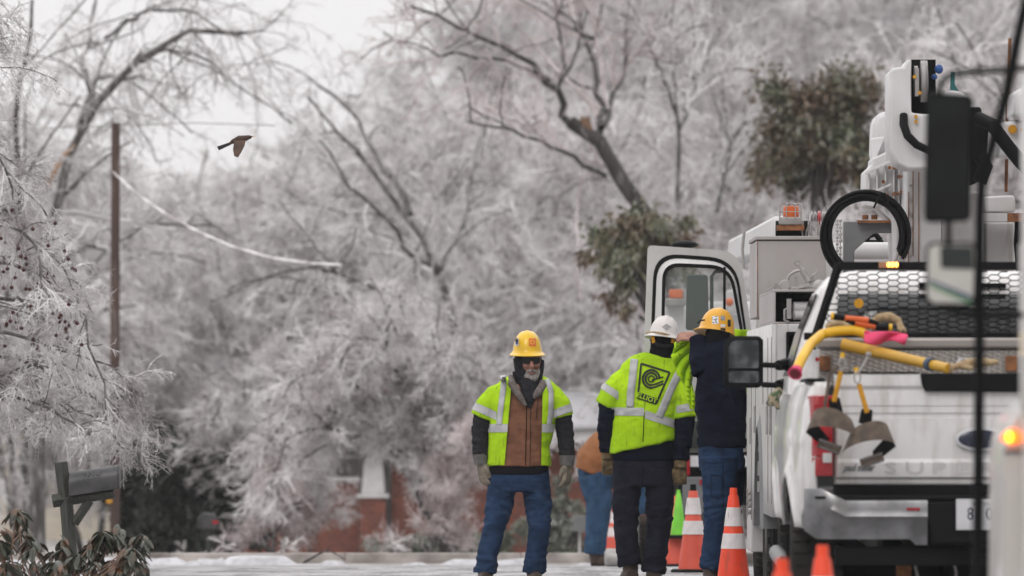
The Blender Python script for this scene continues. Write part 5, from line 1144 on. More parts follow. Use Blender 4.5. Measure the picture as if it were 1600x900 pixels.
for x, y0, y1 in ((1356, 272, 300), (1369, 262, 322), (1382, 258, 326), (1395, 250, 335), (1403, 245, 335), (1408, 300, 412)): pxprism(g, [(x, y1), (x, y0), (x + 3, y0 - 1), (x + 3, y1)], 55.34, 55.399)
pxprism(g, [(1352, 273), (1352, 268), (1392, 250), (1392, 255)], 55.3, 55.338); pxprism(g, [(1366, 302), (1366, 298), (1392, 286), (1392, 290)], 55.3, 55.338)
BB(g, 'ribs', M_boom, rb, bevel=.003)
g = MB()
for x, y in ((1397, 256), (1397, 262), (1380, 284), (1397, 303), (1402, 303), (1408, 300), (1386, 305), (1405, 276), (1411, 276), (1390, 262)): g.cyl(P(x, y, 55.33), P(x, y, 55.28), .013, seg=8)
BB(g, 'bolts', M_rust, rb)
g = MB(); pxprism(g, [(1362, 247), (1364, 196), (1368, 183), (1376, 176), (1393, 172), (1393, 240)], 56.1, 56.6); BB(g, 'boom_head', M_boom, bevel=.03)
g = MB(); pxprism(g, [(1361, 262), (1360, 216), (1383, 213), (1372, 240), (1367, 262)], 55.9, 56.08); BB(g, 'boom_bracket', M_boom, bevel=.01)
g = MB(); pxprism(g, [(1390, 232), (1390, 112), (1395, 106), (1412, 104), (1417, 94), (1424, 92), (1424, 176), (1441, 178), (1455, 178), (1458, 262), (1420, 264), (1402, 256)], 54.0, 54.7); el = BB(g, 'elbow_cover', M_boom, bevel=.035)
g = MB(); pxprism(g, [(1424.5, 176), (1424.5, 93), (1462, 93), (1462, 176)], 54.3, 54.7); BB(g, 'elbow_recess_shade', M_dark, el)  # solid black block stands for the shade in the recess
g = MB()
for x, r, dd in ((1431, .10, 54.15), (1441, .135, 54.1), (1446, .135, 54.16)): g.lathe([(r * .6, -.014), (r, -.010), (r * .96, 0), (r, .010), (r * .6, .014)], P(x, 127, dd), 'x', 30)
pxprism(g, [(1430, 150), (1430, 106), (1436, 106), (1436, 150)], 53.98, 54.02); BB(g, 'sheaves', M_steel, el)
g = MB()
for x, y in ((1431, 182), (1431, 190), (1429, 120), (1437, 145)): g.cyl(P(x, y, 53.99), P(x, y, 53.97), .012, seg=8)
BB(g, 'bolts', M_web, el)
BB(MB().tube([P(1412, 180, 53.98), P(1412, 195, 53.93), P(1418, 212, 53.9), P(1432, 226, 53.9), P(1452, 236, 53.95)], [.026, .028, .027, .026, .024], 12), 'boom_hose', M_black)
BB(MB().ell(P(1467, 108, 54.2), (.027, .02, .03)).ell(P(1460, 120, 54.2), (.02, .02, .018)), 'blue_caps', M_bluecap)
g = MB(); pxprism(g, [(1485, 140), (1486, 112), (1492, 112), (1492, 132), (1498, 142)], 54.2, 54.25); BB(g, 'teal_lever', mat('teal_paint', (.01, .12, .12)))
g = MB(); pxprism(g, [(1450, 262), (1450, 160), (1480, 140), (1505, 143), (1518, 160), (1518, 262)], 54.5, 55.2); BB(g, 'boom_knuckle', M_boom, bevel=.04)
g = MB(); pxprism(g, [(1516, 290), (1516, 167), (1533, 167), (1535, 182), (1546, 190), (1540, 262), (1528, 285)], 54.2, 54.4); BB(g, 'black_shroud', M_black, bevel=.015)
BB(MB().tube([P(1528, 185, 54.1), P(1550, 195, 54.0), P(1572, 225, 54.0), P(1592, 250, 54.0), P(1615, 275, 54)], .045, 12).tube([P(1530, 240, 54.1), P(1540, 260, 54.1), P(1530, 285, 54.1)], .05, 10), 'jib_hoses', M_black)
g = MB(); pxprism(g, [(1557, 246), (1566, 190), (1640, 188), (1640, 300), (1600, 285), (1590, 246)], 54.3, 54.7); br = BB(g, 'bucket_bracket', M_boom, bevel=.02)
BB(MB().cyl(P(1582, 202, 54.3), P(1582, 202, 54.25), .028, seg=16).cyl(P(1597, 203, 54.3), P(1597, 203, 54.27), .012, seg=10), 'bracket_bolts', M_web, br)
g = MB(); pxprism(g, [(1584, 186), (1586, 138), (1660, 136), (1660, 186)], 54.0, 55.2); BB(g, 'bucket', M_boom, bevel=.04)
BB(MB().tube([P(1578, 60, 54.8), P(1574, 170, 54.8), P(1572, 300, 54.8)], .011, 8), 'rusty_rod', M_rust)
g = MB(); pxprism(g, [(1538, 332), (1538, 307), (1582, 305), (1586, 310), (1586, 332)], 56.2, 57.2); pxprism(g, [(1540, 425), (1540, 347), (1585, 347), (1585, 425)], 56.2, 57.2); pxprism(g, [(1470, 425), (1470, 300), (1536, 300), (1536, 425)], 55.6, 56.6); BB(g, 'right_locker', M_white2, bevel=.012)
g = MB(); pxprism(g, [(1532, 346), (1532, 333), (1574, 333), (1574, 346)], 55.9, 56.1); BB(g, 'cross_beam', M_white2); g = MB(); pxprism(g, [(1574.5, 346), (1574.5, 333), (1640, 333), (1640, 346)], 55.9, 56.1); BB(g, 'beam_end', M_rust)
wc = MB()
for k in range(4): wc.tube([P(1588 + k * 3, 345, 56), P(1586 + k * 3, 380, 56), P(1590 + k * 2, 425, 56)], .011, 6)
BB(wc, 'right_cables', M_black)
# cab and open door
BB(MB().bb(1.78, 3.9, 59.3, 62.3, .9, 2.42), 'cab', M_white2, bevel=.1)
BB(MB().bb(1.78, 3.9, 62.3, 64.3, .7, 1.6), 'engine_hood', M_white2, bevel=.1)
def rq(pts, rad, n=7):
    out = []; m = len(pts)
    for i in range(m):
        p, q, r = Vector(pts[i - 1]), Vector(pts[i]), Vector(pts[(i + 1) % m]); a = (p - q).normalized(); b = (r - q).normalized(); rr = rad[i]
        A, B_ = q + a * rr, q + b * rr
        for k in range(n + 1):
            t = k / n; out.append(A * (1 - t) ** 2 + q * 2 * t * (1 - t) + B_ * t * t)
    return out
DD = 62.4
def ring(pts, rad, dy): return [P(v[0], v[1], DD + dy) for v in rq(pts, rad)]
O0 = ([(1000, 707), (1012, 383), (1156, 393), (1186, 600), (1184, 707)], (30, 8, 34, 20, 30))
O1 = ([(1010, 700), (1022, 395), (1150, 404), (1178, 600), (1176, 700)], (30, 40, 44, 20, 28))
O2 = ([(1015, 695), (1027, 401), (1147, 410), (1173, 600), (1171, 695)], (28, 38, 42, 20, 26))
O3 = ([(1031, 640), (1035, 410), (1143, 415), (1169, 560), (1167, 640)], (14, 28, 34, 10, 12))
O4 = ([(1036, 635), (1040, 416), (1139, 421), (1164, 560), (1162, 635)], (12, 24, 30, 10, 10))
def hoop(A, dA, B_, dB): return MB().loft([ring(*A, dA), ring(*B_, dB)], cap=False)
mb = hoop(O0, 0, O1, 0).add(*(lambda l: (l.v, l.f))(hoop(O0, 0, O0, .07)))
door = BB(mb, 'cab_door', M_white2, smooth=35)
BB(hoop(O1, -.004, O2, -.004).add(*(lambda l: (l.v, l.f))(hoop(O1, -.004, O1, .002))), 'outer_gasket', M_black, door)
BB(hoop(O2, .0, O3, -.03), 'inner_frame', M_boom, door, smooth=50)
BB(hoop(O3, -.034, O4, -.034).add(*(lambda l: (l.v, l.f))(hoop(O4, -.034, O4, .01))), 'inner_gasket', M_black, door)
M_pane = bpy.data.materials.new('window_glass'); M_pane.use_nodes = True; _b = M_pane.node_tree.nodes['Principled BSDF']; _b.inputs['Base Color'].default_value = (.25, .29, .28, 1); _b.inputs['Roughness'].default_value = .04; _b.inputs['Alpha'].default_value = .32
BB(MB().add(ring(*O4, -.005), [tuple(range(40))]), 'window_pane', M_pane, door, smooth=0)
g = MB(); q0, q1 = P(1130, 635, DD - .02), P(1134, 417, DD - .02); g.bb(q0.x, q1.x, DD - .03, DD, q0.z, q1.z); BB(g, 'divider_bar', M_black, door)
g = MB(); q0, q1 = P(1034, 700, DD - .02), P(1165, 640, DD - .02); g.bb(q0.x, q1.x, DD - .02, DD + .03, q0.z, q1.z); BB(g, 'door_trim', M_greyframe, door)
g = MB(); d = 63.3; g.loft([[P(v[0], v[1], d + dy) for v in rq([(1071, 516), (1073, 429), (1106, 429), (1108, 516)], (6, 6, 6, 6))] for dy in (0, .06)]); BB(g, 'cab_mirror', mat('mirror_back_green', (.025, .032, .03), rough=.4), bevel=.008)
BB(MB().tube([P(1112, 520, 63.4), P(1112, 432, 63.4), P(1118, 424, 63.4), P(1150, 422, 63.4)], .014, 8), 'mirror_bracket', M_black)
BB(MB().ell(P(1070, 382, 62.9), (.10, .1, .03)), 'roof_marker', M_black)

# truck further ahead, seen through the door window and between the men
ft = empty('utility_truck', (2.9, 77, gz(77)), 0, 'far white utility truck seen through the open door window and between the men', 'truck')
def FB(mb, n, m, par=ft, **k): return mb.build(n, m, par, world=True, **k)
d = 77; z = lambda y, dd=77: P(0, y, dd).z; x = lambda p, dd=77: P(p, 0, dd).x
FB(MB().bb(x(1050), x(1300), 77, 82, z(700), z(585)), 'body', M_white2, bevel=.02)
FB(MB().bb(x(1112), x(1300), 77.5, 80, z(590), z(489)), 'upper_body', M_boom, bevel=.02)
FB(MB().bb(x(1040), x(1072), 77.3, 77.6, z(600), z(470)).bb(x(1136), x(1152), 77.3, 77.5, z(489), z(452)), 'post', M_boom, bevel=.02)
FB(MB().bb(x(1040), x(1072), 77.1, 77.4, z(478), z(466)), 'light_base', M_steel, bevel=.01); FB(MB().bb(x(1046), x(1067), 77.1, 77.35, z(466), z(452)), 'amber_light', M_amber, bevel=.01)
FB(MB().ell(P(1140, 472, 77), (.035, .035, .04)), 'amber_marker', M_amber)
FB(MB().bb(x(1046), x(1300), 76.9, 77, z(735), z(700)), 'bumper', M_black)
for i in range(6): FB(MB().bb(x(1078 + i * 34), x(1078 + i * 34 + 33.6), 76.87, 76.9, z(729), z(712)), 'reflective_bar', M_red if i % 2 else M_plate)
FB(MB().bb(x(1072), x(1077), 76.86, 76.9, z(742), z(711)), 'red_reflector', M_red)
FB(MB().bb(x(1066), x(1112), 76.8, 76.95, z(800), z(745)), 'light_box', M_greyframe, bevel=.01); FB(MB().bb(x(1092), x(1105), 76.78, 76.8, z(757), z(749)), 'tail_light', M_red)
wheel(ft, (x(1050), 78, gz(78) + .48), .48, .26, world=True); wheel(ft, (x(1050) + 2.0, 78, gz(78) + .48), .48, .26, world=True)
FB(MB().bb(x(1060), x(1280), 77.1, 84, z(790), z(735)), 'chassis', M_black)
FB(MB().bb(x(1070, 84), x(1290, 84), 84, 86.5, gz(84) + .9, gz(84) + 2.6), 'cab', M_white2, bevel=.1)
wheel(ft, (x(1012), 78.3, gz(78) + .30), .28, .12, world=True, rim=False)

# ------------------------------------------------------------------ service truck at the right edge, closest to the camera
sv = empty('service_truck', (2.9, 30, 0), 0, 'pale truck cut by the right edge with big black mirrors and lit turn signal', 'truck')
def SB(mb, n, m, par=sv, **k): return mb.build(n, m, par, world=True, **k)
M_sv = mat('cream_white_paint', (0.68, 0.655, 0.63), (0.62, 0.59, 0.56), scale=2, rough=.35, coat=.4, dirt=(.4, .33, .27), dscale=2, dlim=(.62, .9))
SB(MB().bb(1.86, 4.1, 24.5, 31.2, .55, 2.9), 'cab', M_sv, bevel=.03)
# rounded front fender and hood
rings = []
dd = 32
prof = [(1548, 640 + 300), (1549, 860), (1550, 760), (1550, 712), (1553, 690), (1560, 665), (1572, 645), (1586, 631), (1604, 620), (1640, 612), (1750, 606), (1900, 604)]
for yy in (31.2, 31.25, 32.2, 33.0, 33.3):
    k = 0 if yy < 33 else (.05 if yy < 33.2 else .14)
    r = [Vector((P(x_, 0, dd).x + k, yy, P(0, y_, dd).z - k * (y_ < 720))) for x_, y_ in prof]; rings.append(r)
for r in rings: r += [Vector((r[-1].x, r[0].y, r[0].z))]
fe = SB(MB().loft(rings), 'fender', M_sv, smooth=50)
SB(MB().bb(P(1548.5, 0, dd).x - .003, P(1700, 0, dd).x, 31.19, 31.199, P(0, 706, dd).z, P(0, 701, dd).z), 'seam', M_greyframe, fe)
tl_ = [P(x_, y_, 31.19) for x_, y_ in ((1562, 688), (1566, 678), (1574, 671), (1586, 669), (1594, 676), (1595, 691), (1580, 695))]
SB(MB().loft([[v for v in tl_], [v + Vector((0, -.02, 0)) + (P(1578, 683, 31.19) - v) * .18 for v in tl_]]), 'turn_signal', M_turn, fe, bevel=.004)
SB(MB().ell(P(1577, 683, 31.16), (.013, .008, .02)), 'bulb', M_turnhot, fe)
wheel(sv, (2.15, 32.2, .48), .48, .3, world=True); wheel(sv, (2.15, 25.6, .48), .48, .3, world=True)
SB(MB().bb(P(1592, 0, 31.3).x, P(1640, 0, 31.3).x, 31.2, 31.3, P(0, 640, 31.3).z, P(0, 380, 31.3).z), 'door_pillar', M_sv, bevel=.01)
# mirrors
dm = 30
def MM(px, py, dy=0): return P(px, py, dm + dy)
SB(MB().tube([Vector(q) for q in resample([MM(1612, -40), MM(1590, 60), MM(1572, 150), MM(1545, 245), MM(1533, 290), MM(1531, 340)], 16)] + [MM(1530, 600), MM(1529, 740), MM(1527, 960)], [.0185] * 16 + [.0195, .021, .022], 14), 'mirror_post', M_black, smooth=60)
SB(MB().tube([Vector(q) for q in resample([MM(1466, 150), MM(1470, 128), MM(1482, 117), MM(1520, 112), MM(1570, 109), MM(1640, 104)], 14)], .011, 10), 'upper_arm', M_black, smooth=60)
SB(MB().tube([MM(1482, 340), MM(1482, 385)], .011, 8), 'mirror_stem', M_black); SB(MB().tube([Vector(q) for q in resample([MM(1480, 478), MM(1492, 488), MM(1530, 492), MM(1600, 492)], 10)], .011, 8), 'lower_arm', M_black)
def plate(name, pts, rad, y0, y1, m, par, bevel=0): return SB(MB().loft([[MM(v[0], v[1], y) for v in rq(pts, rad)] for y in (y0, y1)]), name, m, par, bevel=bevel)
A_ = [(1443, 348), (1447, 143), (1522, 148), (1517, 346)]; mh = plate('flat_mirror', A_, (12, 14, 14, 12), 0, .07, M_black, sv, .012)
plate('mirror_glass', [(1447, 343), (1451, 149), (1517, 153), (1512, 341)], (9, 10, 10, 9), -.006, -.002, mat('dim_mirror_glass', (.006, .008, .008), (.003, .0035, .0035), scale=6, rough=.12, spec=.35, contrast=(.4, .6)), mh)  # near-black colour stands in for the dark surroundings it would reflect
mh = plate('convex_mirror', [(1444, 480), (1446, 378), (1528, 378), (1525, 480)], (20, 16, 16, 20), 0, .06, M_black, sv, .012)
plate('mirror_glass', [(1449, 473), (1451, 383), (1523, 383), (1520, 474)], (16, 12, 12, 16), -.006, -.002, mat('painted_pale_reflection', (.62, .60, .55), (.5, .5, .48), scale=4, rough=.15), mh)  # pale colour paints the reflected white truck side into the glass
plate('mirror_reflection_dark', [(1470, 419), (1469, 385), (1521, 385), (1521, 421)], (4, 4, 8, 4), -.009, -.0065, mat('painted_dark_reflection', (.03, .038, .038), rough=.1), mh)  # dark part of the reflection, painted as a plate on the glass
for a0, m in ((0, mat('reflected_blue_stripe', (.05, .06, .17))), (7, mat('reflected_green_stripe', (.13, .30, .14)))):  # stripes of the truck side, painted on as their reflection
    plate('reflected_stripe', [(1452, 440 + a0), (1452, 436 + a0), (1517, 462 + a0), (1517, 468 + a0)], (1, 1, 1, 1), -.009, -.0065, m, mh)
# ------------------------------------------------------------------ cones
def cone(label, px, d, H=.72, body=M_cone, top=None, bands=True, lean=0, group='orange traffic cones with white bands', name='traffic_cone'):
    x = (px - 800) / F * d; e = empty(name, (x, d, gz(d)), 0, label, 'traffic cone', group); e.rotation_euler = (0, lean, rt.uniform(-.3, .3))
    k = H / .72; r = lambda z: (.127 - .100 * (z / .72)) * 1.0
    b = MB(); q = .185
    b.loft([[Vector((q * k * math.cos(t) * f, q * k * math.sin(t) * f, z)) for t in [PI / 4 * i + PI / 8 for i in range(8)]] for f, z in ((1.05, 0.0), (1.05, .022), (.98, .03))]); b.build('base', M_black, e, bevel=.004)
    MB().lathe([(r(.03) * k, .028 * k), (r(.2) * k, .2 * k), (r(.66) * k, .66 * k), (r(.665) * k - .003, .667 * k)], (0, 0, 0), seg=36).build('body', body, e)
    MB().lathe([(.030 * k, .664 * k), (.0265 * k, .675 * k), (.0255 * k, .71 * k), (.0235 * k, .72 * k)], (0, 0, 0), seg=28).build('tip', top or body, e)
    if bands:
        for z0, z1 in ((.30, .405), (.455, .585)): MB().lathe([(r(z0) + .0022, z0), (r(z1) + .0022, z1)], (0, 0, 0), seg=36).build('collar', M_collar, e)
    return e
cone('sharp orange cone with two white bands in front of the man in blue jeans', 1146, 59.0)
cone('orange cone with black tip between the slate trousers and the blue jeans', 1083, 66.5, top=M_black, body=M_conef, H=.69)
cone('small far orange cone beside the brown-jacketed man\'s boot', 957, 97, H=.72, body=M_conef, lean=.05)
c0 = cone('blurred orange cone close to the camera below the bumper, showing a white band', 1285, 36)
c1 = copy_tree(c0); c1.location = ((1222 - 800) / F * 33, 33, 0); c1['label'] = 'blurred orange cone tip at the bottom edge, left of the other blurred cone'
cb = cone('faded orange cone under the green cone', 1056, 74, H=.62, body=M_conef, bands=False, group='stacked plain cones')
cg_ = cone('green cone stacked on top of a faded orange cone', 1060, 73.9, H=.42, body=M_coneg, bands=False, group='stacked plain cones'); cg_.location.z = P(0, 841, 73.9).z

# ------------------------------------------------------------------ people
def chain(*p): return [Vector(q) for q in p]
def glove_mb(w, dirv, palm, thumb, k=1.0, curl=.5, r=1.0):
    """hand from the wrist: palm plus five bent fingers; palm = direction the palm faces, thumb = side the thumb is on"""
    w = Vector(w); a = Vector(dirv).normalized(); n = Vector(palm); n = (n - a * n.dot(a)).normalized(); t = a.cross(n) ; t = t if t.dot(Vector(thumb)) > 0 else -t
    mb = MB(); L_ = .105 * k
    for s_ in (-.027, -.009, .009, .027): mb.tube([w + t * s_ * .75 * k, w + a * L_ * .5 + t * s_ * k, w + a * L_ + t * s_ * 1.12 * k], [.017 * r * k, .0175 * r * k, .0145 * r * k], 8)
    mb.tube([w - a * .03 * k, w + a * .02 * k], [(.022 * k * r, .032 * k * r)] * 2, 10)
    for s_, ln in ((.033, .072), (.011, .080), (-.011, .075), (-.033, .060)):
        p = w + a * L_ + t * s_ * k; c1, c2, c3 = curl * .7, curl * 1.5, curl * 2.2; seg = ln * k / 3; pts = [p - a * .02 * k, p]
        for cc in (c1, c2, c3): pts.append(pts[-1] + (a * math.cos(cc) + n * math.sin(cc)) * seg + t * s_ * .06 * k)
        mb.tube(pts, [.0125 * r * k, .0125 * r * k, .0118 * r * k, .0108 * r * k, .0085 * r * k], 8)
    p = w + a * .028 * k + t * .024 * k
    mb.tube([p, p + (a * .6 + t * .8).normalized() * .038 * k + n * .008 * k, p + (a * .8 + t * .45).normalized() * .068 * k + n * .022 * k, p + (a * .95 + t * .2).normalized() * .092 * k + n * .036 * k], [.017 * r * k, .015 * r * k, .0125 * r * k, .009 * r * k], 8)
    return mb
def hat(par, c, tiltx, tilty, m, R=(.108, .130), H=.135, brim=.035, peak=None, name='hard_hat', yaw=0):
    c = Vector(c); M = Matrix.Rotation(yaw, 3, 'Z') @ Matrix.Rotation(tilty, 3, 'Y') @ Matrix.Rotation(tiltx, 3, 'X'); mb = MB(); n = 44; rings = []
    pk_ = peak or (lambda t: 0)
    def pt(f, z, t, bz=0): return c + M @ Vector((f * R[0] * math.cos(t), f * R[1] * math.sin(t), z))
    prof = [(.93, -.012), (1.0, -.004)]
    T = [2 * PI * k / n for k in range(n)]
    def br(t, q): return c + M @ Vector(((R[0] + (brim + pk_(t)) * q) * math.cos(t), (R[1] + (brim + pk_(t)) * q) * math.sin(t), -.004 - .014 * q * q))
    rings.append([pt(.90, -.010, t) for t in T]); rings.append([br(t, .98) - M @ Vector((0, 0, .005)) for t in T]); rings.append([br(t, 1.0) for t in T]); rings.append([br(t, .5) for t in T]); rings.append([pt(1.03, .004, t) for t in T])
    for j in range(1, 10):
        ph = PI / 2 * j / 10; f = math.cos(ph) ** .75; z = H * math.sin(ph) ** 1.05
        rr = []
        for t in T:
            ridge = .007 * math.exp(-((math.cos(t) * f) / .16) ** 2) + .003 * math.exp(-(((abs(math.cos(t) * f)) - .42) / .10) ** 2)
            rr.append(c + M @ Vector((f * R[0] * math.cos(t), f * R[1] * math.sin(t), z + ridge * (j / 6 if j < 6 else 1))))
        rings.append(rr)
    mb.loft(rings); h = mb.build(name, m, par, world=True, smooth=50)
    bv = BVHTree.FromPolygons(mb.v, [tuple(f) for f in mb.f])
    return h, bv
def sticker(h, bv, ydir, cx, cz, w, hh, m, name='sticker', me=None):
    me = me or mesh_from([(-w / 2, 0, -hh / 2), (w / 2, 0, -hh / 2), (w / 2, 0, hh / 2), (-w / 2, 0, hh / 2)], [(0, 1, 2, 3)])
    me.transform(Matrix.Translation((cx, 0, cz))); bm = bmesh.new(); bm.from_mesh(me); bmesh.ops.subdivide_edges(bm, edges=bm.edges, cuts=3, use_grid_fill=True); bm.to_mesh(me); bm.free()
    y0 = 60
    for v in me.vertices:
        q = bv.ray_cast(Vector((v.co.x, y0 - ydir * 40, v.co.z)), Vector((0, ydir, 0))); v.co.y = (q[0].y if q[0] else y0) - ydir * .003
    link(me, name, m, h, world=True, smooth=60)
def rings_px(d, rows, e=2.3, n=30):
    """rows: (centre px, row px, half width px, half depth m, y offset)"""
    s = F / d; return [supere(P(cx, py, d).x, d + dy, P(cx, py, d).z, hw / s, hd, n, e, tl) for cx, py, hw, hd, dy, tl in [(r + (0,) * (6 - len(r))) for r in rows]]
def boots(par, pts, m=M_boot):
    for (a, toe) in pts:
        a = Vector(a); toe = Vector(toe); z = gz(a.y)
        mb = MB().tube([Vector((a.x, a.y, z + .19)), Vector((a.x, a.y, z + .08))], [.056, .058], 12).tube([Vector((a.x, a.y, z + .055)) - toe * .07, Vector((a.x, a.y, z + .06)), Vector((a.x, a.y, z + .05)) + toe * .11, Vector((a.x, a.y, z + .04)) + toe * .20], [.048, .055, .050, .036], 12)
        b = link(remesh(mb, .007, 2), 'boot', m, par, world=True, smooth=60)
        for v in b.data.vertices: v.co.z = max(v.co.z, 0.012)
        MB().tube([Vector((a.x, a.y, z + .012)) - toe * .1, Vector((a.x, a.y, z + .012)), Vector((a.x, a.y, z + .012)) + toe * .2], [(.045, .012), (.052, .012), (.042, .012)][0:3], 8).build('sole', M_black, b, world=True)
def body(par, head, hr, neck, torso, arms, legs, face=None, voxel=.010):
    mb = MB().ell(head, hr, su=24, sv=16)
    mb.tube([neck[0], neck[1]], [.058, .062], 12); mb.loft(torso)
    for pts, rad in arms + legs: mb.tube(pts, rad, 10)
    if face: face(mb)
    return link(remesh(mb, voxel, 3), 'body', M_skin, par, world=True, smooth=80)

# ---- the bearded man facing the camera
d = 61; s = F / d
p1 = empty('person', (P(812, 0, d).x, d, 0), 0, 'bearded man in yellow hard hat and brown vest walking towards the camera', 'person')
def A(px, py, dy=0): return P(px, py, d) + Vector((0, dy, 0))
leg = [chain(A(788, 735), A(783, 780), A(772, 825, -.01), A(764, 865), A(759, 905)), chain(A(836, 735, .0), A(841, 780, .0), A(843, 825, -.03), A(839, 860, .0), A(835, 905, .02))]
armL = chain(A(768, 600), A(757, 640, .01), A(751, 672, .02), A(751, 712, -.02)); armR = chain(A(866, 602), A(878, 640, .01), A(883, 675, .03), A(886, 716, -.02))
tor = rings_px(d, [(812, 745, 44, .12, 0), (812, 700, 40, .12, 0), (818, 650, 42, .125, 0), (820, 615, 36, .10, 0), (824, 600, 24, .07, 0)])
hc = A(829, 566, -.005)
def face1(mb):
    mb.ell(A(830, 583, -.025), (.052, .065, .060)); mb.tube([A(830.5, 565, -.105), A(831, 573, -.132), A(831, 577, -.118)], [.012, .017, .014], 8)
    for sx in (-1, 1): mb.ell(A(830 + sx * 7, 571, -.075), (.026, .03, .022)); mb.ell(A(829 + sx * 17, 569, .02), (.012, .022, .03))
    mb.ell(A(830, 556, -.085), (.052, .022, .012)); mb.ell(A(831, 590, -.088), (.026, .02, .02))
body(p1, hc, (.077, .098, .112), (A(826, 592, .02), A(824, 605, .02)), tor, [([A(790, 616)] + armL[1:], [.035, .035, .035, .03]), ([A(852, 616)] + armR[1:], [.035, .035, .035, .03])], [(leg[0], [.07, .06, .045, .04, .045]), (leg[1], [.07, .06, .045, .04, .045])], face1, .006)
# face details
bd_ = MB().ell(A(831, 589, -.072), (.046, .040, .046)).ell(A(831, 596, -.055), (.036, .036, .032))
bd_.tube([A(822, 583.5, -.086), A(826, 579.5, -.108), A(831, 578.6, -.114), A(836, 579.5, -.108), A(840, 583.5, -.086)], [.007, .010, .010, .010, .007], 8)
for sx in (-1, 1): bd_.tube([A(830 + sx * 12, 575, -.045), A(830 + sx * 11.5, 582, -.055), A(830 + sx * 8, 590, -.07)], [.008, .012, .016], 8)
link(remesh(bd_, .005, 1, (.003, (90, 90, 50))), 'beard', M_beard, p1, world=True, smooth=70)
MB().tube([A(826, 584, -.113), A(831, 583.3, -.119), A(836, 584, -.113)], [(.004, .004), (.006, .006), (.004, .004)], 8).build('lips', mat('lips', (.30, .10, .085)), p1, world=True)
g_ = MB()
for sx in (-1, 1):
    cx = 830 + sx * 7.2; g_.loft([[A(v[0], v[1], y) for v in rq([(cx - 6.2, 568.5), (cx - 6.6, 558.5), (cx + 6.6, 558.5), (cx + 6.2, 568.5)], (3, 2, 2, 3), 4)] for y in (-.112, -.104)])
    g_.tube([A(cx + sx * 6.5, 560.5, -.106), A(829 + sx * 17, 562, .0)], .004, 6)
g_.bb(A(828, 0).x, A(833, 0).x, d - .114, d - .106, A(0, 563).z, A(0, 560).z); g_.build('sunglasses', mat('black_lens', (.004, .004, .005), rough=.2, spec=.3), p1, world=True)
# hood and shirt front
hd = MB().ell(A(825, 567, .035), (.102, .115, .128)).tube([A(821, 580, .02), A(822, 600, .01), A(823, 622, -.02)], [.095, .085, .07], 18).tube([A(815, 596, -.06), A(822, 612, -.09), A(827, 628, -.10)], [.028, .026, .02], 8).tube([A(838, 594, -.07), A(833, 612, -.09), A(828, 628, -.10)], [.022, .024, .02], 8)
hd.tube([A(826, 598, -.05), A(826, 612, -.105), A(827, 624, -.135), A(828, 637, -.142)], [.062, .058, .040, .012], 14)
hd.tube([A(847, 562, -.02), A(846, 575, -.03), A(842, 592, -.05)], [.016, .020, .026], 8)
hd.tube([A(806, 560, -.02), A(808, 575, -.045), A(815, 592, -.065)], [.022, .024, .026], 8)
link(remesh(hd, .007, 3, (.004, (14, 14, 5))), 'hood', M_knit, p1, world=True, smooth=70)
# sleeves of the knit sweater
for pts, rr, sd_ in (([armL[0].lerp(armL[1], .6)] + armL[1:], [.040, .068, .066, .056], 1), ([armR[0].lerp(armR[1], .6)] + armR[1:], [.040, .066, .062, .052], 2)):
    link(remesh(MB().tube(pts, rr, 16), .007, 1, (.009, (4, 4, 30), sd_)), 'sleeve', M_knit, p1, world=True, smooth=70)
link(remesh(MB().loft(rings_px(d, [(810, 742, 47, .135, 0), (811, 722, 46, .135, 0), (812, 700, 45, .13, 0)])), .010, 2, (.004, (6, 6, 12))), 'shirt_hem', M_shirt, p1, world=True, smooth=70)
# jeans
jz = lambda c: .5 + 1.6 * max(0, math.exp(-((c.z - .52) / .12) ** 2)) + 2.2 * max(0, (.36 - c.z) / .3) if c.z < .9 else .5
def jeans(par, hips, legs, rads, m, seed=1, voxel=.008, amp=.009, zone=jz):
    mb = MB().loft(hips)
    for l, r in zip(legs, rads): mb.tube(l, r, 18)
    me = remesh(mb, voxel, 6, (amp, (7, 7, 17), seed, zone)); return link(me, 'jeans', m, par, world=True, smooth=80), me
jn, jme = jeans(p1, rings_px(d, [(811, 732, 46, .125, .0), (811, 752, 48, .13, 0), (810, 768, 46, .12, 0)]), leg_ := [chain(A(786, 752), A(780, 790), A(772, 825, -.01), A(764, 860), A(758, 893)), chain(A(836, 752), A(842, 790), A(843, 825, -.03), A(839, 860, .0), A(835, 893, .02))],
    [[.106, .096, .078, .076, .078], [.104, .094, .078, .075, .078]], M_jean, 3)
for l, px, hw_ in ((leg_[0], 760, .084), (leg_[1], 834, .084)): MB().tube([l[-1] + Vector((0, 0, .03)), l[-1] + Vector((0, 0, -.006))], [hw_, hw_ + .003], 20).build('cuff', M_jean2, jn, world=True)
boots(p1, [(leg[0][-1], Vector((-.15, -1, 0)).normalized()), (leg[1][-1], Vector((.1, -1, 0)).normalized())])
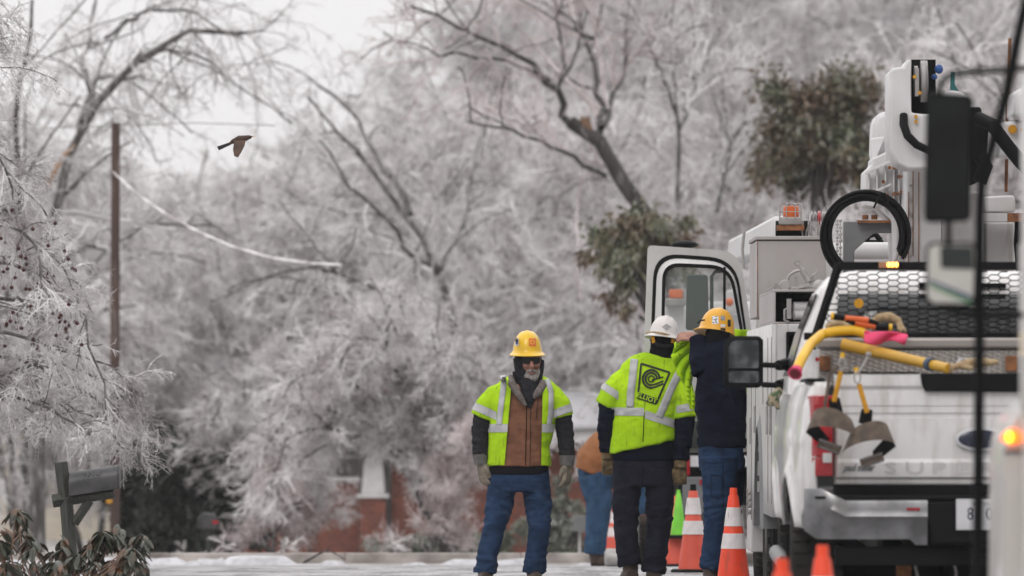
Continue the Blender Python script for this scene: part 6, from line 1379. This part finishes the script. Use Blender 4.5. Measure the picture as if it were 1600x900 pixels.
# brown vest with fleece collar
bv_ = MB().loft(rings_px(d, [(812, 728, 45, .145, 0), (813, 700, 43, .145, 0), (817, 660, 45, .145, 0), (820, 630, 46, .138, 0), (822, 610, 42, .115, .015), (824, 600, 28, .08, .03)]))
vme = remesh(bv_, .008, 4, (.010, (6, 6, 10), 5)); vst = link(vme, 'brown_vest', M_duck, p1, world=False, smooth=80)
vbv = bvh_of(vme); vme.transform(wmat(p1).inverted())
def strip_on(bvh, pts, w, m, name, par, ydir=1, off=.004, y0=60, n=30):
    q = resample([(x, 0, z) for x, z in pts], n); V = []
    for i in range(n):
        t = q[min(i + 1, n - 1)] - q[max(i - 1, 0)]; t /= np.linalg.norm(t); nn = np.array([-t[2], 0, t[0]])
        for u in (-.5, -.17, .17, .5):
            c = q[i] + nn * w * u; h = bvh.ray_cast(Vector((c[0], y0 - ydir * 20, c[2])), Vector((0, ydir, 0))); yy = h[0].y if h[0] else (V[-1].y if V else y0)
            V.append(Vector((c[0], yy - ydir * off, c[2])))
    Fc = [(i * 4 + k, i * 4 + k + 1, (i + 1) * 4 + k + 1, (i + 1) * 4 + k) for i in range(n - 1) for k in range(3)]
    return link(mesh_from(V, Fc), name, m, par, world=True, smooth=60, solid=.001)
def pxz(pts, dd=61): return [(P(x, y, dd).x, P(x, y, dd).z) for x, y in pts]
strip_on(vbv, pxz([(823, 632), (822, 680), (821, 727)]), .006, M_dark, 'zip', vst); strip_on(vbv, pxz([(829, 632), (829, 680), (828, 727)]), .004, M_knit, 'placket_seam', vst); strip_on(vbv, pxz([(841, 625), (839, 640), (838, 655)]), .004, M_dark, 'pocket_seam', vst)
cl = MB().tube([A(798, 588, .0), A(800, 600, -.10), A(811, 618, -.15), A(822, 634, -.165)], [.02, .030, .026, .012], 10).tube([A(848, 592, .0), A(848, 602, -.09), A(840, 614, -.145), (A(832, 622, -.15))], [.02, .030, .030, .014], 10)
link(remesh(cl, .006, 2), 'fleece_collar', M_fleece, vst, world=True, smooth=70)
# hi-vis vest, open in front
hv = MB().loft(rings_px(d, [(811, 728, 50, .160, 0), (811, 700, 48, .160, 0), (816, 660, 51, .160, 0), (819, 630, 54, .155, 0), (821, 606, 50, .135, .01), (822, 594, 38, .105, .02), (823, 587, 26, .085, .03)]))
hv.tube([A(790, 609), A(773, 618), A(761, 633, .005), A(754, 651, .01)], [.062, .069, .077, .086], 18); hv.tube([A(854, 608), A(866, 618), A(874, 631, .005), A(878, 650, .01)], [.064, .070, .073, .079], 18)
hme = remesh(hv, .008, 5, (.012, (6, 6, 9), 9))
full = hme.copy(); fbv = bvh_of(full)
bm = bmesh.new(); bm.from_mesh(hme)
def cutp(a, b):
    a, b = A(*a), A(*b); t = (b - a); n = Vector((t.z, 0, -t.x)).normalized(); g = bm.verts[:] + bm.edges[:] + bm.faces[:]; bmesh.ops.bisect_plane(bm, geom=g, plane_co=a, plane_no=n); return a, n
la, ln_ = cutp((800, 590), (788, 728)); lb_, ln2 = cutp((848, 590), (846, 728))
g = bm.verts[:] + bm.edges[:] + bm.faces[:]; bmesh.ops.bisect_plane(bm, geom=g, plane_co=A(0, 594, 0), plane_no=(0, -.9, 1), clear_outer=True) if 0 else None
def inside(f):
    c = f.calc_center_median(); return (c - la).dot(ln_) * (A(820, 650) - la).dot(ln_) > 0 and (c - lb_).dot(ln2) * (A(820, 650) - lb_).dot(ln2) > 0 and (c.y < d + .02)
bmesh.ops.delete(bm, geom=[f for f in bm.faces if inside(f)], context='FACES'); bm.to_mesh(hme); bm.free()
hvo = link(hme, 'hi_vis_vest', M_hivis, p1, world=True, smooth=80, solid=.004)
inn = lambda c: (c - la).dot(ln_) * (A(820, 650) - la).dot(ln_) > 0 and (c - lb_).dot(ln2) * (A(820, 650) - lb_).dot(ln2) > 0 and c.y < d + .02
for name, p, n, w, keep in (('waist_tape', A(812, 669), (0, 0, 1), .058, lambda c, q: not inn(c) and abs(c.x - A(813, 0).x) < .235), ('sleeve_tape', A(756, 641), (.40, 0, .92), .055, lambda c, q: c.x < A(776, 0).x and c.z > A(0, 660).z),
                            ('sleeve_tape', A(877, 642), (-.33, 0, .92), .055, lambda c, q: c.x > A(864, 0).x and c.z > A(0, 664).z)):
    link(band(full, p, n, w, .005, keep), name, M_tape, hvo, world=True, smooth=80)
strip_on(fbv, pxz([(786, 587), (787, 602), (784, 625), (781, 650), (780, 664)]), .040, M_tape, 'shoulder_tape', hvo, off=.006); strip_on(fbv, pxz([(855, 592), (861, 612), (861, 640), (858, 664)]), .036, M_tape, 'shoulder_tape', hvo, off=.006)
h, hb_ = hat(p1, A(824, 550, .012), .06, 0, M_haty, (.103, .128), .150, .026, lambda t: .014 * max(0, -math.sin(t)) ** 2)
sticker(h, hb_, 1, A(832, 0).x, A(0, 535).z, .050, .058, M_sticko); sticker(h, hb_, 1, A(807.5, 0).x, A(0, 534).z, .028, .056, M_plate)
sticker(h, hb_, 1, A(807.5, 0).x, A(0, 534.5).z, .018, .036, M_stickb)
o_ = text_mesh('O', .045, 0); o_.transform(Matrix.Rotation(PI / 2, 4, 'X')); o_.transform(Matrix.Translation((A(832, 0).x, 0, A(0, 535).z)))
for v in o_.vertices: q = hb_.ray_cast(Vector((v.co.x, 20, v.co.z)), Vector((0, 1, 0))); v.co.y = (q[0].y if q[0] else d) - .0045
link(o_, 'sticker_mark', M_haty, h, world=True, smooth=0)
for w_, dr, th, el_ in ((A(752, 722, -.02), (.10, -.06, -1), (1, -.3, 0), 0), (A(886, 724, -.02), (0, -.06, -1), (-1, -.3, 0), 1)):
    gme = remesh(glove_mb(w_, dr, (.55 if el_ == 0 else -.5, .3, 0), th, 1.02, .42, 1.22), .0045, 2, (.002, (30, 30, 30)))
    g = link(gme, 'glove', M_glove, p1, world=True, smooth=80)
    MB().tube([Vector(w_) + Vector((-.008 if el_ == 0 else 0, 0, .058)), Vector(w_) + Vector((0, 0, -.015))], [.057, .050], 16).build('glove_cuff', M_cuff, g, world=True)

# ---- the man in the white hard hat, back to the camera
d = 62; s = F / d
p2 = empty('person', (P(1003, 0, d).x, d, 0), 0, 'man in white hard hat seen from behind in printed hi-vis vest and slate trousers', 'person')
leg = [chain(A(980, 735), A(976, 780), A(977, 830, -.02), A(982, 878), A(985, 892)), chain(A(1030, 735), A(1033, 780, .02), A(1030, 830, .03), A(1023, 880), A(1021, 898))]
armL = chain(A(968, 592), A(953, 625), A(949, 665, .02), A(949, 706, .06)); armR = chain(A(1064, 605), A(1070, 640), A(1068, 680, -.02), A(1064, 718, -.05))
tor = rings_px(d, [(1005, 740, 42, .11, 0), (1004, 690, 40, .12, 0), (1008, 640, 44, .12, 0), (1014, 600, 48, .11, 0), (1026, 570, 32, .09, 0)])
body(p2, A(1036, 532, .02), (.08, .098, .115), (A(1033, 545, .02), A(1030, 575, .01)), tor, [(armL, [.035, .035, .035, .03]), (armR, [.035, .035, .035, .03])], [(leg[0], [.08, .08, .06, .05, .045]), (leg[1], [.08, .08, .06, .05, .045])])
link(remesh(MB().ell(A(1037, 537, .02), (.092, .115, .118)).tube([A(1036, 545, .01), A(1033, 556, .0), A(1030, 568, .02)], [.09, .09, .08], 18), .008, 3, (.004, (12, 12, 9))), 'hood', M_shirt, p2, world=True, smooth=70)
for pts, rr, sd_ in (([armL[0].lerp(armL[1], .5)] + armL[1:], [.055, .076, .073, .057], 3), ([armR[0].lerp(armR[1], .5)] + armR[1:], [.055, .076, .068, .056], 4)): link(remesh(MB().tube(pts, rr, 16), .008, 2, (.014, (5, 5, 16), sd_)), 'sleeve', M_navy, p2, world=True, smooth=70)
link(remesh(MB().loft(rings_px(d, [(1006, 720, 48, .135, 0), (1006, 700, 48, .135, 0), (1006, 675, 47, .13, 0)])), .010, 3, (.006, (6, 6, 10))), 'sweatshirt', M_navy, p2, world=True, smooth=70)
tme = MB().loft(rings_px(d, [(1005, 705, 45, .12, .0), (1005, 735, 48, .13, 0), (1004, 760, 47, .12, 0)])); 
for l, r in zip([chain(A(982, 735), A(978, 785), A(978, 830, -.02), A(982, 870), A(984, 882)), chain(A(1029, 735), A(1032, 785, .02), A(1029, 830, .03), A(1023, 875), A(1021, 893))], ([.108, .10, .085, .082, .084], [.110, .104, .088, .083, .084])): tme.tube(l, r, 18)
tm_ = remesh(tme, .008, 6, (.010, (7, 7, 14), 13, jz)); tr = link(tm_, 'trousers', M_slate, p2, world=False, smooth=80); tbv = bvh_of(tm_); tm_.transform(wmat(p2).inverted())
strip_on(tbv, pxz([(1024, 716), (1036, 716)], 62), .022, mat('red_label', (.20, .05, .05)), 'label_patch', tr, n=5, y0=62); strip_on(tbv, pxz([(1018, 728), (1030, 731), (1044, 728)], 62), .004, M_dark, 'pocket_seam', tr, n=8, y0=62); strip_on(tbv, pxz([(966, 728), (978, 731), (992, 728)], 62), .004, M_dark, 'pocket_seam', tr, n=8, y0=62)
strip_on(tbv, pxz([(1003, 712), (1004, 740), (1004, 762)], 62), .005, M_dark, 'seat_seam', tr, n=8, y0=62)
boots(p2, [(leg[0][-1], Vector((-.2, 1, 0)).normalized()), (leg[1][-1], Vector((.15, 1, 0)).normalized())])
hv = MB().loft(rings_px(d, [(1004, 698, 52, .16, 0, .22), (1005, 670, 48, .15, 0, .12), (1008, 640, 49, .15, 0, .05), (1013, 606, 54, .14, 0, -.05), (1020, 580, 50, .115, 0, -.2), (1026, 563, 36, .095, 0, -.22), (1030, 556, 24, .08, 0, -.2)]))
hv.tube([A(985, 585), A(968, 598), A(958, 614), A(950, 634, .01)], [.080, .088, .088, .092], 18); hv.tube([A(1052, 596), A(1064, 610), A(1069, 630, .0), A(1072, 652, -.01)], [.078, .086, .088, .092], 18)
hme = remesh(hv, .008, 5, (.014, (5, 6, 7), 17)); hbv = bvh_of(hme); hcopy = hme.copy()
hvo = link(hme, 'hi_vis_vest', M_hivis, p2, world=True, smooth=80)
for name, p, n, w, keep in (('waist_tape', A(975, 643), (0.02, 0, 1), .058, lambda c, q: c.x < A(1006, 0).x and c.x > A(955, 0).x and c.z < A(0, 634).z), ('waist_tape', A(1006, 647), (.32, 0, 1), .058, lambda c, q: c.x > A(1006.5, 0).x and c.x < A(1053, 0).x), ('sleeve_tape', A(956, 612), (.55, 0, .83), .05, lambda c, q: c.x < A(966, 0).x),
                            ('sleeve_tape', A(1072, 637), (-.18, 0, 1), .055, lambda c, q: c.x > A(1056.5, 0).x)):
    link(band(hcopy, p, n, w, .004, keep), name, M_tape, hvo, world=True, smooth=80)
S2 = dict(y0=62)
strip_on(hbv, pxz([(991, 561), (988, 590), (985, 615), (984, 636)], 62), .054, M_tape, 'shoulder_tape', hvo, off=.0055, **S2); strip_on(hbv, pxz([(1062, 580), (1052, 600), (1044, 617), (1036, 636), (1029, 652)], 62), .056, M_tape, 'shoulder_tape', hvo, off=.0055, **S2)
strip_on(hbv, pxz([(1006, 644), (1005, 670), (1004, 690)], 62), .006, M_dark, 'back_pleat', hvo, off=.003, **S2)
# printed back logo: frame, spiral, word
fr_ = [(1001.5, 568), (1046, 582), (1024.5, 631), (996, 621.5), (1001.5, 568)]
for i in range(4): strip_on(hbv, pxz([fr_[i], fr_[i + 1]], 62), .014, M_logo, 'back_print', hvo, off=.006, n=14, **S2)
def arc(cx, cy, r, a0, a1, tail): return [(cx + r * math.cos(t), cy + r * math.sin(t) * 1.06) for t in np.linspace(a0, a1, 18)] + tail
for r, tl_ in ((4.0, []), (9, [(1024, 603), (1034, 597)]), (13.2, [(1026, 607), (1034, 601)]), (12.8, [])):
    if tl_: strip_on(hbv, pxz(arc(1017, 592, r, -.2, -1.52 * PI, []), 62), .0145, M_logo, 'back_print', hvo, off=.006, n=40, **S2); strip_on(hbv, pxz([(1017, 592 + r * 1.06), (1024, 591 + r), (1036, 586 + r)], 62), .0115, M_logo, 'back_print', hvo, off=.006, n=16, **S2)
strip_on(hbv, pxz(arc(1017, 592, 4.6, 0, 2 * PI, []), 62), .010, M_logo, 'back_print', hvo, off=.006, n=30, **S2); strip_on(hbv, pxz([(1018, 594), (1027, 591), (1036, 589)], 62), .010, M_logo, 'back_print', hvo, off=.006, n=12, **S2)
strip_on(hbv, pxz([(995.5, 617), (1024.5, 627)], 62), .046, M_logo, 'back_print', hvo, off=.005, n=20, **S2)
me = text_mesh('ELLIOT', .050, 0, bold=.0008, sx=.98); ang_ = math.atan2(9.8, 28); me.transform(Matrix.Translation((A(1010.0, 0).x, 0, A(0, 622).z)) @ Matrix.Rotation(ang_, 4, 'Y') @ Matrix.Rotation(PI / 2, 4, 'X'))
for v in me.vertices: q = hbv.ray_cast(Vector((v.co.x, 40, v.co.z)), Vector((0, 1, 0))); v.co.y = (q[0].y if q[0] else d) - .008
link(me, 'back_lettering', M_hivis, hvo, world=True, smooth=0)
h, hb_ = hat(p2, A(1037.5, 525, .015), -.10, .13, M_hatw, (.108, .128), .145, .034)
me = text_mesh('◆', .05, 0) if 0 else mesh_from([(-.036, 0, 0), (0, 0, -.024), (.036, 0, 0), (0, 0, .024)], [(0, 1, 2, 3)])
sticker(h, hb_, 1, A(1041, 0).x, A(0, 511).z, .07, .04, mat('grey_diamond_print', (.22, .22, .22), (.4, .39, .38), scale=50), me=me)
strip_b = MB().tube([A(1010 + 52 * t, 520 + 12.5 * t * t - 1.5 * math.sin(PI * t), .02 - .158 * math.sin(PI * t)) for t in np.linspace(0, 1, 14)], [(.004, .009)] * 14, 6); strip_b.build('hat_band', M_leather, h, world=True)
MB().tube([A(1017, 530, -.06), A(1026, 539, -.112), A(1037, 541, -.122), A(1048, 540, -.105), A(1054, 532, -.06)], [(.006, .016)] * 5, 6).build('suspension_strap', M_black, h, world=True)
for px in (1019.5, 1052): MB().tube([A(px, 525, -.085), A(px + (1 if px < 1030 else -1) * 1.5, 536, -.095)], [(.004, .014)] * 2, 6).build('yellow_strap', M_web, h, world=True)
for w_, dr, th in ((A(949.5, 712, .06), (.05, .12, -1), (1, 0, 0)), (A(1063, 726, -.05), (-.02, 0, -1), (-1, 0, 0))):
    g = link(remesh(glove_mb(w_, dr, (0, 1, 0), th, 1.0, .75, 1.25), .0045, 2, (.003, (30, 30, 30))), 'glove', M_glove2, p2, world=True, smooth=80)
    MB().tube([Vector(w_) + Vector((0, 0, .03)), Vector(w_) + Vector((0, 0, -.02))], [.046, .047], 14).build('glove_cuff', M_glove2, g, world=True)

# ---- the tall man in blue jeans, back turned, arm raised
d = 60.3; s = F / d
p3 = empty('person', (P(1118, 0, d).x, d, 0), 0, 'man in amber hard hat and navy jacket holding up a hi-vis garment, back turned', 'person')
leg = [chain(A(1124, 700), A(1122, 760, -.03), A(1120, 810, -.05), A(1114, 860), A(1111, 900)), chain(A(1138, 700, .12), A(1140, 760, .14), A(1138, 810, .18), A(1134, 860, .22), A(1130, 890, .25))]
arm = chain(A(1126, 552, .02), A(1112, 585, -.04), A(1100, 583, -.05), A(1094, 552, .0), A(1090, 528, .04)); arm2 = chain(A(1152, 552, .05), A(1160, 580, .15), A(1156, 560, .28), A(1150, 535, .32))
tor = rings_px(d, [(1128, 700, 32, .13, 0.05), (1128, 650, 36, .14, 0.04), (1128, 600, 36, .14, 0.02), (1130, 560, 34, .12, .02), (1128, 536, 22, .09, .02)])
body(p3, A(1121, 522, .03), (.082, .10, .115), (A(1122, 535, .03), A(1126, 556, .02)), tor, [(arm, [.04, .035, .03, .03, .026]), (arm2, [.04, .035, .03, .03])], [(leg[0], [.08, .08, .06, .05, .045]), (leg[1], [.08, .08, .06, .05, .045])])
h3 = glove_mb(A(1089, 528, .04), (-1, .1, .12), (0, .6, -.6), (0, -.4, 1), .92, .55, 1.0)
hand = remesh(h3, .004, 2); link(hand, 'hand', M_skin, p3, world=True, smooth=80)
link(remesh(MB().ell(A(1122, 524, .03), (.090, .11, .115)).tube([A(1123, 528, .02), A(1125, 545, .02), A(1128, 565, .02)], [.09, .10, .11], 18), .008, 3, (.004, (12, 12, 9))), 'hood', M_shirt, p3, world=True, smooth=70)
jk = MB().loft(rings_px(d, [(1128, 698, 37, .155, .05), (1128, 680, 37, .16, .05), (1126, 640, 39, .165, .04), (1127, 600, 38, .165, .02), (1130, 565, 37, .15, .02), (1130, 545, 31, .12, .02), (1127, 532, 20, .09, .02)]))
jk.tube(arm[:3], [.085, .088, .080], 16); jk.tube(arm[2:], [.080, .075, .056], 16); jk.tube(arm2, [.08, .08, .07, .05], 14)
jme_ = remesh(jk, .008, 5, (.018, (6, 6, 8), 23)); jko = link(jme_, 'jacket', M_navy, p3, world=False, smooth=80); jbv = bvh_of(jme_); jcopy = jme_.copy(); jme_.transform(wmat(p3).inverted())
link(band(jcopy, A(0, 690), (0, 0, 1), .05, .006, lambda c, q: True), 'waistband', M_navy, jko, world=True, smooth=80)
jm3 = MB().loft(rings_px(d, [(1127, 690, 34, .14, .05), (1127, 712, 36, .15, .05), (1128, 735, 35, .14, .05)]))
for l, r in zip([chain(A(1124, 715, -.02), A(1124, 760, -.03), A(1122, 805, -.05), A(1117, 850, -.02), A(1112, 888, 0)), chain(A(1140, 715, .1), A(1140, 760, .14), A(1138, 810, .18), A(1134, 860, .22), A(1132, 885, .25))], ([.135, .122, .096, .085, .086], [.115, .105, .088, .083, .084])): jm3.tube(l, r, 18)
m3 = remesh(jm3, .008, 6, (.011, (7, 7, 15), 27, jz)); j3 = link(m3, 'jeans', M_jean2, p3, world=False, smooth=80); b3 = bvh_of(m3); m3.transform(wmat(p3).inverted())
for pts in ([(1098, 722), (1112, 724), (1128, 722)], [(1110, 742), (1128, 744)], [(1110, 742), (1111, 775), (1122, 778)], [(1128, 700), (1130, 760), (1128, 820)], [(1128, 744), (1127, 776)]): strip_on(b3, pxz(pts, d), .004, M_navy, 'seam', j3, n=12, y0=d)
boots(p3, [(leg[0][-1], Vector((.1, 1, 0)).normalized()), (leg[1][-1], Vector((.3, 1, 0)).normalized())])
h, hb_ = hat(p3, A(1120, 517, .035), -.22, .16, M_hato, (.125, .128), .160, .010, lambda t: .028 * max(0, -math.cos(t)) ** 3)
MB().tube([A(1090, 505, -.05), A(1095, 501, -.075), A(1101, 500, -.085)], [(.003, .006)] * 3, 6).build('visor_tape', M_black, h, world=True)
for cx, cz, w_, hh_, m_ in ((1117, 500, .045, .055, M_stickw), (1129, 497, .030, .034, mat('grey_sticker', (.35, .36, .38), (.15, .15, .16), scale=60)), (1139, 505, .022, .05, M_logo), (1129, 509, .035, .02, M_plate), (1129, 515, .036, .020, M_logo)): sticker(h, hb_, 1, A(cx, 0).x, A(0, cz).z, w_, hh_, m_)
# garment he holds up: draped cloth
gm = empty('safety_vest', P(1075, 560, d), 0, 'crumpled hi-vis safety vest held up by the man in the amber hard hat', 'safety vest')
rows = [(530, 1060, 1083), (545, 1052, 1083), (560, 1050, 1080), (580, 1058, 1079), (605, 1070, 1082), (640, 1078, 1088)]
mb = MB(); V, Fc = grid(lambda v, u: (lambda r: P(r[1] + (r[2] - r[1]) * u, r[0], d + .17 + .03 * math.sin(u * 9 + v * 5)))([float(np.interp(v, range(6), [q[k] for q in rows])) for k in range(3)]), np.linspace(0, 5, 24), np.linspace(0, 1, 14)); mb.add(V, Fc)
gmo = mb.build('cloth', M_hivis, gm, world=True, smooth=80, solid=.015)
for pts in ([(1061, 533), (1060, 545), (1064, 550)],): strip_on(bvh_of(mesh_from(mb.v, mb.f)), pxz(pts, d), .035, M_tape, 'tape', gm, n=10, y0=d)
mb = MB(); rows2 = [(515, 1140, 1170), (530, 1148, 1176), (600, 1150, 1182), (640, 1156, 1186)]
V, Fc = grid(lambda v, u: (lambda r: P(r[1] + (r[2] - r[1]) * u, r[0], d + .42 + .02 * math.sin(u * 8 + v * 4)))([float(np.interp(v, range(4), [q[k] for q in rows2])) for k in range(3)]), np.linspace(0, 3, 14), np.linspace(0, 1, 10)); mb.add(V, Fc); mb.build('cloth', M_hivis, gm, world=True, smooth=80, solid=.015)

# ---- the man bending behind, in a rust brown jacket
d = 76; s = F / d
p4 = empty('person', (P(935, 0, d).x, d, gz(d)), 0, 'bending man in rust brown jacket and light blue jeans behind the white-hatted man', 'person')
G = lambda px, py, dy=0: P(px, py, d) + Vector((0, dy, 0))
leg = [chain(G(930, 738), G(935, 790), G(932, 840), G(931, 872)), chain(G(940, 738, .15), G(988, 748, .12), G(1003, 790, .12), G(1006, 806, .12))]
body(p4, G(1000, 672), (.10, .085, .11), (G(985, 682), G(970, 695)), [ [v for v in supere(G(px, 0).x, d + .03, G(0, py).z, rx, .08, 24, 2.2)] for px, py, rx in ((934, 742, .10), (938, 718, .10), (960, 694, .10))], [(chain(G(975, 705), G(985, 730), G(1000, 745)), [.05, .045, .035])], [(leg[0], [.08, .07, .06, .05]), (leg[1], [.08, .07, .06, .05])])
jk = MB().tube([G(919, 738), G(927, 720), G(945, 703), G(972, 692), G(990, 690)], [.13, .165, .18, .16, .09], 20).tube([G(978, 700, -.1), G(985, 730, -.08), G(1003, 752)], [.075, .065, .05], 14)
link(remesh(jk, .010, 4, (.008, (6, 6, 8), 31)), 'jacket', M_duck2, p4, world=True, smooth=80)
jm = MB().ell(G(935, 736, .05), (.185, .17, .17))
for l, r in zip(([G(926, 742), G(937, 785), G(932, 830), G(929, 866)], [G(942, 742, .15), G(988, 750, .12), G(1003, 785, .12), G(1006, 804, .12)]), ([.14, .12, .10, .095], [.13, .10, .08, .075])): jm.tube(l, r, 18)
link(remesh(jm, .010, 5, (.010, (6, 6, 11), 33)), 'jeans', M_jean3, p4, world=True, smooth=80)
z0 = gz(d); a = G(931, 0); mb = MB().tube([Vector((a.x - .05, d, z0 + .055)), Vector((a.x + .05, d, z0 + .06)), Vector((a.x + .20, d, z0 + .045))], [.05, .055, .038], 12).tube([Vector((a.x, d, z0 + .07)), Vector((a.x, d, z0 + .2))], [.06, .065], 12)
link(remesh(mb, .008, 2), 'boot', M_boot, p4, world=True, smooth=60)
mb = MB().tube([G(1002, 810, .12), G(1018, 814, .12)], [.05, .04], 10); link(remesh(mb, .008, 2), 'boot', M_boot, p4, world=True, smooth=60)
MB().lathe([(.12, -.15), (.14, -.1), (.14, .1), (.12, .15)], G(965, 868, .4), 'y', 20)
tag(MB().lathe([(.05, -.12), (.085, -.1), (.085, .1), (.05, .12)], P(966, 872, 74) , 'x', 18).build('cable_reel', M_steel), 'small round metal reel on the road by the slate-trousered man', 'reel')
